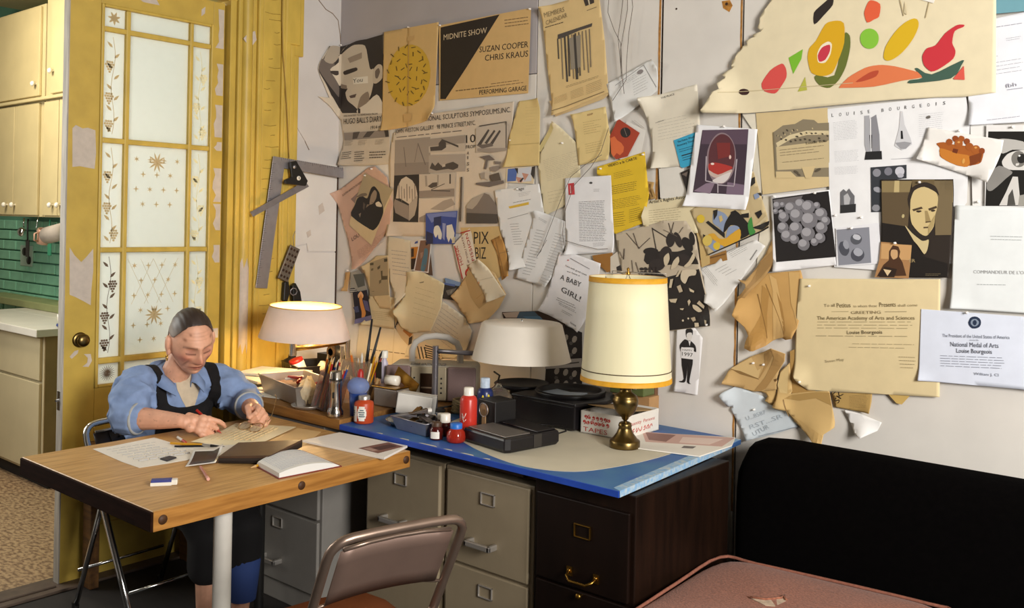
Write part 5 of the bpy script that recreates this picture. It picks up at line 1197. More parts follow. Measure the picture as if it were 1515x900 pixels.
def hand(b, wrist, f, n, t, curl, L=1.0, thumb=((.9, .55, -.5), (.95, .1, -.35))):
 f, n, t = Vector(f).normalized(), Vector(n).normalized(), Vector(t).normalized()
 W = Vector(wrist)
 for u, w_, r in ((.012, .0, .022), (.035, .012, .019), (.035, -.012, .018), (.062, .022, .0155), (.062, .004, .017), (.062, -.014, .016), (.08, .026, .0115), (.082, .009, .012), (.08, -.009, .0115), (.075, -.026, .011)):
  r *= 1.16; b.ell(W + (f * u + t * w_ - n * .002) * 1.16, (r * 1.05, r * 1.05, r), 12, 8)
 for w_, le, r, c, sp in ((.027, .068, .0088, curl[0], .10), (.009, .076, .0090, curl[1], .03), (-.0095, .070, .0086, curl[2], -.04), (-.027, .054, .0076, curl[3], -.12)):
  r *= 1.1; p = W + (f * .084 + t * w_) * 1.16; pts = [p]; a = 0
  for k, fr in enumerate((.44, .31, .25)):
   a += math.radians(c[k]); d = (f * math.cos(a) - n * math.sin(a) + t * sp * math.cos(a)).normalized()
   p = p + d * le * fr * L; pts.append(p)
  limb(b, pts, (r, r * .96, r * .9, r * .74), 10)
 p0 = W + (f * .018 + t * .022 - n * .008) * 1.16
 d1 = (f * thumb[0][0] + t * thumb[0][1] + n * thumb[0][2]).normalized(); d2 = (f * thumb[1][0] + t * thumb[1][1] + n * thumb[1][2]).normalized()
 limb(b, [p0, p0 + d1 * .043, p0 + d1 * .043 + d2 * .034, p0 + d1 * .043 + d2 * .06], (.0165, .0132, .0115, .0088), 10)
ER, WR = Vector((-3.315, 1.742, .798)), Vector((-3.118, 1.835, .803))
EL, WL = Vector((-3.275, 2.205, .800)), Vector((-3.080, 2.118, .812))
SR, SL = Vector((-3.395, 1.815, .905)), Vector((-3.365, 2.125, .885))
fR = Vector((.70, .68, -.22)).normalized(); nR = Vector((.12, .05, 1)); nR = (nR - fR * nR.dot(fR)).normalized(); tR = nR.cross(fR)
nR2 = (nR * .62 - tR * .8).normalized(); tR2 = nR2.cross(fR)
fL = Vector((.96, -.18, -.02)).normalized(); nL = Vector((.2, .75, .6)); nL = (nL - fL * nL.dot(fL)).normalized(); tL = fL.cross(nL)
b = MB()
head(b)
nk = HR @ Vector((0, -.035, -.06)) + HC
limb(b, [(-3.405, 1.955, .86), (-3.375, 1.958, .93), tuple(nk)], (.060, .054, .056), 16)
b.ell((-3.42, 1.965, .80), (.09, .15, .15)); b.ell((-3.42, 1.96, .64), (.10, .14, .16)); b.ell((-3.41, 1.95, .52), (.12, .15, .09))
limb(b, [(-3.42, 1.96, .86), tuple(SR), tuple(ER)], (.06, .05, .042)); limb(b, [(-3.42, 1.96, .86), tuple(SL), tuple(EL)], (.06, .05, .042))
limb(b, [ER, ER.lerp(WR, .3), ER.lerp(WR, .7), WR], (.040, .042, .033, .026)); limb(b, [EL, EL.lerp(WL, .4), WL], (.040, .040, .028))
hand(b, WR, fR, nR2, tR2, ((24, 34, 18), (40, 55, 30), (52, 62, 35), (60, 64, 35)), 1.18, ((.85, .25, -.55), (1.0, -.1, -.25)))
hand(b, WL, fL, nL, tL, ((58, 62, 40), (62, 66, 40), (64, 66, 40), (60, 64, 40)), 1.05, ((.85, .5, -.35), (.95, -.2, -.5)))
for y, yk, yf in ((1.86, 1.865, 1.885), (2.04, 2.02, 2.03)):
 limb(b, [(-3.40, y, .50), (-3.03, yk, .46), (-3.0, yf, .30), (-3.01, yf, .085)], (.075, .055, .047, .032))
 limb(b, [(-3.01, yf, .07), (-2.93, yf - .01, .035), (-2.86, yf - .02, .026)], (.034, .028, .022)); b.ell((-3.03, yf, .04), (.032, .03, .04))
me = fuse(b, .0036, 2, .4)
# skin colour by place on the head and hands (age spots, lips, brows, closed lids, shade painted into folds, wrinkles, nostrils)
def skin_col(co):
 h = HI @ (co - HC)
 n1 = noise.noise(co * 38); n2 = noise.noise(co * 90 + Vector((3, 1, 7)))
 c = Vector((.86, .645, .53)) * (1 + .05 * n1 + .03 * n2)
 if h.length < .15 and h.y > 0:
  x, z = h.x, h.z; ax = abs(x)
  def mix(c, k, w): return c * (1 - w) + Vector(k) * w
  c = mix(c, (.74, .40, .32), .55 * G(ax, z, .048, -.025, .022, .02) + .5 * G(x, z, 0, -.03, .014, .016))
  c = mix(c, (.58, .36, .29), .55 * G(ax, z, .031, .004, .017, .012))
  c = mix(c, (.33, .2, .16), .85 * math.exp(-((z + .004 - 8 * (ax - .031) ** 2) / .0022) ** 2) * (1 if abs(ax - .031) < .017 else 0))
  c = mix(c, (.50, .38, .31), .5 * math.exp(-((z - .026 + 5 * (ax - .03) ** 2) / .005) ** 2) * (1 if abs(ax - .033) < .022 else 0))
  c = mix(c, (.62, .32, .27), .8 * G(x, z, 0, -.0675, .026, .0085)); c = mix(c, (.30, .14, .12), .9 * G(x, z, 0, -.0675, .026, .0022))
  c = mix(c, (.5, .32, .24), .5 * G(ax, z, .036 + max(0, -.035 - z) * .25, -.052, .003, .022))
  c = mix(c, (.25, .13, .1), .7 * G(ax, z, .009, -.046, .005, .003))
  for sx, sz, r in ((-.050, .052, .006), (.048, .05, .005), (-.06, -.02, .004), (.03, .07, .004)): c = mix(c, (.46, .28, .2), .6 * G(x, z, sx, sz, r, r))
  for zz in (.052, .064, .076): c = mix(c, (.6, .38, .28), .25 * G(x, z, 0, zz, .045, .002))
 elif n2 > .5 and co.z > .7: c = c * .88
 return [max(0.0, min(1.0, v)) for v in c]
ca = me.color_attributes.new('Col', 'FLOAT_COLOR', 'POINT')
buf = []
for v in me.vertices: buf += [*lin(skin_col(v.co)), 1.0]
ca.data.foreach_set('color', buf)
org = Vector((-3.40, 1.95, .46))
def adopt(me, name, m, parent=None):
 me.transform(Matrix.Translation(-org))
 me.materials.clear(); me.materials.append(m); me.polygons.foreach_set('use_smooth', [True] * len(me.polygons))
 o = bpy.data.objects.new(name, me); COL.objects.link(o)
 if parent is None: o.location = org
 else: o.parent = parent
 return o
def patch(me, test, push, voff=None):
 # a garment skin: the faces of a fused mesh that pass the test, pushed out along their normals
 keep = {}; V = []; F = []
 for p in me.polygons:
  if all(test(me.vertices[i].co, me.vertices[i].normal) for i in p.vertices):
   f = []
   for i in p.vertices:
    if i not in keep: keep[i] = len(V); v = me.vertices[i]; V.append(v.co + v.normal * (push(v.co) if callable(push) else push))
    f.append(keep[i])
   F.append(tuple(f))
 ec = {}
 for f in F:
  for i in range(len(f)):
   e = (min(f[i - 1], f[i]), max(f[i - 1], f[i])); ec[e] = ec.get(e, 0) + 1
 nb = {}
 for (a, b_), k in ec.items():
  if k == 1: nb.setdefault(a, []).append(b_); nb.setdefault(b_, []).append(a)
 for _ in range(8):                                              # even out the cut edge
  N = {i: sum((V[j] for j in js), Vector()) / len(js) for i, js in nb.items() if len(js) == 2}
  for i, q in N.items(): V[i] = V[i].lerp(q, .5)
 m2 = bpy.data.meshes.new('patch'); m2.from_pydata([tuple(v) for v in V], [], F); return m2
def scalp(co, n):
 h = HI @ (co - HC)
 if h.length > .16: return False
 return h.z > .056 + (.62 if h.y > 0 else 1.5) * h.y - .75 * max(0, abs(h.x) - .03) and h.z > -.075 and not (abs(h.x) > .066 and -.04 < h.y < .02 and h.z < .036)
hair_me = patch(me, scalp, lambda co: .0035 + .0006 * math.sin((HI @ (co - HC)).x * 420) + .004 * sst(.02, .1, (HI @ (co - HC)).z))
M_skirt = mat('black_trousers', '0F0D0E', .9)
person = adopt(me, 'person', SKINM)
tag(person, 'elderly person in a blue shirt and black apron drawing at the wooden table', 'person')
hc = hair_me.color_attributes.new('Col', 'FLOAT_COLOR', 'POINT'); buf = []
for v in hair_me.vertices:
 h = HI @ (v.co - HC); st = noise.noise(Vector((h.x * 130, h.y * 14, h.z * 60)))
 k = sst(.115, .05, h.z + .2 * h.y) * .85 + .15 * st
 k = max(0, min(1, k)); c = [a * (1 - k) + e * k for a, e in zip((.21, .165, .14), (.60, .55, .51))]
 buf += [*lin(c), 1]
hc.data.foreach_set('color', buf)
M_hair = ink_mat('hair', .5)
ho = adopt(hair_me, 'hair', M_hair, person); ho.modifiers.new('solid', 'SOLIDIFY').thickness = .004
bn = MB()
c0 = HR @ Vector((0, -.112, -.035)) + HC
bn.ell(c0, (.03, .034, .03), 16, 10, rot=HR, col='2A211C')
bn.tube([c0, c0 + Vector((-.02, -.01, -.05)), c0 + Vector((-.01, -.03, -.10))], [.018, .014, .006], 8, col='241C18')
for v_ in range(len(bn.v)): bn.v[v_] = tuple(Vector(bn.v[v_]) - org)
bn.build('hair_bun', M_hair, person)
er = HR @ Vector((.088, -.002, -.056)) + HC - org
part('earring', mat('gold', 'C9A04A', .25, 1.0), person, lambda b: b.tube([er + HR @ Vector((0, .009 * math.cos(a), .010 * math.sin(a))) for a in [2 * PI * k / 14 for k in range(14)]], .0022, 6, closed=True))
# shirt
b = MB()
b.ell((-3.425, 1.965, .80), (.118, .185, .17), 24, 16); b.ell((-3.435, 1.965, .66), (.12, .17, .2), 24, 16); b.ell((-3.42, 1.96, .885), (.085, .12, .075), 20, 12)
CR = ER.lerp(WR, .12); CL = EL.lerp(WL, .50)
limb(b, [(-3.42, 1.90, .89), SR, SR.lerp(ER, .5) + Vector((.0, -.012, .01)), ER + Vector((-.005, 0, .005))], (.068, .072, .075, .066), 18)
limb(b, [(-3.42, 2.02, .885), SL, SL.lerp(EL, .5) + Vector((0, .012, .01)), EL], (.068, .074, .076, .066), 18)
limb(b, [ER, CR], (.066, .057), 18); limb(b, [EL, CL], (.064, .054), 18)
for k, (c, w_, r) in enumerate(((CR, WR - ER, .064), (CL, WL - EL, .057))):
 w_ = w_.normalized()
 b.lathe([(r * .9, -.03), (r, -.022), (r * 1.03, .0), (r * .98, .012), (r * .85, .014)], c, 20, w_)
for k in range(26):                                                # folds of cloth across the sleeves
 rr_ = random.Random(k); s, e = ((SR, ER) if k % 2 else (SL, EL)); u = rr_.uniform(.1, 1.0); c = s.lerp(e, u); ax = (e - s).normalized(); o1 = ax.orthogonal().normalized(); o2 = ax.cross(o1)
 a0 = rr_.uniform(0, 6.28); tl_ = rr_.uniform(-.6, .6); R0 = .079 if k % 2 else .073
 P = [c + (o1 * math.cos(a0 + i * .3) + o2 * math.sin(a0 + i * .3)) * R0 + ax * (tl_ * .05 * (i - 2)) for i in range(5)]
 b.tube(P, [.002, .007, .009, .007, .002], 6)
sm = fuse(b, .0062, 3, .5)
buf = []                                                            # rumpled cloth
for q, nn in [(v.co.copy(), v.normal.copy()) for v in sm.vertices]:
 f1 = 1 - abs(noise.noise(Vector((q.x * 9, q.y * 9, q.z * 20)))) * 2.4; f2 = noise.noise(q * 30)
 w_ = sst(.04, .09, min((q - CR).length, (q - CL).length))
 buf += list(q + nn * (.008 * max(-.6, f1 - .45) + .003 * f2) * w_)
sm.vertices.foreach_set('co', buf)
sm.update()
sm.polygons.foreach_set('use_smooth', [True] * len(sm.polygons))
YC = 1.985
def bib(co, n):
 d = abs(co.y - YC)
 if co.x < -3.43 or co.x > -3.285: return False
 return (d < .128 and co.z < .815 + 7 * max(0, d - .04) ** 2) or (abs(d - .108) < .02 and co.z > .79)
def strap_back(co, n):
 d = abs(co.y - YC); return co.x <= -3.41 and co.x > -3.52 and abs(d - .105) < .022 and co.z > .82
apron_me = patch(sm, lambda co, n: bib(co, n) or strap_back(co, n), .0055)
under_me = patch(sm, lambda co, n: n.x > -.1 and abs(co.y - YC) < .052 - max(0, .87 - co.z) * .45 and .79 < co.z < .95 and co.x > -3.40, .0022)
M_denim = mat('blue_cotton', '7F95BC', .85, var=.14, scale=22, bump=.25)
shirt = adopt(sm, 'shirt', M_denim, person)
ap = adopt(apron_me, 'apron', mat('black_apron', '100E10', .9, var=.2, scale=30), person); ap.modifiers.new('solid', 'SOLIDIFY').thickness = .004
adopt(under_me, 'undershirt', mat('cream_undershirt', 'C9B9A0', .85, var=.08, scale=40, bump=.2), person)
def collar(b, r0=.062, r1=.082):
 V = []; F = []; n = 26
 C0 = Vector((-3.388, 1.958, .925))
 for i in range(n + 1):
  a = .55 + (2 * PI - 1.1) * i / n; open_ = abs(i - n / 2) / (n / 2)
  dx = Vector((math.cos(a), math.sin(a), 0))
  dz = .035 - .075 * open_ ** 2.5
  for rr_, zz in ((r0, -.01), (r0 + .004, .018), (r1 + .004, .014), (r1 + .022 + .012 * open_, -.018)):
   p = C0 + Vector((dx.x * rr_ * (1.0 + .28 * open_), dx.y * rr_ * .98, zz + dz)); V.append(p - org)
 for i in range(n):
  for j in range(3): F.append((i * 4 + j, i * 4 + j + 1, i * 4 + j + 5, i * 4 + j + 4))
 b.add(V, F, smooth=True)
part('collar', M_denim, person, collar, solid=.004)
for nm, c, w_, r in (('cuff', CR, WR - ER, .0635), ('cuff', CL, WL - EL, .0595)):
 w_ = w_.normalized()
 part(nm, mat('pale_cuff', 'A3A5A4', .85, var=.1, scale=30), person, lambda b: b.lathe([(r * .9, .006), (r * .97, .012), (r * .92, .018), (r * .7, .016)], c - org, 22, w_, cap=False), solid=.002)
b = MB()
b.ell((-3.41, 1.95, .53), (.15, .19, .11), 20, 12)
for y, yk, yf in ((1.86, 1.865, 1.885), (2.04, 2.02, 2.03)):
 limb(b, [(-3.40, y, .52), (-3.04, yk, .475), (-3.0, yf, .40), (-3.005, yf, .29)], (.095, .078, .075, .072), 16)
tm = fuse(b, .009, 3, .5)
adopt(tm, 'trousers', M_skirt, person)
part('blue_hem', mat('blue_hem_cloth', '2A3F74', .85), person, lambda b: b.lathe([(.050, .13), (.058, .2), (.066, .285), (.06, .29)], Vector((-3.0, 2.03, 0)) - org, 20))
# red pencil in her right hand, spectacles in her left
tip = Vector((-3.030, 1.948, .7535)); dr = (Vector((-3.137, 1.907, 0.832)) - tip).normalized()
t = thing('red_pencil', 'red marker pencil held in the right hand over the drawing', 'pencil', tip)
part('shaft', M_red, t, lambda b: b.cyl(dr * .02, dr * .135, .0052, n=10)); part('tip', mat('pink_lead', 'B5483A', .5), t, lambda b: b.cyl((0, 0, 0), dr * .02, .001, .005, 10))
gl = thing('eyeglasses', 'thin gold wire spectacles dangling from the left hand', 'glasses', (-3.03, 2.05, .768))
M_wire = mat('gold_wire', 'C9A878', .25, 1.0)
for s in (0, 1):
 c = Vector((.062 * s, .006 * s, 0))
 part('rim', M_wire, gl, lambda b: b.tube([c + Vector((.025 * math.cos(a), .008 * math.cos(a) + .016 * math.sin(a), .014 * math.sin(a))) for a in [2 * PI * k / 22 for k in range(22)]], .0016, 6, closed=True))
 part('lens', mat('spectacle_lens', 'F6EEDC', .05, trans=.85, ior=1.2), gl, lambda b: b.add([c] + [c + Vector((.0245 * math.cos(a), .008 * math.cos(a) + .0156 * math.sin(a), .0136 * math.sin(a))) for a in [2 * PI * k / 22 for k in range(22)]], [(0, 1 + k, 1 + (k + 1) % 22) for k in range(22)]))
part('bridge', M_wire, gl, lambda b: b.tube([(.025, .003, .004), (.031, .003, .009), (.037, .003, .004)], .0016, 6))
part('temple_arm', M_wire, gl, lambda b: b.tube([(.088, .014, .0), (.075, .06, .03), (.05, .095, .07), (.026, .118, .095), (.012, .12, .10)], .0014, 6))
part('temple_arm', M_wire, gl, lambda b: b.tube([(-.025, -.006, 0), (.02, .03, .012), (.07, .05, .02)], .0014, 6))

# ================================================================ papers pinned to the back wall (wall-plane millimetres)
PAPERS = [
['poster','black and white portrait poster with a white patch reading You over the cheek','poster',[-3994,2448,-3557,2481,-3515,2246,-3502,1975,-3503,1829,-3692,1824,-3886,1832,-3862,1973,-3887,2070,-4031,2180,-3975,2183,-4017,2269,-4026,2361],1,'C9BCA8',[('2E2724',-3989,2450,-3568,2486,-3557,2091,-3873,2106,-3962,2195,-4016,2303,-4006,2383),('~6B6058',-4018,2376,-3930,2364,-3941,2305,-3890,2253,-3900,2191,-3951,2226,-4003,2294),('~A79A88',-3983,2449,-3896,2456,-3907,2405,-3943,2361,-3999,2374),('~CBBEA9',-3907,2413,-3848,2458,-3728,2465,-3669,2412,-3637,2325,-3632,2256,-3650,2188,-3684,2144,-3730,2109,-3790,2144,-3833,2170,-3852,2211,-3835,2233,-3890,2241,-3926,2288,-3952,2330,-3906,2374),('~2B2421',-3913,2406,-3859,2452,-3776,2474,-3670,2473,-3601,2444,-3560,2378,-3575,2334,-3631,2321,-3660,2319,-3679,2375,-3704,2443,-3787,2456,-3847,2439),('~C2B49F',-3637,2310,-3603,2337,-3569,2326,-3567,2266,-3606,2242,-3638,2249),('~6E6056',-3622,2304,-3597,2318,-3585,2298,-3601,2268,-3618,2270),('~3A302B',-3868,2326,-3772,2337,-3760,2321,-3819,2310,-3861,2306),('~3A302B',-3948,2322,-3898,2329,-3894,2317,-3916,2303,-3944,2309),('8A7A6A',-3890,2261,-3841,2249,-3840,2230,-3883,2237),('5C4A42',-3821,2193,-3762,2200,-3773,2182,-3809,2180),('~8C7C6C',-3732,2179,-3674,2205,-3661,2151,-3718,2116,-3753,2118),('9C8C7A',-3839,2391,-3727,2411,-3726,2380,-3820,2365),('E4DCCB',-3794,2285,-3676,2284,-3673,2248,-3788,2251),('2A2422','You',-3792,2258,-3715,2259,22.9),('~D8CDBB',-3753,2118,-3684,2144,-3605,2185,-3558,2136,-3556,2087,-3741,2098),('2B2421',-3751,2126,-3730,2120,-3729,2097,-3747,2098),('3A3230','ARE INVITED TO READINGS FROM',-3860,2086,-3596,2082,9.2),('1E1A18',"HUGO BALL'S DIARY",-3859,2047,-3564,2046,30.2),('1E1A18','1914 to',-3645,2009,-3563,2011,19.0),('8C8177',-3858,2001,-3513,1999,-3507,1965,-3851,1962),('4A423C',-3782,2001,-3729,2002,-3749,1968,-3786,1966),('4A423C',-3671,2000,-3614,2000,-3654,1971,-3706,1970),('3A322C',-3543,2000,-3513,1999,-3507,1968,-3532,1966),('b','8A7C6C',-3846,1958,-3781,1959,-3850,1930,5,.45,1,.25),('b','8A7C6C',-3738,1957,-3670,1958,-3742,1930,6,.45,1,.25),('b','8A7C6C',-3607,1955,-3541,1956,-3612,1928,6,.45,1,.25),('b','453B34',-3860,1898,-3790,1903,-3864,1856,4,.5,1,.25),('b','453B34',-3768,1899,-3689,1900,-3772,1843,5,.5,1,.25),('b','453B34',-3652,1895,-3524,1894,-3651,1854,3,.5,1,.25)],[(-4013,2323,.05,.16),(-4031,2180,.035,.09),(-3880,1832,.02,.12)],[-3894,2466]],
['poster','tan sheet with a round yellow sun drawn in short dashes','poster',[-3557,2495,-3170,2498,-3186,2096,-3208,2033,-3395,2006,-3558,1998],3,'D0AE74',[('CDA636',-3219,2237,-3228,2200,-3247,2166,-3275,2139,-3309,2120,-3347,2110,-3387,2110,-3427,2121,-3463,2141,-3492,2170,-3514,2205,-3525,2245,-3525,2285,-3515,2324,-3494,2358,-3465,2386,-3430,2404,-3390,2412,-3350,2410,-3311,2398,-3277,2377,-3249,2348,-3229,2314,-3219,2276),('6B5626',-3360,2281,-3345,2299,-3351,2302,-3365,2284),('6B5626',-3350,2244,-3376,2258,-3380,2255,-3354,2240),('6B5626',-3394,2259,-3414,2244,-3409,2241,-3389,2255),('6B5626',-3310,2230,-3309,2251,-3315,2252,-3316,2231),('6B5626',-3347,2199,-3317,2191,-3315,2195,-3345,2203),('6B5626',-3396,2208,-3411,2191,-3405,2188,-3390,2206),('6B5626',-3424,2246,-3447,2263,-3452,2260,-3428,2243),('6B5626',-3424,2289,-3397,2299,-3401,2303,-3427,2293),('6B5626',-3394,2320,-3383,2298,-3378,2299,-3388,2321),('6B5626',-3345,2316,-3376,2317,-3375,2312,-3344,2312),('6B5626',-3309,2276,-3306,2297,-3312,2298,-3315,2277),('6B5626',-3418,2182,-3431,2203,-3436,2202,-3424,2181),('6B5626',-3452,2218,-3432,2232,-3437,2236,-3457,2221),('6B5626',-3470,2265,-3438,2256,-3437,2261,-3468,2269),('6B5626',-3463,2313,-3456,2291,-3450,2291,-3456,2313),('6B5626',-3432,2348,-3456,2338,-3452,2334,-3428,2345),('6B5626',-3384,2362,-3413,2374,-3416,2371,-3387,2358),('6B5626',-3336,2351,-3336,2372,-3343,2373,-3342,2351),('6B5626',-3297,2319,-3270,2326,-3273,2330,-3300,2323),('6B5626',-3277,2277,-3252,2262,-3249,2265,-3274,2280),('6B5626',-3276,2232,-3281,2211,-3275,2210,-3270,2231),('6B5626',-3293,2193,-3322,2190,-3320,2185,-3291,2189),('6B5626',-3327,2167,-3348,2185,-3352,2182,-3331,2165),('6B5626',-3372,2162,-3361,2181,-3367,2183,-3378,2164),('6B5626',-3473,2363,-3497,2380,-3502,2377,-3477,2360),('6B5626',-3437,2387,-3440,2409,-3446,2409,-3443,2387),('6B5626',-3395,2396,-3376,2411,-3381,2414,-3400,2400),('6B5626',-3352,2392,-3322,2392,-3322,2396,-3353,2396),('6B5626',-3312,2374,-3286,2359,-3283,2362,-3308,2377),('6B5626',-3277,2346,-3271,2324,-3265,2324,-3271,2346),('6B5626',-3251,2308,-3267,2292,-3262,2289,-3246,2305),('6B5626',-3236,2265,-3266,2262,-3264,2258,-3235,2261),('6B5626',-3236,2220,-3262,2233,-3265,2230,-3239,2217),('6B5626',-3250,2180,-3259,2201,-3265,2200,-3256,2179),('6B5626',-3278,2147,-3265,2165,-3270,2167,-3284,2149),('6B5626',-3318,2127,-3289,2132,-3291,2136,-3320,2131),('6B5626',-3363,2122,-3335,2111,-3332,2115,-3361,2125),('6B5626',-3410,2132,-3398,2112,-3392,2113,-3404,2134),('6B5626',-3451,2158,-3462,2138,-3456,2136,-3445,2156),('6B5626',-3482,2194,-3512,2187,-3509,2183,-3480,2190),('6B5626',-3501,2237,-3532,2247,-3534,2243,-3503,2233),('6B5626',-3505,2282,-3520,2303,-3526,2302,-3511,2281),('6B5626',-3495,2324,-3487,2345,-3493,2346,-3502,2326),('B8935A',-3373,2500,-3368,1995,-3364,1995,-3368,2500),('C4A068',-3379,2451,-3331,2452,-3335,2430,-3383,2428),('C4A068',-3397,2070,-3339,2073,-3343,2034,-3396,2033)],[(-3558,1998,.012,.06),(-3198,2032,.03,.08)],[-3375,2497]],
['poster','tan and black event poster lettered with a midnight show','poster',[-3170,2482,-2605,2491,-2611,2118,-3156,2123],2,'D2AE74',[('241B15',-3158,2471,-2786,2485,-2984,2265,-3115,2127,-3151,2129),('D8C3A0','MIDNITE SHOW',-3136,2408,-2861,2411,27.4),('241B15','SUZAN COOPER',-2905,2326,-2616,2320,28.0),('241B15','CHRIS KRAUS',-2870,2284,-2615,2279,27.9),('b','7A5F3C',-2757,2457,-2616,2454,-2752,2414,3,.4,3,.05),('b','7A5F3C',-2830,2177,-2616,2181,-2830,2153,2,.4,4,.3),('b','7A5F3C',-3050,2163,-2830,2165,-3050,2148,1,.5,5,0),('241B15','PERFORMING GARAGE',-2900,2132,-2619,2131,21.7)],[],[-3161,2481,-2609,2486]],
['poster','large newsprint poster printed with grey photographs of outdoor sculptures','poster',[-3208,2065,-2692,2088,-2706,1894,-2722,1728,-2744,1532,-2971,1499,-3224,1474,-3497,1471,-3515,1562,-3495,1738,-3508,1856,-3477,1984],1,'CFC0AC',[('3A322E','TIONAL SCULPTORS SYMPOSIUMS,INC.',-3254,2029,-2710,2041,24.5),('3A322E','JOHN WESTON GALLERY · 98 PRINCE STREET,NYC.',-3462,1980,-2921,1995,21.9),('b','6B6058',-3452,1962,-2925,1977,-3452,1952,1,.6,3,.2),('241E1B','10',-2978,1913,-2919,1916,39.3),('241E1B','FROM',-2978,1887,-2914,1889,16.4),('4A423E','A',-2972,1860,-2958,1859,15.7),('4A423E','I',-2968,1838,-2963,1838,15.7),('4A423E','S',-2971,1810,-2956,1809,15.7),('4A423E','S',-2970,1781,-2956,1781,15.7),('9A8E82',-3462,1946,-3214,1952,-3209,1773,-3461,1771),('8A7E74',-3463,1832,-3211,1832,-3209,1773,-3461,1771),('6B5F58',-3399,1910,-3382,1813,-3377,1813,-3395,1910),('6B5F58',-3300,1925,-3246,1819,-3240,1820,-3295,1926),('7A6E66',-3299,1923,-3320,1835,-3316,1834,-3295,1922),('9A8E82',-3223,1942,-2984,1951,-2982,1879,-3222,1881),('BDB0A0',-3222,1907,-2983,1914,-2982,1876,-3222,1877),('4A423E',-3214,1904,-3156,1906,-3156,1920,-3136,1937,-3108,1921,-3106,1898,-3135,1885,-3210,1884),('4A423E',-3144,1942,-3026,1904,-3025,1894,-3124,1928),('A79B8F',-3221,1864,-2981,1863,-2979,1782,-3219,1780),('4A423E',-3213,1801,-3198,1830,-3177,1812,-3157,1829,-3133,1811,-3097,1822,-3058,1829,-3023,1814,-3026,1800,-3057,1790,-3089,1796,-3120,1794,-3168,1789),('BDB0A0',-3129,1817,-3109,1819,-3109,1808,-3129,1805),('2A2422',-3461,1771,-3284,1774,-3282,1542,-3464,1542),('C2B5A4',-3434,1717,-3409,1752,-3375,1765,-3332,1745,-3306,1716,-3295,1681,-3296,1657,-3346,1628,-3415,1657,-3446,1657),('8A7E74',-3454,1654,-3354,1622,-3350,1551,-3448,1586,-3462,1628),('A4988A',-3352,1628,-3292,1675,-3295,1622,-3310,1575,-3350,1546),('7A6E64',-3429,1729,-3425,1657,-3419,1657,-3423,1729),('7A6E64',-3409,1717,-3405,1642,-3400,1643,-3404,1717),('7A6E64',-3390,1705,-3387,1657,-3381,1657,-3384,1705),('7A6E64',-3372,1728,-3368,1643,-3362,1643,-3366,1728),('7A6E64',-3353,1716,-3349,1657,-3344,1657,-3347,1716),('7A6E64',-3334,1704,-3330,1643,-3325,1643,-3328,1704),('7A6E64',-3316,1728,-3312,1657,-3306,1657,-3310,1728),('BDB0A0',-3284,1774,-3039,1776,-3045,1662,-3280,1660),('8A7E74',-3281,1693,-3046,1704,-3045,1666,-3280,1660),('4A423E',-3223,1715,-3191,1732,-3159,1734,-3158,1714,-3198,1706),('4A423E',-3198,1693,-3072,1689,-3072,1694,-3198,1698),('4A423E',-3197,1697,-3108,1725,-3110,1728,-3199,1700),('9A8E82',-3244,1767,-3238,1715,-3224,1715,-3230,1767),('9A8E82',-3159,1769,-3158,1721,-3149,1721,-3150,1769),('4A423E',-3079,1771,-3078,1726,-3069,1726,-3070,1771),('C5B8A8',-3280,1656,-3045,1662,-3051,1558,-3282,1542),('9A8E82',-3204,1605,-3116,1646,-3062,1657,-3037,1629,-3115,1600),('8A7E74',-3277,1564,-3228,1582,-3226,1542,-3276,1544),('BDB0A0',-2916,1979,-2717,1987,-2726,1873,-2913,1867),('4A423E',-2895,1985,-2732,1997,-2733,2001,-2896,1990),('4A423E',-2736,2000,-2733,1882,-2727,1882,-2730,2000),('4A423E',-2905,1902,-2840,1971,-2831,1965,-2883,1899),('4A423E',-2861,1909,-2804,1966,-2795,1960,-2846,1903),('4A423E',-2828,1905,-2772,1964,-2763,1958,-2813,1896),('6B605A',-2912,1902,-2861,1903,-2817,1907,-2806,1893,-2875,1884),('9A8E82',-2904,1886,-2723,1882,-2723,1871,-2816,1863,-2904,1872),('6B605A',-2892,1847,-2830,1853,-2793,1830,-2837,1829,-2846,1788,-2861,1791,-2851,1832),('7A6E66',-2800,1825,-2757,1821,-2760,1810,-2796,1811),('8A7E74',-2825,1798,-2771,1805,-2767,1786,-2792,1776,-2821,1782),('55493F',-2835,1760,-2770,1773,-2755,1737,-2812,1733),('BDB0A0',-2857,1777,-2828,1774,-2827,1738,-2853,1744),('9A8E82',-2887,1772,-2853,1774,-2856,1744,-2875,1744),('6B605A',-2908,1728,-2741,1737,-2737,1724,-2826,1708,-2908,1720),('7A6E64',-2963,1543,-2965,1618,-2913,1657,-2855,1681,-2825,1673,-2788,1635,-2772,1613,-2770,1546),('A79B8C',-2965,1623,-2928,1657,-2855,1680,-2898,1629,-2927,1607,-2963,1612),('4A423C',-2964,1590,-2771,1586,-2770,1544,-2963,1541),('5A4E46',-3005,1757,-3006,1549,-2995,1549,-2994,1757)],[(-3497,1471,.02,.08)],[-3204,2065,-2707,1915]],
['sheet','pink typed leaflet hanging tilted behind an instant photo','leaflet',[-3655,1816,-3609,1822,-3516,1765,-3467,1636,-3493,1501,-3718,1295,-3755,1290,-3814,1460,-3872,1583,-3925,1682],2,'C8A48E',[('3A2A24','SOUTH ARTISTS IN NEW',-3853,1668,-3700,1740,11.4),('241A18','LOU',-3770,1436,-3712,1462,21.0),('b','8A6A5A',-3731,1385,-3518,1494,-3709,1344,8,.3,4,.25),('8A7266',-3787,1654,-3704,1706,-3706,1594,-3760,1636)],[(-3925,1682,.03,.08),(-3728,1291,.03,.07)],[-3629,1808]],
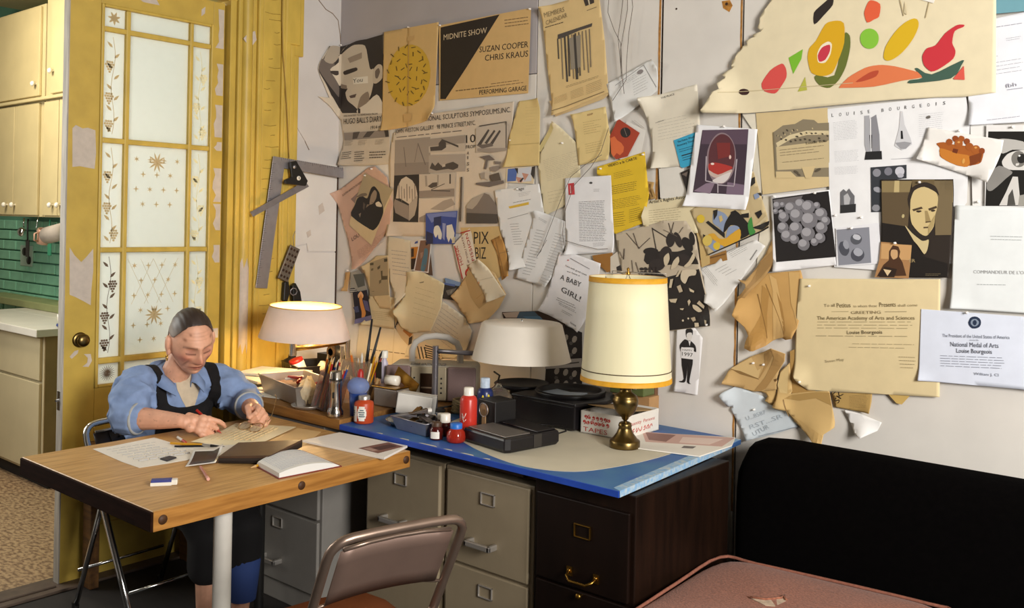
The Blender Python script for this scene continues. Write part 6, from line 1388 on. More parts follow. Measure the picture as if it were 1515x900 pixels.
['instant_photo','dark instant photo of a person in a black coat,tilted on the pink leaflet','photo',[-3680,1789,-3464,1700,-3617,1420,-3794,1520,-3780,1569],4,'CDB990',[('A39475',-3679,1787,-3464,1702,-3536,1597,-3597,1499,-3632,1500,-3778,1567),('~1C1614',-3731,1658,-3694,1670,-3656,1658,-3630,1707,-3603,1719,-3566,1688,-3556,1658,-3537,1621,-3532,1585,-3561,1530,-3597,1499,-3633,1502,-3778,1567,-3749,1627),('~8E7C68',-3629,1670,-3603,1700,-3584,1688,-3588,1658,-3610,1633,-3637,1627),('~D0C4AC',-3592,1633,-3569,1642,-3546,1627,-3546,1615,-3582,1618),('~6E6050',-3741,1664,-3704,1682,-3666,1685,-3657,1673,-3694,1667),('55483C',-3684,1639,-3669,1627,-3678,1596,-3688,1608),('8A7A66',-3719,1577,-3701,1584,-3709,1559),('7A6A58',-3656,1627,-3632,1627,-3664,1609)],[],[-3674,1775]],
['sheet','curled cream letter in the corner group beside the nude card','letter',[-3497,1468,-3331,1452,-3322,1307,-3343,1207,-3408,1129,-3429,1168,-3470,1233,-3504,1366],3,'D8CBAF',[('b','A39A8C',-3470,1401,-3348,1395,-3452,1267,7,.25,2,.25)],[(-3408,1129,.03,.1)],[]],
['sheet','yellowed clipping with a grey floor plan print','clipping',[-3671,1308,-3575,1370,-3489,1373,-3474,1182,-3457,1106,-3542,1106,-3620,1183],4,'CDB68A',[('A08F6E',-3624,1332,-3494,1367,-3480,1200,-3475,1176,-3619,1161),('55492F',-3541,1293,-3528,1296,-3527,1269,-3491,1271,-3491,1253,-3535,1248),('55492F',-3568,1310,-3546,1323,-3546,1308,-3564,1298),('6B5E40',-3553,1244,-3535,1251,-3535,1236,-3551,1226),('55492F',-3624,1328,-3596,1333,-3596,1320,-3621,1318),('6B5E40',-3614,1301,-3596,1305,-3598,1293,-3614,1290),('4A4028',-3519,1354,-3494,1358,-3493,1343,-3516,1339),('6B5E40',-3606,1186,-3586,1190,-3586,1187,-3601,1185)],[(-3671,1308,.02,.06)],[]],
['sheet','long cream clipping hanging below the floor plan','clipping',[-3630,1165,-3439,1167,-3439,1010,-3554,1010,-3678,1013,-3642,1050],3,'D6C59C',[('b','A8946A',-3602,1088,-3466,1088,-3590,1041,5,.25,9,.25)],[(-3667,1010,.02,.06)],[]],
['card','colour postcard of an orange nude figure with raised arms','postcard',[-3751,1171,-3641,1192,-3601,1054,-3720,1013],5,'26202A',[('~D08A3E',-3690,1168,-3679,1172,-3671,1163,-3673,1139,-3658,1103,-3644,1073,-3657,1048,-3675,1046,-3676,1077,-3688,1107,-3695,1131,-3697,1149),('~E0B080',-3709,1161,-3687,1182,-3665,1164,-3671,1148,-3686,1169,-3702,1146),('6E6A8E',-3722,1036,-3602,1067,-3600,1043,-3721,1012),('3E4468',-3744,1096,-3705,1106,-3695,1076,-3723,1070),('55507A',-3669,1139,-3632,1135,-3612,1082,-3649,1091)],[(-3720,1013,.01,.05)],[]],
['card','small dark striped card partly covered by the nude postcard','card',[-3776,1275,-3707,1292,-3646,1188,-3751,1174,-3779,1197],3,'9A968A',[('55564E',-3757,1264,-3673,1274,-3662,1213,-3717,1198),('1E1A1A',-3779,1191,-3746,1196,-3707,1176,-3778,1170),('DCD6CC',-3779,1186,-3736,1190,-3731,1187,-3778,1183),('DCD6CC',-3778,1178,-3722,1182,-3719,1180,-3778,1174)],[],[-3798,1284]],
['card','narrow tan folded tag pinned at the corner','tag',[-3819,1273,-3781,1278,-3800,1175,-3832,1176],3,'C39A62',[],[(-3832,1176,.02,.03)],[]],
['card','small photo of a robed statue on a brown ground','photo',[-3265,1460,-3182,1462,-3201,1300,-3303,1305],5,'DCD6D0',[('7A5A48',-3260,1454,-3187,1459,-3206,1306,-3294,1308),('~4A6E7E',-3231,1415,-3211,1416,-3206,1396,-3213,1349,-3228,1308,-3253,1313,-3246,1354,-3234,1389),('2E1E1A',-3225,1447,-3209,1450,-3207,1436,-3222,1430),('9A7A68',-3259,1394,-3239,1400,-3242,1377,-3256,1365)],[],[]],
['card','orange print with an oval head tucked behind the statue photo','photo',[-3331,1449,-3266,1464,-3270,1303,-3322,1307],4,'D6CEC0',[('B8741E',-3325,1419,-3274,1424,-3277,1368,-3324,1363),('2E1A10',-3324,1363,-3286,1368,-3299,1315,-3322,1310),('3A2416',-3325,1412,-3306,1416,-3305,1374,-3324,1370),('3A4A8A',-3298,1446,-3279,1453,-3279,1440,-3302,1436)],[],[]],
['card','dark brown card corner showing below the statue photo','card',[-3242,1304,-3190,1394,-3173,1288,-3205,1293],4,'5A4638',[],[],[]],
['sheet','cream page with curled left edge under the statue photo','letter',[-3346,1299,-3256,1307,-3096,1254,-3115,1141,-3179,1023,-3318,1001,-3386,1021,-3417,1102,-3362,1206],4,'DACBA2',[('b','B5A67E',-3287,1227,-3116,1202,-3311,1077,6,.1,7,.25),('8A7E62',-3264,1251,-3231,1259,-3235,1251,-3259,1248)],[(-3417,1095,.035,.09),(-3317,1301,.02,.06)],[]],
['sheet','large faint typed sheet low on the wall behind the radio handle','letter',[-3116,1173,-2961,1106,-2916,1047,-2956,918,-3176,894,-3362,881,-3318,1004,-3180,1056],2,'D9CFB6',[('b','A59E90',-3115,1141,-2960,1074,-3178,991,8,.16,6,.25)],[(-2956,918,.02,.1)],[]],
['sheet','wide pale sheet low on the wall above the pencils','letter',[-3704,1018,-3439,1013,-3318,1004,-3336,778,-3738,736],1,'D9CDB2',[('b','6B5A40',-3638,892,-3363,897,-3637,879,1,.5,3,0),('C9B995',-3442,1013,-3459,770,-3454,770,-3437,1013)],[],[]],
['card','blue print of white bearded figures','print',[-3227,1585,-3017,1599,-3030,1444,-3223,1439],5,'3A4C92',[('6A78B0',-3222,1582,-3021,1596,-3025,1568,-3127,1573,-3185,1540),('222B55',-3172,1566,-3122,1573,-3121,1528,-3170,1521),('~DAD6C8',-3166,1521,-3139,1528,-3116,1493,-3119,1464,-3137,1467,-3142,1486,-3155,1470,-3170,1492),('DAD6C8',-3085,1529,-3050,1536,-3032,1495,-3039,1447,-3057,1472,-3070,1450,-3084,1478),('8A92BC',-3112,1541,-3090,1538,-3097,1458,-3110,1471),('1E2448',-3220,1500,-3174,1488,-3173,1440,-3218,1439),('C8BE9A',-3044,1472,-3027,1479,-3030,1448,-3048,1447)],[],[]],
['poster','tan poster with tall narrow letters above the paper bag','poster',[-3002,1521,-2756,1532,-2723,1457,-2727,1321,-2778,1288,-2922,1264,-2969,1418],2,'CDAE76',[('2A2018','PIX',-2915,1448,-2823,1451,59.0),('2A2018','BIZ',-2904,1380,-2838,1383,55.8)],[],[]],
['sticker','white and red bumper sticker with angry protest lettering','sticker',[-3043,1441,-2942,1519,-2929,1497,-2896,1374,-2946,1350,-2924,1326,-2974,1271,-3010,1338],4,'DDD0BA',[('B02A20',-3038,1434,-2982,1282,-2975,1284,-3031,1436),('B02A20',-2996,1493,-2936,1507,-2938,1512,-2998,1498),('B02A20','HONK',-2974,1352,-3015,1439,21.9),('7A3A30','IF YOU HATE',-2936,1363,-2982,1480,11.2),('B02A20','FISSION',-2904,1374,-2952,1497,18.6),('B02A20',-2909,1315,-2911,1306,-2917,1298,-2925,1292,-2936,1290,-2946,1291,-2956,1296,-2962,1303,-2964,1312,-2962,1321,-2956,1329,-2948,1334,-2937,1336,-2926,1335,-2917,1331,-2911,1323),('DDD0BA',-2919,1311,-2921,1305,-2924,1300,-2930,1296,-2936,1294,-2942,1295,-2948,1298,-2952,1303,-2953,1309,-2952,1315,-2949,1320,-2943,1324,-2937,1326,-2930,1325,-2925,1322,-2921,1317),('B02A20',-2950,1338,-2925,1345,-2920,1320,-2936,1310)],[],[]],
['sheet','folded brown paper strip beside the tall lettered poster','paper strip',[-2808,1469,-2740,1492,-2688,1332,-2679,1314,-2738,1290,-2761,1380,-2769,1410],4,'B8894A',[('8A6230',-2785,1479,-2720,1300,-2717,1300,-2781,1480),('96703A',-2761,1408,-2701,1420,-2702,1423,-2762,1411)],[(-2740,1492,.02,.05),(-2687,1314,.03,.06)],[]],
['envelope','tan open envelope with crooked flap hanging over the lamp shade','envelope',[-2966,1287,-2883,1365,-2779,1321,-2709,1231,-2747,1168,-2822,1101,-2905,1085,-2983,1135,-3032,1201],5,'C8A876',[('B4925E',-2937,1335,-2816,1188,-2869,1153,-2921,1202,-2957,1278),('A8854F',-2886,1197,-2777,1271,-2779,1274,-2888,1199)],[(-2905,1085,.03,.08),(-3032,1201,.02,.06)],[]],
['sheet','cream folded slip tucked in the tan envelope','slip',[-2946,1350,-2854,1382,-2709,1228,-2808,1188],6,'DCCFB4',[('C4B698',-2872,1281,-2786,1301,-2787,1304,-2873,1284)],[(-2854,1382,.03,.07),(-2808,1188,.02,.05)],[]],
['card','dark snapshot with blue and black tones left of the tan envelope','snapshot',[-3096,1283,-2991,1266,-2973,1246,-3023,1179,-3112,1186,-3090,1229],3,'3A3634',[('7A94B8',-3096,1283,-2991,1266,-2990,1248,-3087,1255),('4A64A0',-3100,1260,-3025,1255,-3029,1245,-3100,1251),('6B665E',-3086,1223,-3016,1240,-3041,1207,-3072,1202),('8A8478',-3059,1218,-3042,1232,-3050,1200)],[],[]],
['card','blue and dark brown postcard behind the white lamp shade','postcard',[-2738,1148,-2504,1172,-2383,1129,-2395,1051,-2557,1050,-2721,1095],2,'3A2A20',[('B8A494',-2734,1145,-2636,1158,-2643,1131,-2714,1125),('2E5068',-2636,1156,-2552,1165,-2499,1128,-2597,1123,-2651,1130),('3A6A8A',-2617,1139,-2522,1147,-2492,1126,-2578,1122)],[],[]],
['sheet','dark sheet with rows of pale vertebra shapes below the baby note','print',[-2426,1128,-2297,1097,-2291,841,-2491,815,-2481,999,-2409,1050],1,'221B18',[('8E8478',-2416,1066,-2424,1055,-2434,1052,-2441,1059,-2440,1070,-2432,1080,-2422,1083,-2415,1077),('8E8478',-2369,1064,-2377,1054,-2388,1051,-2394,1057,-2393,1069,-2385,1079,-2375,1082,-2368,1076),('8E8478',-2323,1063,-2331,1053,-2341,1050,-2348,1056,-2347,1068,-2339,1078,-2329,1080,-2322,1074),('8E8478',-2414,1017,-2423,1006,-2433,1004,-2440,1010,-2439,1021,-2431,1032,-2420,1035,-2414,1028),('8E8478',-2368,1016,-2376,1006,-2386,1003,-2393,1009,-2392,1020,-2384,1031,-2374,1034,-2367,1027),('8E8478',-2322,1015,-2330,1005,-2340,1002,-2347,1008,-2346,1019,-2338,1030,-2328,1032,-2321,1026),('8E8478',-2413,968,-2421,958,-2432,955,-2439,961,-2438,972,-2430,983,-2419,986,-2412,980),('8E8478',-2367,968,-2375,957,-2385,954,-2392,960,-2391,972,-2383,982,-2372,985,-2366,979),('8E8478',-2321,967,-2329,957,-2339,954,-2346,960,-2345,971,-2337,982,-2326,984,-2320,978),('8E8478',-2412,919,-2420,909,-2431,906,-2438,912,-2437,924,-2428,934,-2418,937,-2411,931),('8E8478',-2365,919,-2373,909,-2384,906,-2391,912,-2390,923,-2382,934,-2371,937,-2364,931),('8E8478',-2320,919,-2327,909,-2338,906,-2344,912,-2344,923,-2336,933,-2325,936,-2319,930),('8E8478',-2411,871,-2419,860,-2430,857,-2436,863,-2435,875,-2427,885,-2417,888,-2410,882),('8E8478',-2364,871,-2372,860,-2383,857,-2389,863,-2388,875,-2380,885,-2370,888,-2363,882),('8E8478',-2318,871,-2326,861,-2336,858,-2343,863,-2342,875,-2334,885,-2324,888,-2318,882),('4A423C',-2420,1040,-2425,1032,-2436,1031,-2442,1038,-2436,1046,-2426,1047),('4A423C',-2342,1048,-2347,1040,-2357,1039,-2363,1046,-2358,1053,-2347,1054),('4A423C',-2419,991,-2424,983,-2435,982,-2440,989,-2435,997,-2424,998),('4A423C',-2340,999,-2346,992,-2356,990,-2362,997,-2356,1005,-2346,1006),('4A423C',-2418,942,-2423,934,-2434,933,-2439,940,-2434,948,-2423,949),('4A423C',-2339,951,-2344,943,-2355,942,-2360,949,-2355,957,-2345,958),('4A423C',-2416,894,-2422,886,-2432,884,-2438,891,-2433,899,-2422,900),('4A423C',-2338,903,-2343,895,-2354,894,-2359,901,-2354,909,-2344,910),('4A423C',-2415,845,-2420,837,-2431,835,-2437,842,-2432,850,-2421,852),('4A423C',-2337,855,-2342,847,-2353,846,-2358,852,-2353,860,-2342,862),('9A928A',-2488,960,-2295,990,-2294,954,-2487,923),('3A322C',-2461,937,-2308,969,-2309,974,-2462,943)],[],[]],
['sheet','large pinned ochre note with folded lower half','note',[-2660,2086,-2542,2090,-2538,1799,-2732,1795,-2715,1924],3,'D6BE82',[('BCA468',-2710,1892,-2541,1894,-2541,1898,-2710,1896),('b','B09A68',-2621,2054,-2552,2055,-2618,1920,10,.08,4,.25)],[(-2732,1795,.02,.07),(-2542,2090,.02,.06)],[]],
['card','small snapshot of people in blue and white clothes below the ochre note','snapshot',[-2727,1792,-2561,1797,-2570,1720,-2730,1728],2,'D8C8A8',[('4A66A8',-2719,1788,-2664,1790,-2671,1734,-2722,1731),('C8CAD0',-2660,1790,-2584,1794,-2582,1732,-2667,1728),('1E1A18',-2680,1791,-2660,1790,-2660,1763),('2E2420',-2580,1794,-2561,1797,-2567,1738,-2587,1762),('C08A74',-2671,1752,-2628,1745,-2636,1727,-2659,1727),('C08A74',-2637,1769,-2598,1762,-2620,1733),('2A2420',-2651,1733,-2632,1748,-2624,1745,-2643,1727)],[],[]],
['sheet','long handwritten cream letter with torn top corner','letter',[-2462,1986,-2330,1879,-2311,1661,-2507,1580,-2519,1609,-2546,1799,-2540,1843],2,'D9CCA8',[('b','8A7A6A',-2520,1819,-2330,1859,-2492,1725,13,.12,3,.25),('b','A8987C',-2491,1682,-2337,1709,-2482,1624,4,.12,8,.25),('C8B87E',-2552,1867,-2469,1980,-2461,1957,-2532,1858)],[(-2462,1986,.02,.06)],[-2416,1891]],
['sheet','white letter with a yellow highlighted line','letter',[-2793,1692,-2536,1720,-2503,1580,-2516,1507,-2603,1356,-2672,1338,-2756,1516],4,'E2E0DC',[('D8B23A',-2707,1620,-2591,1641,-2591,1629,-2699,1611),('5A5450','Tage',-2666,1689,-2619,1694,15.0),('b','6B6662',-2654,1677,-2581,1688,-2645,1659,3,.2,2,.25),('8A8680',-2709,1564,-2593,1590,-2594,1592,-2710,1566),('b','8A8884',-2697,1542,-2639,1546,-2667,1443,9,.25,5,.25),('b','8A8884',-2680,1638,-2565,1656,-2672,1620,1,.2,5,.25)],[(-2672,1338,.03,.1)],[-2658,1698]],
['sheet','printed grey letter tilted beside the baby note','letter',[-2552,1600,-2534,1603,-2368,1553,-2357,1510,-2477,1275,-2656,1306],5,'DDDCDA',[('b','7A7876',-2529,1574,-2477,1551,-2532,1562,2,.3,4,.25),('C6C5C4',-2393,1529,-2367,1518,-2481,1284,-2526,1293),('b','8A8886',-2543,1521,-2487,1513,-2621,1317,16,.22,6,.25),('b','8A8886',-2439,1508,-2378,1495,-2518,1293,18,.22,7,.25)],[(-2477,1275,.02,.07),(-2545,1600,.02,.05)],[]],
['sheet','white letter with a small red logo block at top left','letter',[-2394,1741,-2160,1749,-2133,1438,-2379,1418],6,'E6E5E6',[('C8323A',-2376,1718,-2344,1721,-2339,1672,-2371,1670),('E6E5E6',-2365,1710,-2362,1710,-2359,1678,-2362,1678),('3A3634',-2249,1720,-2250,1718,-2252,1716,-2254,1716,-2257,1715,-2260,1716,-2263,1716,-2265,1718,-2266,1720,-2265,1721,-2263,1723,-2261,1724,-2258,1724,-2254,1724,-2252,1723,-2250,1721),('b','6B6868',-2243,1694,-2209,1694,-2243,1680,3,.3,3,.25),('b','5A585A',-2318,1641,-2181,1647,-2310,1472,24,.34,9,.12),('b','6B6868',-2241,1471,-2177,1476,-2237,1454,3,.3,4,.25)],[(-2379,1418,.02,.05),(-2133,1438,.015,.05)],[]],
['sheet','yellow printed flyer with a bold heading and two black pins','flyer',[-2225,1786,-2002,1840,-1979,1666,-2001,1558,-2132,1512,-2162,1517,-2177,1744,-2224,1750],5,'DDB92C',[('2A2208','VIDEO a la CARTE',-2175,1782,-2036,1811,11.6),('b','5A4C14',-2148,1757,-2054,1774,-2144,1729,4,.22,5,.25),('b','4A3E10',-2156,1705,-2030,1725,-2152,1666,5,.3,6,.25),('b','6B5A18',-2155,1647,-2004,1671,-2150,1606,6,.28,7,.25),('b','6B5A18',-2147,1595,-2088,1603,-2139,1534,7,.28,8,.25),('b','6B5A18',-2069,1609,-2009,1623,-2068,1552,7,.28,9,.25)],[(-2224,1767,.012,.04)],[-2208,1777,-2008,1829]],
['card','red card with an orange splash and black disc hung as a diamond','card',[-2133,1979,-2029,1916,-2084,1824,-2139,1814,-2163,1837,-2171,1909],4,'A8432C',[('~1E1412',-2072,1920,-2073,1912,-2078,1906,-2086,1901,-2095,1900,-2105,1902,-2113,1907,-2118,1914,-2120,1922,-2119,1930,-2114,1936,-2106,1940,-2096,1941,-2087,1939,-2079,1934,-2074,1928),('D86A36',-2168,1901,-2148,1908,-2134,1891,-2114,1879,-2101,1862,-2104,1843,-2120,1830,-2136,1839,-2152,1823,-2163,1840),('8A7A70',-2104,1939,-2090,1905,-2088,1906,-2102,1939)],[],[]],
['sheet','white folded sheet showing behind the red card','letter',[-2171,1915,-2090,1965,-2004,1926,-2024,1833,-2103,1802,-2139,1825,-2087,1835,-2038,1914,-2123,1967],3,'E0DCD4',[('B8B0A4',-2059,1968,-2011,1933,-2009,1935,-2058,1970)],[],[]],
['sheet','ochre invitation card sheet above the red logo letter','invitation',[-2369,2009,-2197,2032,-2171,1915,-2173,1846,-2179,1815,-2325,1794,-2350,1937],4,'DCC488',[('8A5A3A','RSVP',-2285,1998,-2257,2002,8.4),('b','A08654',-2308,1972,-2203,1983,-2300,1915,6,.2,3,.6),('b','A08654',-2296,1881,-2201,1894,-2288,1835,5,.2,4,.25)],[(-2369,2009,.01,.04)],[]],
['calendar','yellowed members calendar sheet with a drawing of dark dripping bars','calendar',[-2545,2483,-2242,2510,-2207,2305,-2182,2089,-2462,2009,-2504,2221],4,'D6BA84',[('8A7856','MEMBERS',-2521,2436,-2416,2449,22.0),('8A7856','CALENDAR',-2513,2403,-2400,2424,20.5),('b','4A3C28',-2520,2395,-2422,2406,-2516,2386,1,.6,3,0),('3A3028',-2318,2487,-2266,2494,-2262,2465,-2306,2457),('CDBFA0',-2297,2489,-2289,2460,-2282,2460,-2290,2489),('b','6B5A40',-2299,2439,-2251,2447,-2295,2433,1,.6,3,0),('4A423C',-2449,2355,-2270,2382,-2273,2368,-2335,2359,-2431,2336,-2449,2335),('3E3834',-2452,2338,-2444,2250,-2438,2250,-2446,2337),('7A6E5C',-2433,2340,-2419,2162,-2414,2162,-2427,2340),('3E3834',-2416,2343,-2398,2149,-2389,2149,-2407,2342),('3E3834',-2397,2345,-2386,2172,-2378,2171,-2389,2345),('7A6E5C',-2377,2348,-2362,2159,-2357,2159,-2372,2347),('3E3834',-2360,2350,-2342,2180,-2334,2180,-2352,2350),('3E3834',-2340,2353,-2329,2169,-2323,2168,-2335,2352),('7A6E5C',-2322,2355,-2307,2190,-2302,2190,-2317,2355),('7A6E5C',-2304,2357,-2285,2177,-2280,2177,-2299,2357),('7A6E5C',-2286,2360,-2274,2200,-2269,2199,-2281,2359),('8A8070',-2388,2331,-2328,2341,-2324,2205,-2374,2198),('3A342E',-2366,2345,-2347,2155,-2335,2155,-2353,2344),('b','A58E62',-2461,2084,-2392,2102,-2456,2055,6,.4,5,.05),('b','A58E62',-2375,2106,-2308,2121,-2370,2069,6,.4,6,.05),('b','A58E62',-2295,2126,-2217,2145,-2290,2083,6,.4,7,.05),('b','8A7650',-2400,2131,-2227,2162,-2397,2120,2,.4,8,.1),('7A6440',-2462,2028,-2201,2092,-2203,2095,-2464,2031)],[(-2462,2009,.02,.08),(-2545,2483,.02,.07)],[-2235,2498]],
['sheet','second tan newsprint page showing under the calendar','newsprint',[-2490,2074,-2193,2137,-2182,2081,-2208,2064,-2327,2035,-2455,2006],3,'CBB080',[],[],[]],
['sheet','white form letter pinned at an angle by the dark seam','form',[-2193,2123,-1982,2205,-1947,2170,-1951,2078,-2139,1963,-2164,2025],4,'E3E3E0',[('8A8888',-2149,2113,-2015,2184,-2017,2185,-2150,2115),('8A8888',-2017,2184,-1956,2091,-1954,2092,-2015,2185),('b','6B6866',-2136,2116,-2025,2166,-2126,2099,3,.2,3,.25),('b','5A5856',-2068,2122,-1999,2148,-2057,2058,6,.12,4,.25),('8A8280',-2017,2163,-2016,2160,-2018,2157,-2022,2154,-2027,2151,-2033,2150,-2038,2150,-2043,2152,-2045,2154,-2046,2158,-2044,2161,-2040,2164,-2035,2167,-2030,2168,-2024,2168,-2020,2166)],[(-2139,1963,.02,.06),(-1947,2175,.02,.05)],[]],
['sheet','cream letter curling away from the wall right of the dark seam','letter',[-2019,2050,-1779,2090,-1768,1999,-1752,1785,-1960,1772,-1975,1892,-2002,1987],3,'DDD5C2',[('6B6460','THE PLACE',-1935,2044,-1875,2056,8.0),('b','A59E90',-1948,1958,-1785,1980,-1944,1872,7,.12,6,.25),('b','8A847A',-1958,1953,-1909,1964,-1954,1942,1,.3,6,.25)],[(-2013,2042,.05,.09),(-1960,1772,.03,.08)],[]],
['sheet','plain white sheet low between the seam and the blue card','letter',[-1941,1772,-1833,1780,-1807,1652,-1911,1639,-1932,1660],2,'DDD9D0',[],[],[]],
['card','bright blue card with black lettering','card',[-1874,1880,-1780,1907,-1763,1793,-1830,1772,-1842,1777],4,'3AA0C4',[('1A2A38','The Fabric Work',-1856,1869,-1783,1887,7.9),('1A2A38','Rosemary Trockel',-1855,1855,-1780,1874,7.9),('b','1A3A50',-1849,1843,-1782,1858,-1846,1827,2,.4,3,.25),('14202A',-1836,1817,-1778,1830,-1779,1834,-1838,1821),('b','1A3A50',-1834,1811,-1776,1825,-1830,1793,2,.4,3,.25)],[],[]],
['card','near black card edge left of the mirror photo','card',[-1841,1754,-1803,1769,-1789,1665,-1806,1639,-1816,1691],4,'2A2422',[('6B5E55',-1835,1748,-1809,1758,-1814,1738)],[],[]],
['sheet','cream association leaflet headed about artists rights','leaflet',[-1997,1644,-1813,1665,-1778,1660,-1760,1524,-1969,1511,-2004,1550,-2002,1599],4,'DCCFAA',[('2A2620',"Artist's Rights Associ",-1978,1634,-1807,1657,13.4),('b','A8987A',-1978,1607,-1821,1624,-1973,1554,6,.3,5,.25)],[(-2005,1585,.02,.05)],[]],
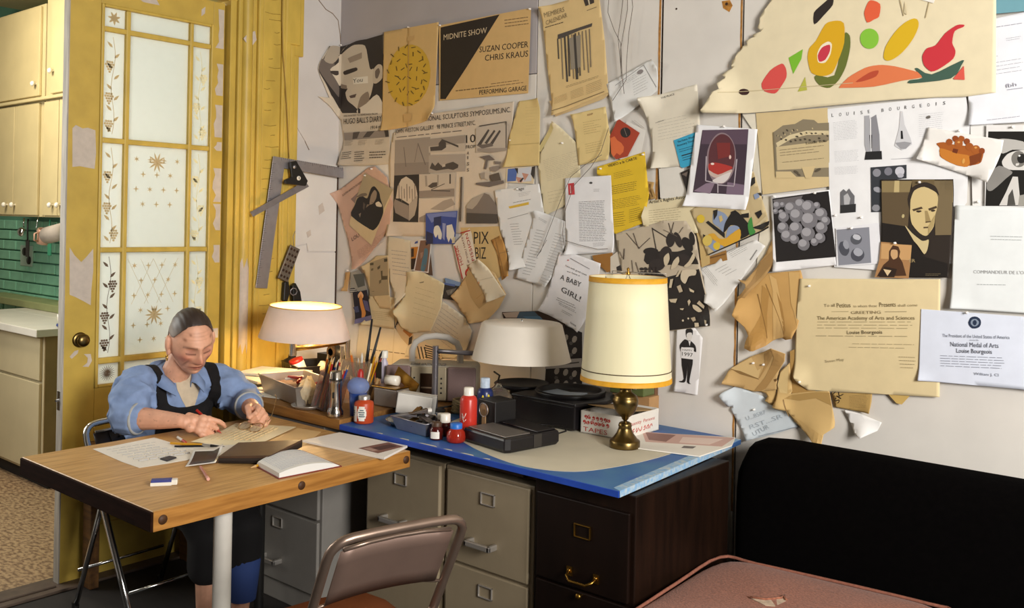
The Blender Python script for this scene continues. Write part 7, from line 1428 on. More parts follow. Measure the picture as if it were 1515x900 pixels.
['photo_print','tall black and cream photo print of prickly pear cactus leaves','photo',[-2135,1512,-1909,1568,-1811,1569,-1768,1510,-1743,1383,-1690,1178,-1890,1139,-1902,1270,-2081,1299,-2110,1406],5,'BCAE98',[('1F1815',-2075,1299,-2028,1342,-1935,1374,-1889,1350,-1771,1382,-1751,1388,-1690,1180,-1884,1142,-1904,1230,-1979,1265),('~1F1815',-1983,1451,-1928,1448,-1907,1458,-1874,1450,-1843,1451,-1801,1461,-1772,1440,-1754,1408,-1779,1405,-1982,1396),('~2A211E',-1870,1436,-1874,1425,-1882,1416,-1892,1410,-1902,1409,-1912,1412,-1920,1420,-1924,1430,-1924,1442,-1920,1453,-1912,1462,-1902,1468,-1892,1469,-1882,1465,-1874,1458,-1870,1448),('~2A211E',-1858,1494,-1860,1483,-1865,1474,-1872,1468,-1879,1466,-1887,1468,-1892,1475,-1896,1484,-1897,1496,-1894,1507,-1889,1516,-1883,1522,-1875,1524,-1868,1521,-1862,1514,-1858,1505),('~2A211E',-1830,1500,-1827,1489,-1826,1478,-1827,1471,-1832,1467,-1838,1467,-1845,1472,-1852,1480,-1858,1491,-1862,1502,-1863,1513,-1862,1521,-1857,1525,-1851,1524,-1844,1520,-1836,1511),('~1F1815',-1785,1488,-1780,1477,-1778,1467,-1779,1458,-1785,1452,-1793,1451,-1802,1453,-1812,1460,-1820,1469,-1826,1480,-1828,1490,-1826,1499,-1821,1505,-1813,1507,-1803,1504,-1794,1498),('~1F1815',-1931,1448,-1933,1443,-1940,1438,-1951,1434,-1964,1432,-1977,1433,-1988,1436,-1996,1440,-1999,1446,-1996,1452,-1989,1457,-1978,1460,-1965,1462,-1952,1461,-1941,1458,-1933,1454),('~1F1815',-1772,1504,-1770,1495,-1771,1486,-1773,1480,-1777,1477,-1782,1478,-1787,1483,-1791,1491,-1794,1500,-1796,1510,-1795,1519,-1792,1525,-1788,1528,-1784,1527,-1779,1522,-1774,1514),('~2A211E',-1900,1402,-1900,1393,-1906,1384,-1917,1376,-1930,1372,-1944,1371,-1957,1374,-1967,1380,-1972,1388,-1971,1397,-1965,1406,-1954,1414,-1941,1418,-1927,1419,-1914,1416,-1904,1410),('~2A211E',-1784,1414,-1788,1406,-1797,1399,-1809,1396,-1823,1395,-1836,1398,-1847,1405,-1853,1413,-1854,1422,-1850,1431,-1841,1438,-1828,1441,-1815,1442,-1802,1438,-1792,1432,-1785,1424),('2A211E',-1962,1536,-1893,1501,-1891,1504,-1959,1539),('2A211E',-1962,1540,-1942,1453,-1938,1454,-1959,1541),('4A3E36',-2049,1517,-2022,1455,-2020,1456,-2046,1518),('4A3E36',-2081,1516,-2016,1455,-2014,1457,-2079,1517),('4A3E36',-2020,1455,-1968,1499,-1970,1501,-2022,1457),('3A302A',-1886,1560,-1876,1521,-1873,1521,-1883,1560),('3A302A',-1865,1563,-1876,1521,-1873,1521,-1862,1563),('3A302A',-1838,1521,-1821,1545,-1823,1546,-1840,1522),('6B5E52',-1909,1532,-1848,1508,-1847,1510,-1908,1534),('6B5E52',-2112,1441,-2098,1415,-2095,1416,-2109,1442),('4A3E36',-2090,1454,-2093,1410,-2088,1410,-2086,1454),('4A3E36',-2034,1401,-2014,1348,-2011,1349,-2031,1402),('4A3E36',-2053,1409,-2046,1363,-2043,1363,-2050,1409),('~2A211E',-1993,1376,-1996,1372,-2003,1370,-2010,1371,-2014,1376,-2011,1380,-2004,1382,-1996,1380),('~2A211E',-1993,1363,-1996,1359,-2003,1357,-2010,1358,-2013,1362,-2010,1366,-2003,1368,-1996,1367),('~2A211E',-1993,1350,-1996,1345,-2003,1343,-2010,1345,-2013,1349,-2010,1353,-2003,1355,-1996,1354),('~2A211E',-1977,1372,-1982,1370,-1989,1372,-1993,1377,-1992,1382,-1987,1384,-1980,1382,-1976,1376),('~2A211E',-1977,1358,-1982,1356,-1989,1359,-1993,1364,-1992,1369,-1987,1370,-1980,1368,-1976,1363),('~2A211E',-1976,1345,-1982,1343,-1988,1345,-1993,1350,-1992,1355,-1986,1357,-1980,1355,-1976,1350),('~2A211E',-1964,1369,-1969,1371,-1973,1376,-1972,1383,-1968,1386,-1963,1384,-1959,1379,-1960,1373),('~2A211E',-1964,1356,-1969,1358,-1972,1363,-1972,1369,-1968,1373,-1962,1371,-1959,1366,-1960,1360),('~2A211E',-1964,1343,-1969,1344,-1972,1350,-1972,1356,-1967,1359,-1962,1358,-1959,1352,-1959,1346),('~2A211E',-1952,1371,-1955,1375,-1953,1381,-1948,1386,-1943,1386,-1940,1382,-1942,1376,-1947,1371),('~2A211E',-1952,1358,-1955,1362,-1953,1368,-1948,1373,-1942,1373,-1940,1369,-1941,1363,-1946,1358),('~2A211E',-1952,1344,-1954,1348,-1953,1355,-1948,1359,-1942,1360,-1939,1356,-1941,1349,-1946,1345),('~C9BA9F',-1872,1384,-1862,1412,-1841,1432,-1835,1413,-1850,1390,-1866,1382),('~C9BA9F',-1814,1396,-1794,1415,-1774,1448,-1768,1430,-1788,1399,-1806,1392),('~C9BA9F',-1905,1424,-1884,1444,-1878,1421,-1888,1397,-1899,1394),('C2B398',-1850,1352,-1834,1379,-1824,1379,-1839,1355),('~CDBFA6',-1821,1379,-1764,1384,-1764,1364,-1792,1358,-1807,1329,-1827,1344),('B8A88E',-1844,1316,-1828,1324,-1817,1299,-1832,1293),('C2B398',-1878,1309,-1873,1342,-1860,1345,-1867,1310),('C9BA9F',-1791,1314,-1768,1304,-1770,1297,-1786,1301),('C2B398',-1877,1265,-1840,1270,-1847,1253,-1869,1254),('C2B398',-1796,1263,-1788,1271,-1782,1262,-1790,1245),('~C9BA9F',-1774,1251,-1754,1248,-1733,1231,-1748,1225,-1769,1236),('BFAF95',-1756,1257,-1746,1269,-1723,1250,-1726,1239),('B0A086',-1781,1200,-1763,1206,-1758,1193,-1770,1187),('C9BA9F',-1764,1183,-1747,1185,-1744,1171,-1762,1168),('C2B398',-1721,1198,-1710,1197,-1706,1177,-1714,1178),('C2B398',-1828,1233,-1810,1235,-1815,1227,-1826,1229),('~CDBFA6',-1809,1188,-1809,1186,-1810,1185,-1812,1184,-1814,1184,-1816,1184,-1817,1185,-1818,1186,-1818,1187,-1818,1189,-1817,1190,-1816,1191,-1814,1192,-1812,1192,-1810,1191,-1810,1190),('~CDBFA6',-1786,1198,-1787,1196,-1788,1195,-1789,1194,-1790,1194,-1792,1194,-1793,1195,-1794,1196,-1795,1197,-1794,1198,-1794,1200,-1792,1201,-1791,1201,-1789,1201,-1788,1200,-1787,1199)],[(-1690,1178,.02,.06),(-1909,1568,.01,.05)],[-1707,1181]],
['sheet','brown and tan paper corner behind the abstract card','paper scrap',[-1772,1413,-1643,1463,-1637,1426,-1743,1396],3,'9A7038',[('6B4A20',-1743,1419,-1645,1446,-1646,1451,-1744,1424)],[],[]],
['sheet','white printed letter hanging diagonally below the abstract card','letter',[-1638,1458,-1525,1504,-1488,1483,-1669,1233,-1720,1264,-1748,1388,-1687,1411],3,'E2E0DC',[('b','7A7876',-1737,1383,-1679,1323,-1720,1402,4,.2,3,.25),('b','6B6866',-1638,1458,-1568,1496,-1615,1432,5,.2,4,.25),('b','8A8886',-1686,1386,-1637,1413,-1630,1364,4,.16,4,.25),('8A8886',-1543,1429,-1518,1467,-1521,1469,-1547,1431)],[(-1669,1233,.03,.06),(-1720,1264,.02,.05)],[]],
['sheet','tan backing paper along the left of the abstract card','paper scrap',[-1781,1567,-1741,1583,-1710,1451,-1709,1410,-1743,1393,-1756,1485],3,'C4A870',[],[],[]],
['card','glossy abstract card of yellow,black and blue shapes','card',[-1794,1608,-1558,1763,-1536,1750,-1466,1552,-1716,1443,-1746,1511],5,'C2AE84',[('~8A98B4',-1692,1609,-1652,1601,-1632,1574,-1651,1529,-1671,1547,-1696,1564),('~8A98B4',-1632,1547,-1593,1557,-1585,1535,-1621,1525,-1641,1507),('8A98B4',-1735,1491,-1670,1502,-1650,1475,-1689,1456),('1A1614',-1726,1564,-1716,1571,-1646,1525,-1646,1507),('~1A1614',-1651,1525,-1647,1560,-1628,1592,-1604,1610,-1560,1571,-1545,1549,-1549,1523,-1573,1509,-1583,1508,-1588,1548,-1622,1556),('1A1614',-1736,1520,-1720,1512,-1730,1500,-1735,1504),('~D6A22E',-1715,1519,-1690,1524,-1670,1506,-1641,1507,-1588,1544,-1585,1504,-1645,1476,-1700,1506),('~D8B834',-1730,1578,-1732,1572,-1735,1567,-1740,1563,-1747,1562,-1753,1563,-1758,1566,-1762,1571,-1764,1578,-1763,1584,-1759,1589,-1754,1592,-1747,1594,-1741,1592,-1736,1589,-1732,1584),('~D8B834',-1664,1478,-1665,1472,-1668,1468,-1672,1464,-1678,1463,-1684,1464,-1688,1467,-1692,1472,-1693,1477,-1692,1482,-1689,1487,-1684,1490,-1679,1492,-1673,1491,-1668,1488,-1665,1483),('~3E8A3E',-1555,1558,-1541,1588,-1533,1549,-1524,1532,-1545,1520),('1A1614',-1536,1549,-1485,1568,-1467,1574,-1466,1559,-1498,1541,-1526,1545),('D2C29A',-1526,1554,-1481,1594,-1476,1581,-1508,1558),('1A1614',-1695,1609,-1677,1614,-1679,1592,-1692,1573),('C9B072',-1672,1587,-1660,1592,-1654,1574,-1666,1565),('1A1614',-1623,1605,-1604,1612,-1608,1592,-1623,1583),('D2C29A',-1584,1606,-1551,1613,-1546,1597,-1575,1588),('1A1614',-1580,1597,-1551,1602,-1551,1584,-1589,1584),('1A1614',-1528,1602,-1504,1613,-1499,1598,-1513,1580),('8A98B4',-1534,1668,-1515,1676,-1510,1659,-1528,1650),('2A2622',-1549,1725,-1530,1733,-1528,1711,-1544,1698),('2A2622',-1520,1672,-1506,1676,-1501,1663),('1A1614',-1714,1444,-1464,1555,-1464,1549,-1713,1440),('~D2B85A',-1698,1491,-1702,1484,-1709,1479,-1716,1476,-1724,1477,-1731,1481,-1735,1487,-1737,1494,-1736,1502,-1731,1509,-1725,1514,-1717,1517,-1709,1516,-1703,1512,-1698,1506,-1697,1499)],[(-1466,1552,.02,.05)],[]],
['instant_photo','white bordered photo of an oval mirror reflecting red cushions','photo',[-1772,1935,-1523,1905,-1557,1612,-1815,1626],7,'EDEDEF',[('3E2E3C',-1746,1913,-1558,1907,-1572,1667,-1781,1678),('5A4656',-1746,1913,-1558,1907,-1562,1852,-1750,1860),('8A7688',-1778,1683,-1727,1711,-1688,1715,-1709,1672),('7A667A',-1638,1715,-1570,1704,-1572,1667,-1642,1670),('~8E7A80',-1606,1799,-1609,1772,-1617,1748,-1628,1729,-1643,1715,-1660,1708,-1676,1709,-1693,1718,-1707,1734,-1717,1755,-1724,1781,-1725,1808,-1722,1835,-1713,1860,-1701,1879,-1686,1893,-1670,1899,-1653,1897,-1637,1888,-1623,1872,-1613,1851,-1607,1826),('~5A2A30',-1610,1804,-1613,1781,-1620,1759,-1630,1741,-1644,1729,-1659,1723,-1674,1724,-1689,1732,-1701,1746,-1711,1765,-1717,1788,-1718,1813,-1715,1837,-1708,1859,-1697,1876,-1683,1888,-1668,1894,-1653,1892,-1638,1884,-1626,1870,-1616,1851,-1611,1828),('~B0332C',-1717,1782,-1689,1789,-1622,1772,-1628,1760,-1677,1743,-1711,1754),('~C8B0A6',-1717,1762,-1677,1743,-1622,1762,-1627,1745,-1677,1730,-1708,1741),('~DAD2D0',-1699,1723,-1628,1752,-1633,1730,-1654,1712,-1682,1713),('7A2A28',-1685,1862,-1630,1860,-1629,1810,-1678,1801),('~F0DCD2',-1693,1784,-1694,1782,-1695,1781,-1698,1780,-1700,1780,-1703,1780,-1705,1781,-1707,1783,-1708,1784,-1707,1786,-1706,1787,-1703,1788,-1701,1788,-1698,1788,-1696,1787,-1694,1786),('~E8C8BC',-1624,1807,-1625,1804,-1626,1802,-1627,1800,-1629,1800,-1630,1800,-1632,1802,-1633,1805,-1633,1808,-1633,1810,-1632,1813,-1631,1814,-1629,1815,-1627,1814,-1626,1813,-1625,1810),('B5AAB2',-1729,1813,-1730,1721,-1725,1721,-1724,1813),('B5AAB2',-1604,1799,-1612,1702,-1608,1702,-1599,1799),('B5AAB2',-1728,1719,-1677,1708,-1676,1712,-1727,1723),('B5AAB2',-1676,1703,-1610,1698,-1610,1701,-1676,1707),('B5AAB2',-1679,1710,-1678,1675,-1673,1675,-1674,1710)],[(-1815,1626,.02,.06),(-1557,1612,.015,.05)],[-1656,1922]],
['sheet','cream sheet behind the mirror photo,showing at its right edge','sheet',[-1589,1963,-1530,1964,-1505,1762,-1512,1615,-1550,1664,-1534,1886],2,'E2DBC8',[],[],[]],
['certificate','tan engraved certificate with an ornate frame','certificate',[-1535,1965,-1269,1968,-1254,1696,-1503,1669],3,'D3BD8E',[('8A7E66',-1466,1892,-1430,1915,-1385,1918,-1356,1933,-1316,1928,-1302,1916,-1263,1916,-1257,1729,-1452,1732),('CBB88E',-1454,1839,-1262,1855,-1258,1761,-1448,1756),('D6C69E',-1455,1853,-1404,1880,-1343,1892,-1263,1888,-1262,1874,-1340,1877,-1399,1865,-1449,1838),('4A4234',-1443,1876,-1446,1875,-1451,1876,-1454,1880,-1453,1882,-1449,1882,-1444,1879),('4A4234',-1426,1882,-1428,1883,-1431,1888,-1430,1892,-1428,1892,-1425,1889,-1424,1884),('4A4234',-1409,1893,-1412,1892,-1417,1895,-1419,1899,-1418,1901,-1413,1900,-1410,1896),('4A4234',-1387,1892,-1390,1892,-1393,1896,-1393,1900,-1390,1901,-1388,1898,-1386,1894),('4A4234',-1371,1872,-1373,1870,-1378,1870,-1383,1872,-1383,1875,-1378,1876,-1373,1875),('4A4234',-1357,1878,-1360,1878,-1365,1880,-1367,1884,-1366,1886,-1361,1885,-1357,1881),('4A4234',-1339,1882,-1341,1881,-1344,1882,-1347,1884,-1346,1886,-1343,1887,-1340,1885),('4A4234',-1319,1880,-1322,1878,-1325,1879,-1328,1882,-1327,1884,-1323,1884,-1320,1882),('4A4234',-1304,1881,-1306,1879,-1310,1879,-1313,1880,-1313,1883,-1310,1884,-1306,1883),('4A4234',-1280,1876,-1283,1875,-1288,1876,-1291,1878,-1290,1881,-1286,1881,-1282,1879),('4A4234',-1264,1868,-1266,1867,-1269,1868,-1271,1871,-1270,1873,-1267,1873,-1264,1871),('CBB88E',-1447,1875,-1449,1876,-1450,1879,-1449,1882,-1447,1882,-1446,1880,-1446,1876),('CBB88E',-1434,1870,-1436,1871,-1438,1873,-1438,1876,-1436,1877,-1434,1875,-1433,1872),('CBB88E',-1421,1879,-1423,1880,-1424,1883,-1423,1885,-1421,1886,-1420,1883,-1419,1880),('CBB88E',-1399,1882,-1401,1882,-1403,1884,-1404,1887,-1402,1888,-1400,1886,-1398,1884),('CBB88E',-1393,1891,-1395,1892,-1397,1894,-1396,1897,-1395,1898,-1393,1896,-1392,1893),('CBB88E',-1373,1893,-1375,1893,-1378,1895,-1379,1898,-1377,1899,-1375,1898,-1373,1895),('CBB88E',-1354,1874,-1356,1873,-1359,1875,-1361,1877,-1360,1879,-1357,1878,-1355,1876),('CBB88E',-1344,1878,-1346,1879,-1348,1882,-1348,1885,-1346,1885,-1344,1883,-1343,1880),('CBB88E',-1327,1883,-1330,1883,-1332,1885,-1333,1887,-1332,1888,-1329,1888,-1327,1885),('CBB88E',-1319,1895,-1321,1896,-1323,1898,-1323,1901,-1321,1902,-1319,1900,-1318,1897),('CBB88E',-1293,1874,-1295,1874,-1298,1875,-1299,1878,-1298,1879,-1296,1878,-1293,1876),('CBB88E',-1290,1876,-1291,1877,-1292,1880,-1291,1883,-1289,1883,-1288,1880,-1288,1877),('CBB88E',-1269,1874,-1271,1875,-1272,1878,-1271,1880,-1269,1880,-1268,1878,-1267,1875),('4A4234',-1431,1864,-1433,1863,-1437,1864,-1439,1867,-1437,1870,-1434,1870,-1431,1867),('4A4234',-1413,1860,-1416,1859,-1419,1860,-1421,1863,-1420,1866,-1416,1866,-1413,1863),('4A4234',-1395,1854,-1398,1853,-1402,1854,-1403,1857,-1402,1860,-1398,1860,-1395,1857),('4A4234',-1378,1858,-1380,1856,-1384,1858,-1386,1861,-1384,1864,-1381,1863,-1378,1861),('4A4234',-1360,1858,-1363,1857,-1367,1859,-1368,1862,-1367,1864,-1363,1864,-1360,1862),('4A4234',-1343,1860,-1346,1859,-1349,1860,-1351,1863,-1350,1866,-1346,1866,-1343,1863),('4A4234',-1326,1856,-1328,1855,-1332,1856,-1334,1859,-1332,1862,-1329,1862,-1326,1859),('4A4234',-1309,1850,-1311,1849,-1315,1851,-1317,1854,-1315,1856,-1312,1856,-1309,1854),('4A4234',-1292,1861,-1295,1860,-1298,1861,-1300,1864,-1298,1867,-1295,1866,-1292,1864),('4A4234',-1275,1851,-1278,1850,-1281,1851,-1283,1854,-1281,1857,-1278,1857,-1275,1854),('D3BD8E',-1357,1764,-1308,1767,-1322,1725,-1342,1725),('D3BD8E',-1458,1751,-1397,1750,-1371,1726,-1452,1727),('5A5040',-1368,1742,-1370,1741,-1372,1741,-1376,1742,-1379,1743,-1382,1746,-1385,1748,-1386,1750,-1385,1752,-1384,1754,-1381,1754,-1378,1753,-1374,1751,-1371,1749,-1369,1747,-1368,1744),('5A5040',-1360,1734,-1361,1733,-1363,1733,-1366,1733,-1368,1734,-1371,1736,-1372,1738,-1373,1740,-1373,1741,-1372,1742,-1370,1742,-1367,1742,-1365,1741,-1362,1739,-1361,1737,-1360,1735),('5A5040',-1288,1758,-1288,1756,-1289,1754,-1292,1751,-1296,1749,-1300,1747,-1304,1746,-1307,1746,-1309,1747,-1309,1749,-1307,1752,-1305,1754,-1301,1757,-1297,1759,-1293,1760,-1290,1760),('4A4234','Louise Bour',-1342,1844,-1264,1850,9.5),('b','8A7C60',-1439,1828,-1276,1839,-1436,1799,3,.3,3,.25),('b','8A7C60',-1428,1784,-1275,1795,-1428,1770,1,.2,3,.25),('7A6E54',-1467,1892,-1454,1732,-1451,1732,-1464,1893)],[],[]],
['poster','white exhibition poster with sculpture photos and spaced capital letters','poster',[-1269,1963,-826,1982,-812,1896,-816,1641,-831,1619,-848,1448,-1088,1415,-1234,1419,-1252,1570],3,'EBEBEC',[('4A4848','L',-1254,1935,-1247,1935,12.2),('4A4848','O',-1228,1936,-1220,1936,12.1),('4A4848','U',-1203,1937,-1195,1937,12.0),('4A4848','I',-1177,1938,-1175,1938,11.9),('4A4848','S',-1154,1938,-1147,1939,11.9),('4A4848','E',-1129,1940,-1123,1941,11.8),('4A4848','B',-1085,1942,-1078,1942,11.7),('4A4848','O',-1061,1944,-1053,1944,11.7),('4A4848','U',-1034,1945,-1027,1945,11.6),('4A4848','R',-1011,1947,-1004,1947,11.5),('4A4848','G',-987,1948,-980,1948,11.5),('4A4848','E',-962,1949,-956,1950,11.5),('4A4848','O',-939,1950,-932,1951,11.3),('4A4848','I',-914,1952,-912,1952,11.3),('4A4848','S',-892,1953,-885,1953,11.3),('b','BDBDC0',-1249,1915,-1165,1920,-1243,1850,12,.3,3,.1),('b','BDBDC0',-1242,1815,-1159,1819,-1239,1775,9,.3,4,.1),('b','BDBDC0',-1241,1761,-1158,1764,-1238,1733,6,.3,5,.1),('b','C4C4C8',-966,1926,-889,1930,-964,1849,12,.25,6,.1),('A9A9AE',-1141,1932,-1125,1933,-1118,1810,-1131,1804,-1139,1834),('8A8A90',-1120,1924,-1102,1934,-1090,1866,-1087,1809,-1113,1808),('2A2A2E',-1124,1867,-1114,1867,-1114,1822,-1120,1822),('EBEBEC',-1123,1922,-1119,1922,-1116,1822,-1119,1822),('1E1E20',-1134,1811,-1082,1812,-1080,1784,-1138,1784),('CFCFD2',-1024,1941,-1017,1940,-1010,1896,-990,1850,-985,1830,-1006,1816,-1017,1812,-1041,1828,-1035,1852,-1027,1885),('9A9A9E',-1039,1837,-1009,1840,-987,1835,-1004,1816,-1021,1816),('1E1E20',-1022,1876,-1016,1876,-1013,1849,-1021,1849),('9A9AA0',-1051,1783,-982,1785,-982,1787,-1051,1784),('6B6660',-930,1918,-929,1916,-930,1914,-932,1912,-935,1911,-937,1911,-940,1911,-942,1912,-943,1914,-943,1916,-942,1918,-940,1919,-938,1920,-935,1921,-933,1921,-931,1920),('6A6A6E',-1218,1675,-1207,1686,-1197,1677,-1188,1688,-1179,1675,-1169,1663,-1169,1631,-1217,1626),('B5B5B8',-1206,1663,-1193,1672,-1183,1654,-1187,1631,-1204,1633),('2A2A2C',-1217,1631,-1164,1636,-1164,1608,-1217,1603),('33363C',-1117,1758,-1001,1764,-1000,1720,-1072,1712,-1080,1609,-1112,1608),('8A8A92',-1083,1739,-1084,1734,-1087,1730,-1091,1727,-1096,1726,-1101,1727,-1106,1730,-1109,1735,-1110,1740,-1109,1745,-1106,1749,-1102,1752,-1097,1753,-1092,1752,-1087,1749,-1084,1745),('7A7A84',-1046,1743,-1047,1738,-1049,1734,-1054,1731,-1059,1730,-1064,1731,-1068,1734,-1071,1738,-1072,1744,-1071,1749,-1068,1753,-1064,1756,-1059,1757,-1054,1756,-1050,1753,-1047,1748),('C8C8D0',-1007,1742,-1008,1736,-1011,1732,-1016,1728,-1022,1727,-1027,1728,-1032,1732,-1036,1737,-1037,1743,-1036,1749,-1033,1754,-1028,1757,-1022,1758,-1016,1757,-1012,1754,-1008,1748),('B5B5BE',-1009,1729,-1010,1726,-1012,1724,-1015,1722,-1019,1722,-1024,1722,-1027,1724,-1029,1727,-1030,1730,-1030,1732,-1027,1735,-1024,1736,-1020,1737,-1016,1736,-1012,1734,-1010,1732),('9A9AA2',-1080,1678,-1082,1676,-1086,1674,-1091,1674,-1096,1675,-1100,1677,-1104,1680,-1106,1684,-1106,1688,-1104,1691,-1100,1692,-1095,1693,-1090,1692,-1086,1689,-1082,1686,-1080,1682),('8A8A90',-1083,1622,-1084,1618,-1087,1614,-1091,1612,-1096,1611,-1101,1612,-1106,1614,-1109,1618,-1110,1622,-1109,1626,-1106,1630,-1102,1633,-1096,1633,-1091,1633,-1087,1630,-1084,1626)],[],[-1233,1596,-1145,1590]],
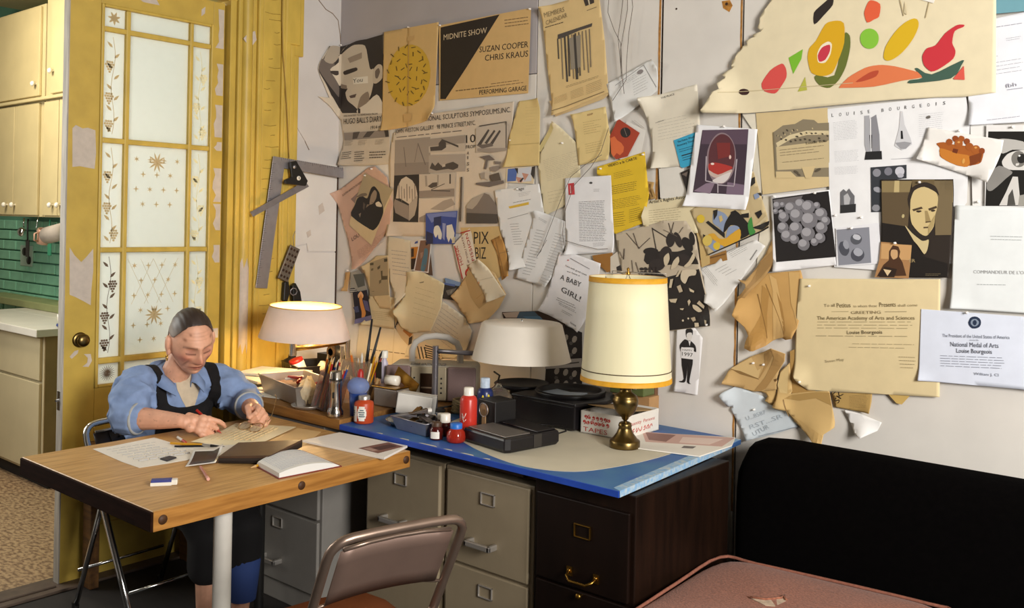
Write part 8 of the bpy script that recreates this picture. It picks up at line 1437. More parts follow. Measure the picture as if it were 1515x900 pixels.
['photo_print','black and white photo of clustered round boulders in a pale frame','photo',[-1471,1664,-1256,1684,-1227,1426,-1453,1392],4,'EEEDEE',[('1B1718',-1463,1654,-1258,1680,-1228,1454,-1443,1427),('6A6668',-1461,1649,-1350,1664,-1362,1640,-1450,1628),('77757A',-1430,1630,-1431,1624,-1435,1619,-1441,1616,-1448,1616,-1454,1619,-1459,1624,-1460,1630,-1459,1636,-1455,1641,-1449,1644,-1442,1644,-1436,1641,-1431,1636),('A3A1A6',-1438,1634,-1439,1629,-1442,1626,-1448,1625,-1453,1626,-1456,1629,-1458,1634,-1457,1638,-1453,1641,-1448,1642,-1443,1641,-1439,1638),('77757A',-1414,1632,-1415,1628,-1418,1625,-1422,1623,-1427,1623,-1431,1625,-1434,1628,-1435,1632,-1434,1637,-1431,1640,-1427,1642,-1422,1642,-1418,1640,-1416,1637),('A3A1A6',-1420,1635,-1421,1632,-1423,1630,-1426,1629,-1430,1630,-1432,1632,-1433,1635,-1432,1638,-1430,1640,-1427,1641,-1423,1640,-1421,1638),('77757A',-1439,1608,-1440,1604,-1443,1601,-1447,1599,-1452,1599,-1456,1600,-1459,1604,-1460,1608,-1459,1612,-1456,1616,-1452,1618,-1448,1618,-1443,1616,-1440,1612),('A3A1A6',-1445,1611,-1446,1608,-1448,1606,-1451,1605,-1455,1606,-1457,1608,-1458,1610,-1457,1613,-1455,1616,-1452,1616,-1448,1616,-1446,1614),('77757A',-1419,1606,-1420,1602,-1423,1598,-1427,1596,-1431,1596,-1435,1598,-1438,1602,-1439,1606,-1438,1610,-1436,1613,-1432,1615,-1427,1615,-1423,1614,-1420,1610),('A3A1A6',-1424,1608,-1425,1605,-1428,1603,-1431,1602,-1434,1603,-1437,1605,-1438,1608,-1437,1611,-1434,1613,-1431,1614,-1428,1613,-1425,1611),('77757A',-1340,1635,-1342,1627,-1347,1620,-1355,1616,-1364,1616,-1372,1620,-1377,1627,-1379,1635,-1378,1643,-1372,1650,-1364,1654,-1356,1654,-1348,1650,-1342,1643),('A3A1A6',-1350,1640,-1352,1634,-1356,1630,-1363,1628,-1370,1630,-1374,1634,-1376,1640,-1375,1646,-1370,1650,-1363,1651,-1357,1650,-1352,1646),('77757A',-1372,1621,-1374,1611,-1380,1604,-1389,1600,-1399,1600,-1408,1604,-1414,1611,-1417,1620,-1415,1630,-1408,1637,-1400,1642,-1390,1642,-1380,1638,-1374,1630),('A3A1A6',-1383,1626,-1385,1620,-1391,1615,-1398,1613,-1406,1615,-1411,1619,-1413,1626,-1411,1632,-1406,1637,-1398,1639,-1391,1637,-1386,1632),('77757A',-1304,1623,-1306,1613,-1313,1604,-1324,1599,-1335,1599,-1345,1604,-1353,1612,-1356,1623,-1353,1634,-1346,1643,-1336,1648,-1324,1648,-1314,1643,-1307,1634),('A3A1A6',-1318,1630,-1320,1622,-1326,1617,-1334,1614,-1343,1616,-1349,1622,-1352,1629,-1349,1637,-1343,1642,-1335,1644,-1326,1642,-1320,1637),('77757A',-1286,1630,-1287,1625,-1291,1621,-1295,1619,-1301,1619,-1306,1621,-1309,1625,-1310,1630,-1309,1636,-1306,1640,-1301,1642,-1296,1642,-1291,1640,-1288,1636),('A3A1A6',-1292,1633,-1294,1630,-1296,1627,-1300,1626,-1304,1627,-1307,1630,-1308,1633,-1308,1637,-1305,1640,-1301,1640,-1297,1640,-1294,1637),('77757A',-1398,1589,-1400,1581,-1406,1574,-1414,1570,-1423,1570,-1431,1574,-1437,1580,-1439,1589,-1437,1597,-1432,1604,-1424,1608,-1414,1608,-1406,1604,-1401,1598),('A3A1A6',-1409,1594,-1411,1588,-1416,1584,-1422,1582,-1429,1584,-1434,1588,-1436,1594,-1434,1600,-1429,1604,-1423,1606,-1416,1604,-1411,1600),('77757A',-1345,1595,-1347,1584,-1354,1575,-1365,1570,-1376,1570,-1387,1575,-1394,1583,-1397,1594,-1395,1605,-1388,1614,-1377,1619,-1366,1619,-1355,1614,-1348,1606),('A3A1A6',-1359,1601,-1361,1593,-1367,1588,-1376,1586,-1384,1588,-1391,1593,-1393,1600,-1391,1608,-1385,1614,-1376,1616,-1368,1614,-1361,1608),('77757A',-1260,1600,-1262,1591,-1269,1583,-1278,1578,-1288,1578,-1297,1582,-1304,1590,-1306,1600,-1304,1610,-1298,1617,-1289,1622,-1279,1622,-1269,1618,-1263,1610),('A3A1A6',-1272,1606,-1274,1599,-1280,1594,-1287,1592,-1295,1594,-1300,1599,-1302,1605,-1301,1612,-1295,1617,-1288,1619,-1280,1617,-1274,1612),('77757A',-1249,1577,-1251,1570,-1255,1564,-1262,1561,-1269,1561,-1276,1564,-1281,1570,-1283,1577,-1281,1584,-1277,1590,-1270,1593,-1263,1593,-1256,1590,-1251,1584),('A3A1A6',-1258,1581,-1259,1576,-1263,1572,-1269,1571,-1274,1572,-1278,1576,-1280,1581,-1279,1586,-1275,1589,-1269,1591,-1264,1589,-1260,1586),('77757A',-1399,1551,-1401,1542,-1407,1535,-1415,1531,-1425,1530,-1434,1534,-1440,1541,-1442,1550,-1440,1559,-1434,1566,-1426,1570,-1416,1571,-1407,1567,-1401,1560),('A3A1A6',-1410,1556,-1412,1550,-1417,1545,-1424,1543,-1431,1545,-1437,1549,-1439,1555,-1437,1562,-1432,1566,-1425,1568,-1417,1566,-1412,1562),('77757A',-1348,1550,-1350,1539,-1357,1531,-1367,1526,-1378,1526,-1388,1530,-1395,1538,-1398,1549,-1395,1559,-1388,1568,-1379,1572,-1368,1572,-1358,1568,-1350,1560),('A3A1A6',-1361,1555,-1363,1548,-1369,1543,-1377,1541,-1385,1542,-1391,1548,-1394,1555,-1392,1562,-1386,1567,-1378,1569,-1369,1568,-1363,1562),('77757A',-1294,1579,-1296,1566,-1304,1556,-1316,1550,-1330,1549,-1342,1555,-1351,1565,-1355,1578,-1352,1591,-1344,1601,-1331,1607,-1318,1607,-1305,1602,-1297,1592),('A3A1A6',-1310,1586,-1312,1577,-1319,1570,-1329,1568,-1339,1570,-1347,1577,-1350,1585,-1347,1594,-1340,1601,-1330,1603,-1320,1601,-1312,1595),('77757A',-1258,1554,-1260,1544,-1266,1537,-1275,1533,-1284,1532,-1293,1536,-1299,1544,-1302,1553,-1300,1562,-1294,1570,-1285,1574,-1275,1574,-1267,1570,-1261,1563),('A3A1A6',-1270,1559,-1271,1552,-1276,1548,-1284,1546,-1291,1547,-1296,1552,-1298,1558,-1296,1564,-1291,1569,-1284,1571,-1277,1570,-1272,1565),('77757A',-1382,1522,-1384,1513,-1390,1506,-1399,1501,-1409,1501,-1418,1505,-1425,1512,-1427,1521,-1425,1531,-1419,1539,-1410,1543,-1400,1543,-1391,1539,-1384,1532),('A3A1A6',-1394,1528,-1396,1521,-1401,1516,-1408,1514,-1416,1516,-1422,1520,-1424,1527,-1422,1534,-1416,1538,-1409,1540,-1402,1539,-1396,1534),('77757A',-1302,1532,-1305,1521,-1312,1512,-1322,1507,-1333,1507,-1344,1511,-1351,1520,-1354,1530,-1351,1541,-1344,1550,-1334,1555,-1323,1555,-1312,1551,-1305,1542),('A3A1A6',-1316,1537,-1318,1530,-1324,1524,-1332,1522,-1341,1524,-1347,1529,-1350,1537,-1348,1544,-1341,1550,-1333,1552,-1324,1550,-1318,1545),('77757A',-1265,1518,-1266,1510,-1272,1504,-1279,1500,-1288,1500,-1296,1503,-1301,1509,-1303,1517,-1302,1526,-1296,1532,-1289,1536,-1280,1536,-1272,1533,-1267,1526),('A3A1A6',-1275,1523,-1276,1517,-1281,1513,-1287,1511,-1294,1513,-1298,1517,-1300,1522,-1299,1528,-1294,1532,-1288,1534,-1281,1532,-1277,1528),('77757A',-1359,1511,-1361,1504,-1366,1498,-1373,1494,-1380,1494,-1387,1497,-1392,1503,-1394,1510,-1393,1518,-1388,1524,-1381,1527,-1373,1527,-1366,1524,-1361,1518),('A3A1A6',-1368,1515,-1370,1510,-1374,1506,-1380,1505,-1386,1506,-1390,1510,-1392,1514,-1390,1520,-1386,1523,-1380,1525,-1374,1524,-1370,1520),('77757A',-1320,1493,-1322,1484,-1328,1476,-1336,1472,-1346,1472,-1355,1476,-1362,1483,-1364,1492,-1362,1501,-1356,1509,-1347,1513,-1337,1514,-1328,1510,-1322,1502),('A3A1A6',-1331,1498,-1333,1492,-1338,1487,-1346,1485,-1353,1486,-1358,1491,-1360,1497,-1359,1504,-1353,1509,-1346,1511,-1339,1509,-1333,1505),('77757A',-1288,1504,-1290,1498,-1294,1492,-1299,1490,-1306,1489,-1312,1492,-1316,1497,-1318,1503,-1316,1509,-1312,1514,-1306,1517,-1300,1517,-1294,1514,-1290,1510),('A3A1A6',-1296,1507,-1297,1503,-1301,1500,-1305,1498,-1310,1499,-1314,1502,-1315,1506,-1314,1511,-1311,1514,-1306,1515,-1301,1514,-1297,1511)],[(-1453,1392,.012,.05)],[-1306,1673,-1456,1662]],
['photo_print','small grey photo of three shiny ovals beside the boulder photo','photo',[-1230,1552,-1086,1573,-1073,1438,-1225,1422],5,'E6E6EA',[('8A8C96',-1228,1547,-1117,1558,-1108,1439,-1218,1425),('~4A4C56',-1184,1488,-1182,1478,-1184,1470,-1188,1463,-1193,1459,-1200,1459,-1207,1462,-1213,1469,-1217,1478,-1219,1488,-1217,1497,-1214,1504,-1208,1507,-1201,1508,-1194,1504,-1188,1497),('~9A9CA6',-1185,1500,-1184,1494,-1184,1488,-1186,1484,-1189,1482,-1193,1482,-1197,1484,-1200,1489,-1203,1494,-1204,1501,-1203,1506,-1201,1510,-1198,1513,-1195,1512,-1191,1510,-1187,1506),('~55575F',-1140,1517,-1142,1510,-1146,1504,-1152,1500,-1159,1498,-1167,1499,-1173,1503,-1178,1509,-1179,1516,-1178,1523,-1174,1529,-1167,1533,-1160,1535,-1153,1534,-1146,1530,-1142,1524),('~C2C4CC',-1145,1519,-1147,1516,-1150,1514,-1155,1514,-1160,1515,-1165,1517,-1169,1520,-1171,1524,-1170,1528,-1168,1531,-1165,1533,-1160,1533,-1155,1532,-1150,1530,-1146,1526,-1144,1523),('~4A4C56',-1131,1465,-1133,1456,-1138,1449,-1145,1443,-1154,1441,-1162,1443,-1170,1447,-1175,1454,-1177,1463,-1175,1472,-1170,1480,-1163,1485,-1154,1487,-1146,1486,-1138,1481,-1133,1474),('~A8AAB4',-1137,1468,-1140,1464,-1144,1461,-1150,1459,-1156,1460,-1162,1463,-1166,1468,-1168,1473,-1167,1478,-1164,1483,-1160,1486,-1154,1487,-1148,1486,-1142,1483,-1138,1479,-1136,1474)],[],[-1176,1553]],
['photo_print','sepia portrait poster of a person in a dark suit','poster',[-1080,1717,-853,1714,-854,1555,-865,1402,-1074,1393],6,'2A211A',[('8A7852',-1078,1712,-981,1711,-994,1640,-1004,1574,-1073,1584),('C2AE7C',-1036,1712,-1021,1712,-1020,1640,-1030,1627,-1039,1640),('5A4A30',-912,1712,-855,1711,-858,1555,-889,1576,-904,1640),('A08C5E',-891,1710,-855,1709,-855,1641,-876,1641),('6B5A3C',-981,1713,-912,1714,-897,1673,-942,1697,-980,1676),('5E4E36',-1077,1674,-984,1674,-991,1561,-1073,1570),('77674A',-912,1710,-855,1709,-858,1538,-906,1536),('~D0BA86',-986,1662,-972,1684,-942,1695,-913,1684,-900,1658,-902,1623,-908,1597,-911,1564,-931,1534,-952,1540,-978,1570,-985,1607),('~2E241C',-994,1651,-980,1689,-943,1706,-909,1693,-896,1662,-909,1675,-942,1691,-972,1680,-984,1649,-985,1614),('4A3A28',-979,1618,-950,1627,-945,1621,-974,1612),('4A3A28',-929,1621,-904,1630,-902,1623,-926,1614),('~3A2C20',-949,1613,-950,1611,-952,1610,-954,1609,-957,1608,-960,1608,-963,1609,-965,1610,-966,1611,-966,1612,-964,1614,-961,1615,-958,1615,-955,1615,-952,1615,-950,1614),('~3A2C20',-907,1615,-907,1614,-909,1613,-911,1612,-914,1611,-916,1611,-919,1612,-920,1612,-921,1614,-921,1615,-919,1616,-917,1617,-914,1618,-912,1618,-909,1617,-908,1616),('A08A5C',-939,1614,-931,1614,-920,1580,-936,1579),('55422C',-942,1557,-915,1560,-915,1564,-942,1562),('55422C',-936,1575,-919,1578,-920,1581,-936,1579),('B09A68',-908,1601,-911,1567,-927,1536,-928,1564),('~CDBB8C',-999,1565,-977,1541,-948,1518,-935,1518,-925,1521,-928,1492,-938,1474,-960,1504,-994,1541),('1A1410',-1073,1573,-999,1563,-964,1504,-938,1466,-868,1447,-867,1406,-1070,1395),('~BFAE7E',-1002,1594,-1003,1592,-1005,1590,-1007,1590,-1008,1590,-1010,1591,-1010,1593,-1011,1595,-1010,1598,-1009,1600,-1008,1602,-1006,1602,-1004,1602,-1003,1601,-1002,1599,-1002,1597),('b','8A7A58',-933,1411,-884,1414,-933,1402,2,.3,3,.25),('A8946A','ER',-984,1446,-965,1447,11.0)],[(-853,1714,.01,.05)],[-957,1706]],
['photo_print','small brown portrait print overlapping the sepia portrait','photo',[-1076,1510,-975,1504,-985,1393,-1094,1392,-1080,1449],7,'A87C50',[('C89C68',-1074,1505,-977,1502,-980,1453,-1075,1454),('4A2E1A',-1049,1479,-1037,1500,-1019,1496,-1013,1480,-1016,1463,-1005,1445,-992,1402,-1087,1394,-1066,1434,-1049,1450),('~CBA274',-1041,1484,-1023,1484,-1021,1462,-1034,1453,-1043,1466),('2A1A10',-1083,1401,-1062,1429,-1022,1422,-1030,1395,-1078,1393),('DCC298',-1066,1420,-1040,1417,-1052,1398)],[],[-1030,1507]],
['card','white card with a bronze orange sculpture like a bumpy waffle','card',[-934,1883,-713,1832,-718,1797,-750,1702,-963,1781],6,'E8E5E0',[('~A65A1E',-908,1829,-887,1833,-859,1825,-803,1815,-770,1801,-773,1772,-782,1761,-822,1754,-846,1758,-882,1777,-897,1790,-897,1814),('~C47A2A',-897,1814,-842,1795,-806,1785,-814,1753,-852,1761,-890,1783),('7A3A12',-810,1785,-772,1797,-777,1767,-806,1755),('6B2E10',-857,1812,-842,1808,-846,1795,-860,1800),('~9A4E1A',-859,1832,-861,1826,-866,1822,-872,1822,-877,1826,-879,1833,-877,1839,-872,1843,-866,1842,-861,1838),('~8E4416',-842,1842,-844,1836,-848,1833,-854,1833,-858,1837,-860,1843,-859,1848,-854,1852,-848,1851,-844,1848),('~A0541C',-824,1841,-826,1836,-830,1832,-836,1832,-840,1836,-842,1842,-840,1848,-836,1851,-831,1850,-826,1847),('~8E4416',-808,1832,-810,1826,-814,1823,-820,1823,-824,1827,-826,1833,-824,1838,-820,1842,-814,1841,-810,1838),('~A65A20',-829,1826,-831,1819,-837,1814,-844,1815,-850,1820,-853,1827,-851,1835,-845,1839,-837,1839,-831,1834),('~A0541C',-797,1814,-799,1807,-805,1803,-812,1803,-818,1808,-821,1815,-819,1823,-813,1827,-806,1827,-800,1822),('~A65A20',-778,1805,-781,1797,-787,1793,-795,1793,-801,1798,-804,1806,-802,1814,-795,1819,-787,1819,-781,1814),('~8A4014',-765,1801,-766,1795,-771,1792,-776,1792,-780,1796,-782,1801,-781,1807,-776,1810,-771,1810,-766,1806),('~D89A50',-837,1831,-837,1830,-838,1829,-839,1828,-841,1828,-842,1828,-844,1829,-845,1830,-845,1831,-845,1832,-844,1833,-842,1834,-841,1834,-840,1834,-838,1833,-837,1832),('~D89A50',-787,1812,-788,1811,-788,1810,-790,1809,-791,1809,-793,1809,-794,1810,-795,1811,-795,1812,-795,1814,-794,1814,-793,1815,-791,1815,-790,1815,-788,1814,-788,1813),('~D8A050',-822,1770,-823,1767,-824,1764,-826,1763,-827,1762,-828,1763,-830,1766,-830,1768,-830,1772,-829,1775,-828,1777,-826,1779,-825,1779,-823,1778,-822,1776,-822,1773)],[(-750,1702,.03,.08),(-963,1781,.02,.06)],[-840,1867]],
['photo_print','black and white close up photo of an eye','photo',[-763,1881,-476,1866,-472,1629,-763,1628],5,'E4E2E0',[('15130F',-757,1861,-476,1848,-472,1631,-761,1630),('~B8B5B0',-745,1829,-717,1837,-660,1826,-651,1801,-688,1802,-714,1791,-735,1804),('~D6D3CE',-717,1766,-703,1788,-678,1798,-632,1796,-614,1743,-687,1740,-710,1749),('~77746E',-650,1772,-652,1763,-656,1755,-662,1750,-670,1748,-678,1750,-685,1756,-689,1764,-691,1773,-690,1783,-685,1791,-679,1796,-671,1798,-663,1795,-657,1790,-652,1782),('~1E1C1A',-651,1774,-652,1769,-655,1764,-658,1761,-663,1760,-668,1761,-672,1765,-674,1769,-675,1775,-674,1780,-672,1785,-668,1788,-664,1789,-659,1788,-655,1785,-652,1780),('~E8E6E2',-666,1783,-666,1782,-667,1781,-668,1780,-669,1780,-670,1780,-671,1781,-672,1782,-672,1783,-672,1784,-671,1785,-670,1786,-669,1786,-668,1786,-667,1785,-666,1784),('~8A8782',-753,1725,-725,1754,-687,1734,-705,1714,-742,1678,-758,1683),('D0CDC8',-686,1720,-672,1719,-663,1633,-696,1632,-722,1632,-704,1672),('4A4844',-697,1662,-686,1682,-677,1633,-700,1632),('9A978F',-667,1662,-630,1672,-630,1631,-670,1631)],[],[-689,1871]],
['sheet','white sheet behind the bronze sculpture card and eye photo','sheet',[-812,1900,-746,1892,-757,1620,-800,1624],2,'E9E7E3',[],[],[-784,1643]],
['letter','white official letter with a small round crest at top left','letter',[-830,2200,-629,2223,-616,1885,-812,1883],5,'E8EAF0',[('3A4A7A',-779,2179,-780,2174,-782,2171,-786,2168,-790,2168,-794,2169,-798,2172,-800,2177,-801,2182,-800,2186,-798,2190,-794,2193,-790,2193,-786,2192,-783,2189,-780,2184),('C84A3A',-786,2184,-787,2182,-788,2180,-790,2179,-792,2179,-794,2179,-796,2181,-798,2183,-798,2186,-798,2188,-796,2190,-794,2191,-792,2191,-790,2191,-788,2189,-787,2187),('C8A83A',-782,2173,-782,2172,-783,2170,-785,2170,-786,2169,-788,2170,-789,2171,-790,2172,-790,2174,-790,2176,-789,2177,-788,2178,-786,2178,-785,2177,-783,2176,-783,2175),('b','9A9AA6',-771,2182,-667,2187,-771,2176,1,.5,3,0),('b','8A8A94',-713,2144,-666,2147,-711,2132,2,.25,3,.25),('b','7A7A86',-796,2069,-665,2079,-791,2022,4,.12,4,.1),('8A8A96',-765,2090,-734,2092,-735,2093,-765,2092),('9A9AA6',-706,1985,-663,1988,-664,1990,-706,1987),('A0A0AC','fbh',-710,1992,-680,1996,12.5),('b','A0A0AC',-762,1897,-668,1904,-762,1891,1,.4,6,.25)],[(-812,1883,.012,.06)],[]],
['print','teal and white print cut off at the top edge','print',[-828,2324,-588,2308,-586,2219,-791,2225,-827,2251],6,'6FA0AC',[('DADEE0',-824,2319,-744,2311,-769,2273,-802,2265,-819,2276)],[],[]],
['letter','white sheet with a French honour title printed in small capitals','letter',[-847,1632,-576,1625,-570,1307,-855,1306],7,'E4E8E8',[('A8A8A8',"COMMANDEUR DE L'ORDRE",-790,1420,-615,1425,10.6),('b','A8ACAC',-780,1387,-699,1390,-779,1379,1,.4,3,0),('b','BCC0C0',-744,1538,-655,1538,-741,1519,2,.4,3,.1)],[(-855,1306,.012,.07)],[]],
['poster','large cream poster with torn edge painted with coloured fruit shapes','poster',[-1435,2496,-1467,2394,-1484,2363,-1506,2337,-1523,2310,-1525,2290,-1531,2274,-1519,2260,-1549,2250,-1548,2242,-1575,2231,-1572,2219,-1589,2213,-1598,2197,-1611,2190,-1623,2168,-1629,2166,-1633,2145,-1629,2136,-1647,2127,-1663,2113,-1651,2100,-1674,2080,-1664,2058,-1688,2048,-1732,1980,-1724,1973,-1565,1966,-1398,1968,-1306,1972,-1193,1975,-1048,1979,-905,1977,-828,1973,-737,1980,-744,2383],6,'E3D6B4',[('~2C2420',-1321,2301,-1288,2329,-1256,2348,-1254,2320,-1288,2285,-1318,2260),('~3A1E1C',-1558,2043,-1560,2039,-1564,2035,-1570,2033,-1578,2033,-1586,2034,-1592,2037,-1597,2041,-1598,2046,-1597,2050,-1593,2054,-1586,2056,-1578,2056,-1571,2054,-1564,2051,-1560,2047),('~D8504A',-1511,2069,-1479,2114,-1436,2135,-1420,2117,-1417,2084,-1442,2045,-1460,2030,-1499,2041),('7ABA2E',-1410,2153,-1358,2178,-1363,2144,-1392,2094),('B8B84A',-1374,2030,-1348,2080,-1340,2033),('~66702E',-1214,2212,-1194,2208,-1191,2167,-1204,2105,-1227,2060,-1258,2035,-1291,2043,-1312,2067,-1308,2083,-1243,2077),('~D9A818',-1311,2203,-1279,2256,-1247,2264,-1215,2252,-1212,2185,-1232,2124,-1251,2086,-1283,2077,-1325,2092,-1340,2142,-1335,2178),('~F0E4C8',-1306,2155,-1294,2182,-1270,2195,-1255,2185,-1259,2150,-1276,2124,-1301,2126),('~C8384A',-1304,2150,-1290,2176,-1263,2184,-1261,2162,-1276,2134,-1297,2128),('~E0603C',-1146,2275,-1139,2301,-1126,2318,-1094,2301,-1096,2260,-1114,2251,-1135,2244),('~86C23C',-1096,2186,-1098,2173,-1104,2163,-1114,2156,-1126,2155,-1138,2159,-1148,2167,-1155,2179,-1158,2193,-1156,2206,-1149,2216,-1139,2222,-1127,2223,-1115,2219,-1105,2211,-1098,2199),('~D8B01C',-1000,2153,-1016,2135,-1033,2121,-1050,2112,-1064,2109,-1074,2113,-1079,2122,-1078,2137,-1073,2156,-1062,2176,-1048,2196,-1032,2214,-1014,2228,-998,2236,-985,2239,-975,2235,-970,2225,-970,2211,-976,2193,-986,2173),('~DE7A4C',-1225,2035,-1195,2065,-1141,2092,-1096,2098,-1043,2089,-956,2058,-954,2045,-1020,2039,-1109,2027,-1214,2031),('~B84A30',-1171,2048,-1126,2075,-1095,2080,-1102,2061,-1140,2049),('~C8323C',-956,2112,-943,2137,-915,2145,-888,2179,-854,2201,-832,2200,-834,2193,-859,2183,-866,2147,-856,2121,-862,2096,-899,2070,-926,2061,-949,2082),('~3F5C4E',-977,2073,-969,2076,-926,2052,-835,2089,-838,2072,-868,2034,-991,2028,-993,2039,-954,2043),('D8584A',-861,2033,-830,2071,-827,2026,-857,2030),('C4B58E',-1667,2045,-1179,2044,-1179,2046,-1667,2047),('CFC09C',-1014,2299,-1006,2253,-1017,2262),('BBAA84',-935,2307,-950,2237,-947,2236,-932,2306),('BBAA84',-1032,2309,-1018,2251,-1015,2252,-1029,2309),('EFEAE0',-974,2301,-918,2297,-924,2280)],[(-1728,1984,.05,.18),(-1684,2070,.03,.1),(-1596,2312,.02,.1)],[]],
['sheet','large cream sheet behind the award certificates','sheet',[-1523,1406,-1258,1423,-1253,1640,-1503,1664],1,'E0D8C4',[],[],[]],
['paper_bag','crumpled brown paper bag flattened against the wall','paper',[-1480,1385,-1354,1402,-1345,1371,-1346,1307,-1357,1201,-1371,1161,-1398,1154,-1420,1161,-1452,1145,-1474,1125,-1511,1104,-1525,1102,-1554,1109,-1552,1131,-1543,1154,-1560,1187,-1590,1225,-1590,1251,-1586,1282,-1567,1306,-1517,1366],3,'C49A5C',[('B28748',-1497,1341,-1469,1321,-1477,1234,-1472,1126,-1511,1104,-1525,1103,-1540,1154,-1500,1232),('D2AC70',-1471,1381,-1443,1365,-1418,1255,-1408,1200,-1407,1162,-1450,1149,-1454,1235,-1456,1322),('AA8044',-1442,1322,-1423,1281,-1401,1188,-1405,1167,-1420,1230),('CFA86A',-1398,1393,-1358,1395,-1359,1209,-1387,1283),('8A6430',-1515,1308,-1472,1152,-1470,1153,-1512,1309),('96703A',-1484,1346,-1406,1171,-1404,1172,-1482,1347)],[(-1592,1228,.05,.1),(-1517,1112,.04,.09),(-1365,1163,.03,.1)],[]],  # light and dark facets paint the crumple shading of plain paper
['paper_bag','narrow tan folded paper strip above the crumpled bag','paper',[-1583,1358,-1554,1355,-1486,1454,-1460,1511,-1446,1520,-1442,1434,-1480,1381,-1567,1284,-1586,1278,-1590,1251,-1591,1291,-1553,1324,-1554,1342],4,'B08C58',[('9A7848',-1504,1423,-1459,1468,-1455,1425,-1521,1348,-1586,1278,-1586,1287,-1535,1352)],[(-1575,1342,.03,.08)],[]],
['award','cream award certificate with blackletter text and a bronze seal','certificate',[-1354,1373,-889,1396,-884,1020,-1317,986,-1352,1010,-1367,1032,-1366,1210],5,'E0CDA0',[('6B5C3A','Petitus',-1220,1281,-1173,1286,16.2),('8A7C5C','To all',-1265,1280,-1227,1284,10.5),('9A8C6C','to whom these',-1164,1286,-1085,1293,9.2),('6B5C3A','Presents',-1077,1294,-1024,1299,15.7),('A0926E','shall come',-1018,1299,-956,1305,8.9),('8A7A58','GREETING',-1171,1263,-1072,1272,10.1),('A0926E',-1238,1265,-1180,1270,-1180,1272,-1238,1266),('A0926E',-1059,1278,-990,1284,-990,1286,-1059,1280),('7A6C4A','The American Academy of Arts and Sciences',-1288,1234,-964,1261,12.9),('b','9A8C68',-1288,1227,-966,1254,-1287,1196,3,.25,3,.1),('4A3E28','Louise Bourgeois',-1183,1194,-1066,1206,12.6),('b','A09270',-1292,1179,-971,1207,-1291,1163,1,.2,4,.4),('b','A09270',-1164,1164,-962,1181,-1187,1138,2,.2,4,.1),('A09270','Susan May',-1256,1089,-1191,1103,9.3),('b','A09270',-1012,1136,-957,1140,-1003,1091,4,.25,5,.3)],[(-1362,1020,.02,.07)],[-1319,1349,-1342,1013]],
['award','white and blue medal certificate with an eagle seal','certificate',[-945,1297,-651,1296,-606,1300,-620,1075,-658,1076,-949,1066],6,'DCE2F0',[('23314A',-766,1268,-767,1261,-771,1254,-777,1250,-784,1248,-791,1248,-797,1252,-801,1258,-803,1265,-801,1272,-798,1279,-792,1284,-784,1286,-777,1285,-771,1281,-767,1275),('8A96A8',-772,1268,-773,1263,-776,1259,-780,1256,-784,1255,-788,1255,-792,1258,-795,1261,-796,1266,-795,1270,-793,1274,-789,1277,-784,1278,-780,1278,-776,1275,-773,1272),('23314A',-778,1267,-779,1264,-780,1261,-782,1259,-784,1258,-786,1258,-788,1260,-790,1263,-790,1266,-790,1269,-788,1272,-786,1274,-784,1275,-782,1274,-780,1273,-779,1270),('6B707C','The President of the United States of America',-878,1213,-685,1225,10.8),('8A8E9A','awards',-798,1209,-772,1211,5.3),('5A5E6A','National Medal of Arts',-853,1186,-715,1195,15.0),('3A3C46','Louise Bourgeois',-835,1168,-733,1175,13.9),('b','7A7E8A',-883,1154,-692,1167,-882,1114,5,.3,5,.08),('7A7E8A','William J. Cl',-784,1104,-713,1108,8.5)],[(-949,1066,.01,.05)],[-807,1296]],
['sheet','crumpled tan paper with torn flap pinned near the wallboard edge','paper scrap',[-1610,1029,-1570,1058,-1532,1081,-1477,1105,-1445,1121,-1400,1104,-1404,1078,-1425,1041,-1434,1010,-1431,1002,-1433,972,-1474,962,-1520,954,-1537,956,-1636,970,-1622,1016],4,'C2A06A',[('D0B27C',-1612,1028,-1532,1077,-1508,1032,-1494,1042,-1505,1002,-1574,1015),('8A6A3C',-1612,1026,-1574,1022,-1505,1004,-1500,1000,-1576,1011),('AE8A54',-1477,1096,-1445,1116,-1440,1100,-1498,1007,-1502,1002,-1480,1052),('A88450',-1445,1119,-1402,1104,-1406,1078,-1425,1046,-1447,1013,-1474,971,-1492,960,-1520,956,-1479,1009,-1440,1087),('6B4C28',-1445,1007,-1434,1012,-1433,1004,-1440,999)],[(-1635,974,.03,.07),(-1444,1119,.03,.08)],[-1524,1057,-1484,1056]],  # paler flap and darker strips paint light and shade on the crumples
['sheet','pale blue torn sheet with stencil letters showing through','paper scrap',[-1594,964,-1558,960,-1530,950,-1492,942,-1436,915,-1377,890,-1352,853,-1434,815,-1540,774,-1584,833,-1612,875,-1604,887,-1622,885,-1649,923,-1640,936],2,'CDD6DC',[('A0AAB2','UTUR',-1516,793,-1459,831,15.9),('A8B2BA','RST...SR',-1532,815,-1409,875,16.0),('AEB8C0','U...8587',-1548,844,-1473,880,14.8),('8A9098',-1500,794,-1353,851,-1354,853,-1500,796)],[(-1642,920,.03,.07),(-1542,774,.02,.06)],[-1520,888]],
['sheet','torn tan scrap folded over the blue sheet','paper scrap',[-1421,1038,-1386,1074,-1374,975,-1379,966,-1296,985,-1241,993,-1232,948,-1218,889,-1218,872,-1248,847,-1250,809,-1271,805,-1297,826,-1364,870,-1391,903,-1441,910,-1430,934,-1429,994],5,'CBAA70',[('D8BC84',-1418,1036,-1388,1069,-1392,964,-1419,965,-1429,989),('B08E54',-1401,946,-1374,962,-1288,984,-1241,988,-1232,944,-1287,962,-1347,945),('C2A066',-1377,890,-1328,872,-1250,842,-1252,811,-1271,806,-1297,830),('8A6A3A',-1404,942,-1385,885,-1382,886,-1401,944)],[(-1265,808,.05,.12),(-1422,916,.03,.06)],[]],  # fold shading painted as paler and darker tan areas
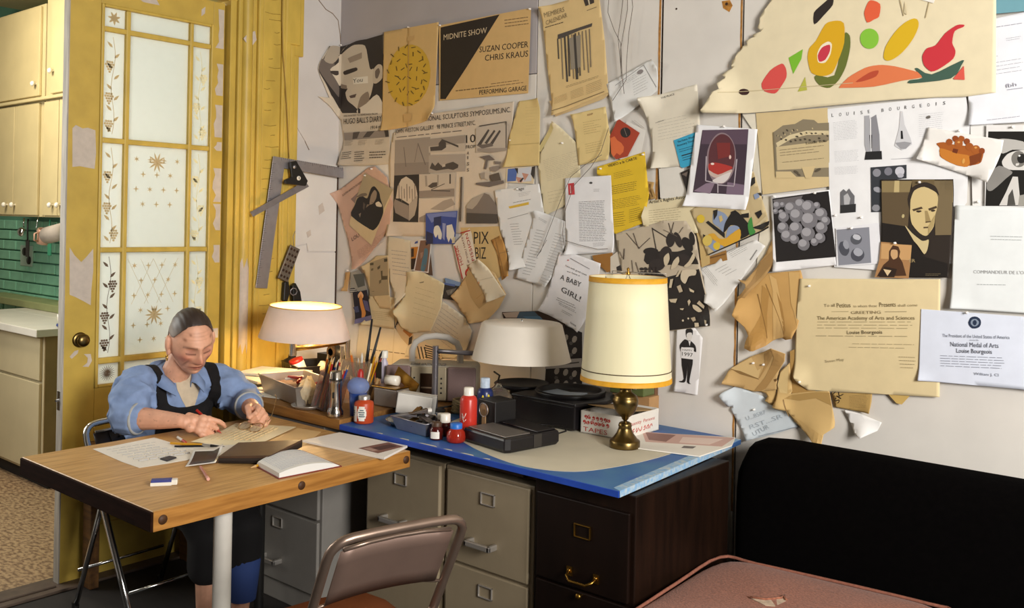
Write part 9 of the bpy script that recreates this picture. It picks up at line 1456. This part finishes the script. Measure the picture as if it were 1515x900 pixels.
['sheet','torn tan strip hanging between the two crumpled scraps','paper scrap',[-1497,957,-1437,971,-1430,942,-1445,914,-1473,928,-1464,946,-1478,955],3,'C4A268',[],[(-1461,930,.02,.04)],[]],
['sheet','brown folded scrap behind the lower corner of the bronze seal certificate','paper scrap',[-1386,1114,-1367,1124,-1364,1023,-1344,996,-1288,986,-1374,967,-1381,974],4,'B08A4E',[],[],[]],
['clipping','tan newspaper clipping with bold marker letters','clipping',[-1235,989,-1098,1003,-1101,937,-1146,937,-1222,940],3,'B8975A',[('2A2014','SK',-1211,953,-1193,990,18.5),('b','7A6238',-1174,984,-1111,999,-1173,938,9,.3,5,.1),('2A2014',-1229,982,-1220,993,-1222,994,-1231,984)],[(-1101,937,.02,.05)],[]],
['sheet','small tan corner poking out under the bronze seal certificate','paper scrap',[-1045,1008,-976,1012,-1001,980,-1018,982],4,'CBAA62',[],[],[]],
['sheet','white curled slip under the tan clipping','slip',[-1192,935,-1134,930,-1065,911,-1077,882,-1124,854,-1149,864],3,'EBE9E6',[],[(-1122,854,.04,.07)],[]],
['card','narrow white card of a person in a suit holding a 1997 sign','card',[-1843,1164,-1767,1166,-1731,1128,-1749,911,-1849,913,-1849,1065],4,'E2E0E0',[('~1E1B1C',-1804,1150,-1790,1162,-1774,1155,-1774,1136,-1782,1139,-1794,1138,-1800,1124),('~D8D4D0',-1800,1133,-1794,1142,-1778,1144,-1776,1127,-1783,1113,-1795,1114),('~1E1B1C',-1829,1091,-1808,1116,-1791,1112,-1782,1113,-1761,1097,-1757,1074,-1767,1075,-1769,1088,-1821,1083,-1824,1067),('E2E0E0',-1791,1111,-1781,1112,-1785,1092),('~1E1B1C',-1820,1043,-1770,1048,-1784,959,-1775,950,-1794,954,-1791,1020,-1800,957,-1820,950,-1828,954,-1808,965),('E6E4E4',-1821,1085,-1767,1085,-1768,1043,-1822,1043),('5A5656','HAPPY',-1816,1072,-1773,1073,7.2),('2A2828','1997',-1817,1053,-1771,1052,15.5)],[(-1849,913,.01,.04)],[]],
['note','white handwritten note announcing a baby girl','note',[-2412,1428,-2330,1423,-2199,1389,-2226,1248,-2297,1100,-2508,1174,-2469,1261],7,'E4E2E4',[('5A5456','here with great news',-2378,1370,-2269,1335,8.0),('5A5456','we have a',-2370,1347,-2303,1331,7.4),('1A1718','A BABY',-2405,1314,-2298,1286,23.0),('1A1718','GIRL!',-2400,1263,-2300,1226,24.3),('b','5A5456',-2418,1236,-2314,1206,-2428,1220,2,.3,4,.25),('b','4A4446',-2410,1216,-2306,1181,-2406,1202,2,.35,5,.25),('b','4A4446',-2391,1186,-2334,1165,-2398,1174,2,.3,6,.25),('5A5456','love',-2347,1132,-2312,1121,8.5),('B85A5A',-2359,1396,-2360,1395,-2361,1394,-2362,1393,-2364,1393,-2366,1393,-2368,1394,-2369,1395,-2370,1396,-2369,1397,-2368,1398,-2366,1398,-2364,1399,-2362,1399,-2361,1398,-2360,1397),('8A8486',-2355,1404,-2253,1363,-2252,1365,-2353,1406)],[(-2508,1174,.02,.07),(-2297,1100,.02,.06)],[]],
['card','brown card scrap behind the red logo letter','card',[-2250,1420,-2150,1435,-2141,1364,-2174,1354,-2243,1401],3,'9A6A30',[],[],[]],
['card','pale photo edge behind the tall cactus print','photo',[-2159,1418,-2117,1447,-2081,1299,-2157,1322],3,'D0C6B6',[('2A2220',-2129,1378,-2109,1387,-2099,1352,-2125,1354)],[],[]],
['sheet','tan rolled paper edge right of the yellow flyer','paper strip',[-1996,1724,-1958,1719,-1948,1655,-1978,1650],4,'B8935A',[('7A5A30',-1980,1713,-1966,1660,-1960,1661,-1974,1714)],[(-1958,1692,.02,.03)],[]],
['print','black and white striped print of bands behind the radio handle','print',[-3274,949,-3224,970,-3109,934,-3104,902,-3272,868],3,'DCCBB0',[('1A1614',-3273,942,-3253,882,-3245,884,-3266,944),('1A1614',-3250,942,-3230,886,-3222,888,-3242,944),('1A1614',-3227,943,-3207,890,-3199,892,-3219,945),('1A1614',-3219,949,-3119,940,-3117,945,-3218,954),('1A1614',-3219,938,-3119,930,-3117,935,-3217,943),('1A1614',-3219,927,-3118,919,-3117,924,-3217,932),('1A1614',-3218,916,-3118,909,-3116,914,-3217,921),('1A1614',-3218,905,-3118,899,-3116,904,-3216,910),('1A1614',-3218,894,-3118,889,-3116,894,-3216,899)],[],[]],
['card','small brown and orange card strip under the curled cream page','card',[-3441,1067,-3407,1080,-3310,1028,-3299,980,-3335,936,-3389,971,-3424,1011],2,'C9B088',[('2A1A12',-3427,1020,-3409,1069,-3414,1069,-3432,1021),('2A1A12',-3420,1031,-3401,1063,-3406,1064,-3424,1032),('2A1A12',-3413,1041,-3394,1056,-3397,1058,-3416,1043),('2A1A12',-3408,1051,-3388,1049,-3387,1053,-3407,1054),('A86A2A',-3367,1026,-3309,998,-3327,980,-3376,1006),('2A2018',-3332,976,-3308,989,-3312,952,-3336,940)],[],[]],
]

M_pin = mat('pin_head', 'E6E2DC', .3)
_pm = {}
def paper_mat(c):
 if c not in _pm: _pm[c] = mat('paper_' + c, c, .8, var=.035, scale=18, translucent=0.0)
 return _pm[c]
def cut_grid(V2, F, step):
 # splits flat polygons along a square grid so that they follow the curl of the sheet
 bm = bmesh.new()
 vs = [bm.verts.new((x, z, 0)) for x, z in V2]
 for f in F:
  try: bm.faces.new([vs[i] for i in f])
  except ValueError: pass
 for ax in (0, 1):
  lo = min(v.co[ax] for v in bm.verts); hi = max(v.co[ax] for v in bm.verts)
  k = math.floor(lo / step) + 1
  while k * step < hi:
   n = Vector((0, 0, 0)); n[ax] = 1; c = n * (k * step)
   bmesh.ops.bisect_plane(bm, geom=bm.verts[:] + bm.edges[:] + bm.faces[:], plane_co=c, plane_no=n, dist=1e-6)
   k += 1
 bm.verts.index_update()
 out = ([(v.co.x, v.co.y) for v in bm.verts], [tuple(v.index for v in f.verts) for f in bm.faces]); bm.free()
 return out
def round_poly(P, k=3):
 # painted shapes have soft outlines: corners eased with a closed spline
 n = len(P); Q = []
 for i in range(n):
  a, b_, c, d = P[i - 1], P[i], P[(i + 1) % n], P[(i + 2) % n]
  for j in range(k):
   t = j / k; Q.append(tuple(b_[m] + .5 * t * (.8 * (c[m] - a[m]) + t * (1.6 * a[m] - 4.4 * b_[m] + 3.6 * c[m] - .8 * d[m] + t * (-.8 * a[m] + 2.4 * b_[m] - 2.4 * c[m] + .8 * d[m]))) for m in (0, 1)))
 return Q
def signed(P): return sum(P[i - 1][0] * P[i][1] - P[i][0] * P[i - 1][1] for i in range(len(P)))
def pairs(f): return [(f[i] / 1000, f[i + 1] / 1000) for i in range(0, len(f) - 1, 2)]
def sheet_thing(name, label, cat, o, k, col, pr, lift, pins, seed):
 P = pairs(o); off = .0015 + k * .0024 + (seed % 5) * .0003
 if signed(P) < 0: P.reverse()                                   # counter-clockwise seen from the room
 L = [(a / 1000, z / 1000, h, r) for a, z, h, r in lift]
 ph = seed * 1.7
 def D(x, z):
  d = off + .0004 * (1 + math.sin(x * 23 + ph) * math.cos(z * 19 + ph))
  for a, c, h, r in L:
   q = 1 - math.hypot(x - a, z - c) / r
   if q > 0: d += h * q * q * (1.6 - .6 * q)
  return d
 def WP(x, z, e=0):                                              # a sheet that reaches the corner turns along the left wall
  xl = XL + .008 + e
  return (x, YW - D(x, z) - e, z) if x > xl else (xl, YW - D(x, z) - e - .8 * (xl - x), z)
 c0 = (sum(p[0] for p in P) / len(P), sum(p[1] for p in P) / len(P))
 org = (c0[0], YW - off, c0[1])
 step = .016 if L else .03
 V, F = cut_grid(P, [tuple(range(len(P)))], step)
 b = MB(); b.add([WP(x, z) for x, z in V], F, smooth=bool(L))
 ob = tag(b.build(name, paper_mat(col), None, origin=org, fix=False, solid=.0006), label, cat)
 rr = random.Random(seed)
 pb, tb = MB(), MB(); lev = 0
 for op in pr:
  lev += 1; e = (.0009 + lev * .00008) if L else (.0004 + lev * .00004)
  if op[0] == 'b':
   _, c, x0, z0, x1, z1, x2, z2, n, fill, sd, rag = op
   r2 = random.Random(sd + seed)
   du = ((x1 - x0) / 1000, (z1 - z0) / 1000); dv = ((x2 - x0) / 1000, (z2 - z0) / 1000)
   VV = []; FF = []
   for i in range(n):
    v0 = i / n; hgt = fill * .62 / n; u = 0; end = 1 - rag * r2.random()
    while u < end:
     wl = min(.05 + r2.random() * .11, end - u)
     q = len(VV)
     for uu, vv in ((u, v0), (u, v0 + hgt), (u + wl, v0 + hgt), (u + wl, v0)):
      VV.append((x0 / 1000 + du[0] * uu + dv[0] * vv, z0 / 1000 + du[1] * uu + dv[1] * vv))
     FF.append((q, q + 1, q + 2, q + 3)); u += wl + .022
   tb.add([WP(x, z, e) for x, z in VV], FF, c)
  elif isinstance(op[1], str):
   c, s, x0, z0, x1, z1, h = op
   tv, tf, wd = text_mesh(s)
   d = Vector((x1 - x0, z1 - z0)) / 1000; sc = d.length / wd; d.normalize(); up = Vector((-d.y, d.x)); hs = h / 730
   pts = [(x0 / 1000 + d.x * x * sc + up.x * y * hs, z0 / 1000 + d.y * x * sc + up.y * y * hs) for x, y in tv]
   tb.add([WP(x, z, e + .0003) for x, z in pts], tf, c)
  else:
   Q = pairs(op[1:])
   if len(Q) < 3: continue
   c_ = op[0]
   if c_[0] == '~': c_ = c_[1:]; Q = round_poly(Q)
   if signed(Q) < 0: Q.reverse()
   QV, QF = cut_grid(Q, [tuple(range(len(Q)))], step)
   pb.add([WP(x, z, e) for x, z in QV], QF, c_)
 for bld, nm in ((pb, 'print'), (tb, 'lettering')):
  if bld.f: bld.build(nm, INK, ob, origin=None, fix=False).location = (-org[0], -org[1], -org[2])
 for (x, z) in pairs(pins):
  pn = MB(); y = YW - D(x, z)
  pn.lathe([(.0045, 0), (.0038, .003), (.002, .005), (.0035, .008), (.0036, .0095), (0, .010)], (x, y, z), 10, (0, -1, 0))
  pn.build('pushpin', M_pin, ob, fix=True).location = (-org[0], -org[1], -org[2])
 return ob
for i_, row in enumerate(PAPERS): sheet_thing(*row, i_)

# things that share a label are told apart by where they stand, counted from the left
ORD = ['first', 'second', 'third', 'fourth', 'fifth', 'sixth', 'seventh', 'eighth', 'ninth', 'tenth']
by = {}
for o in SC.objects:
 if o.parent is None and 'label' in o: by.setdefault(o['label'], []).append(o)
for l, os_ in by.items():
 if len(os_) > 1:
  os_.sort(key=lambda o: o.location.dot(_r))
  for k, o in enumerate(os_): o['label'] = l + ', ' + ORD[k] + ' from the left'
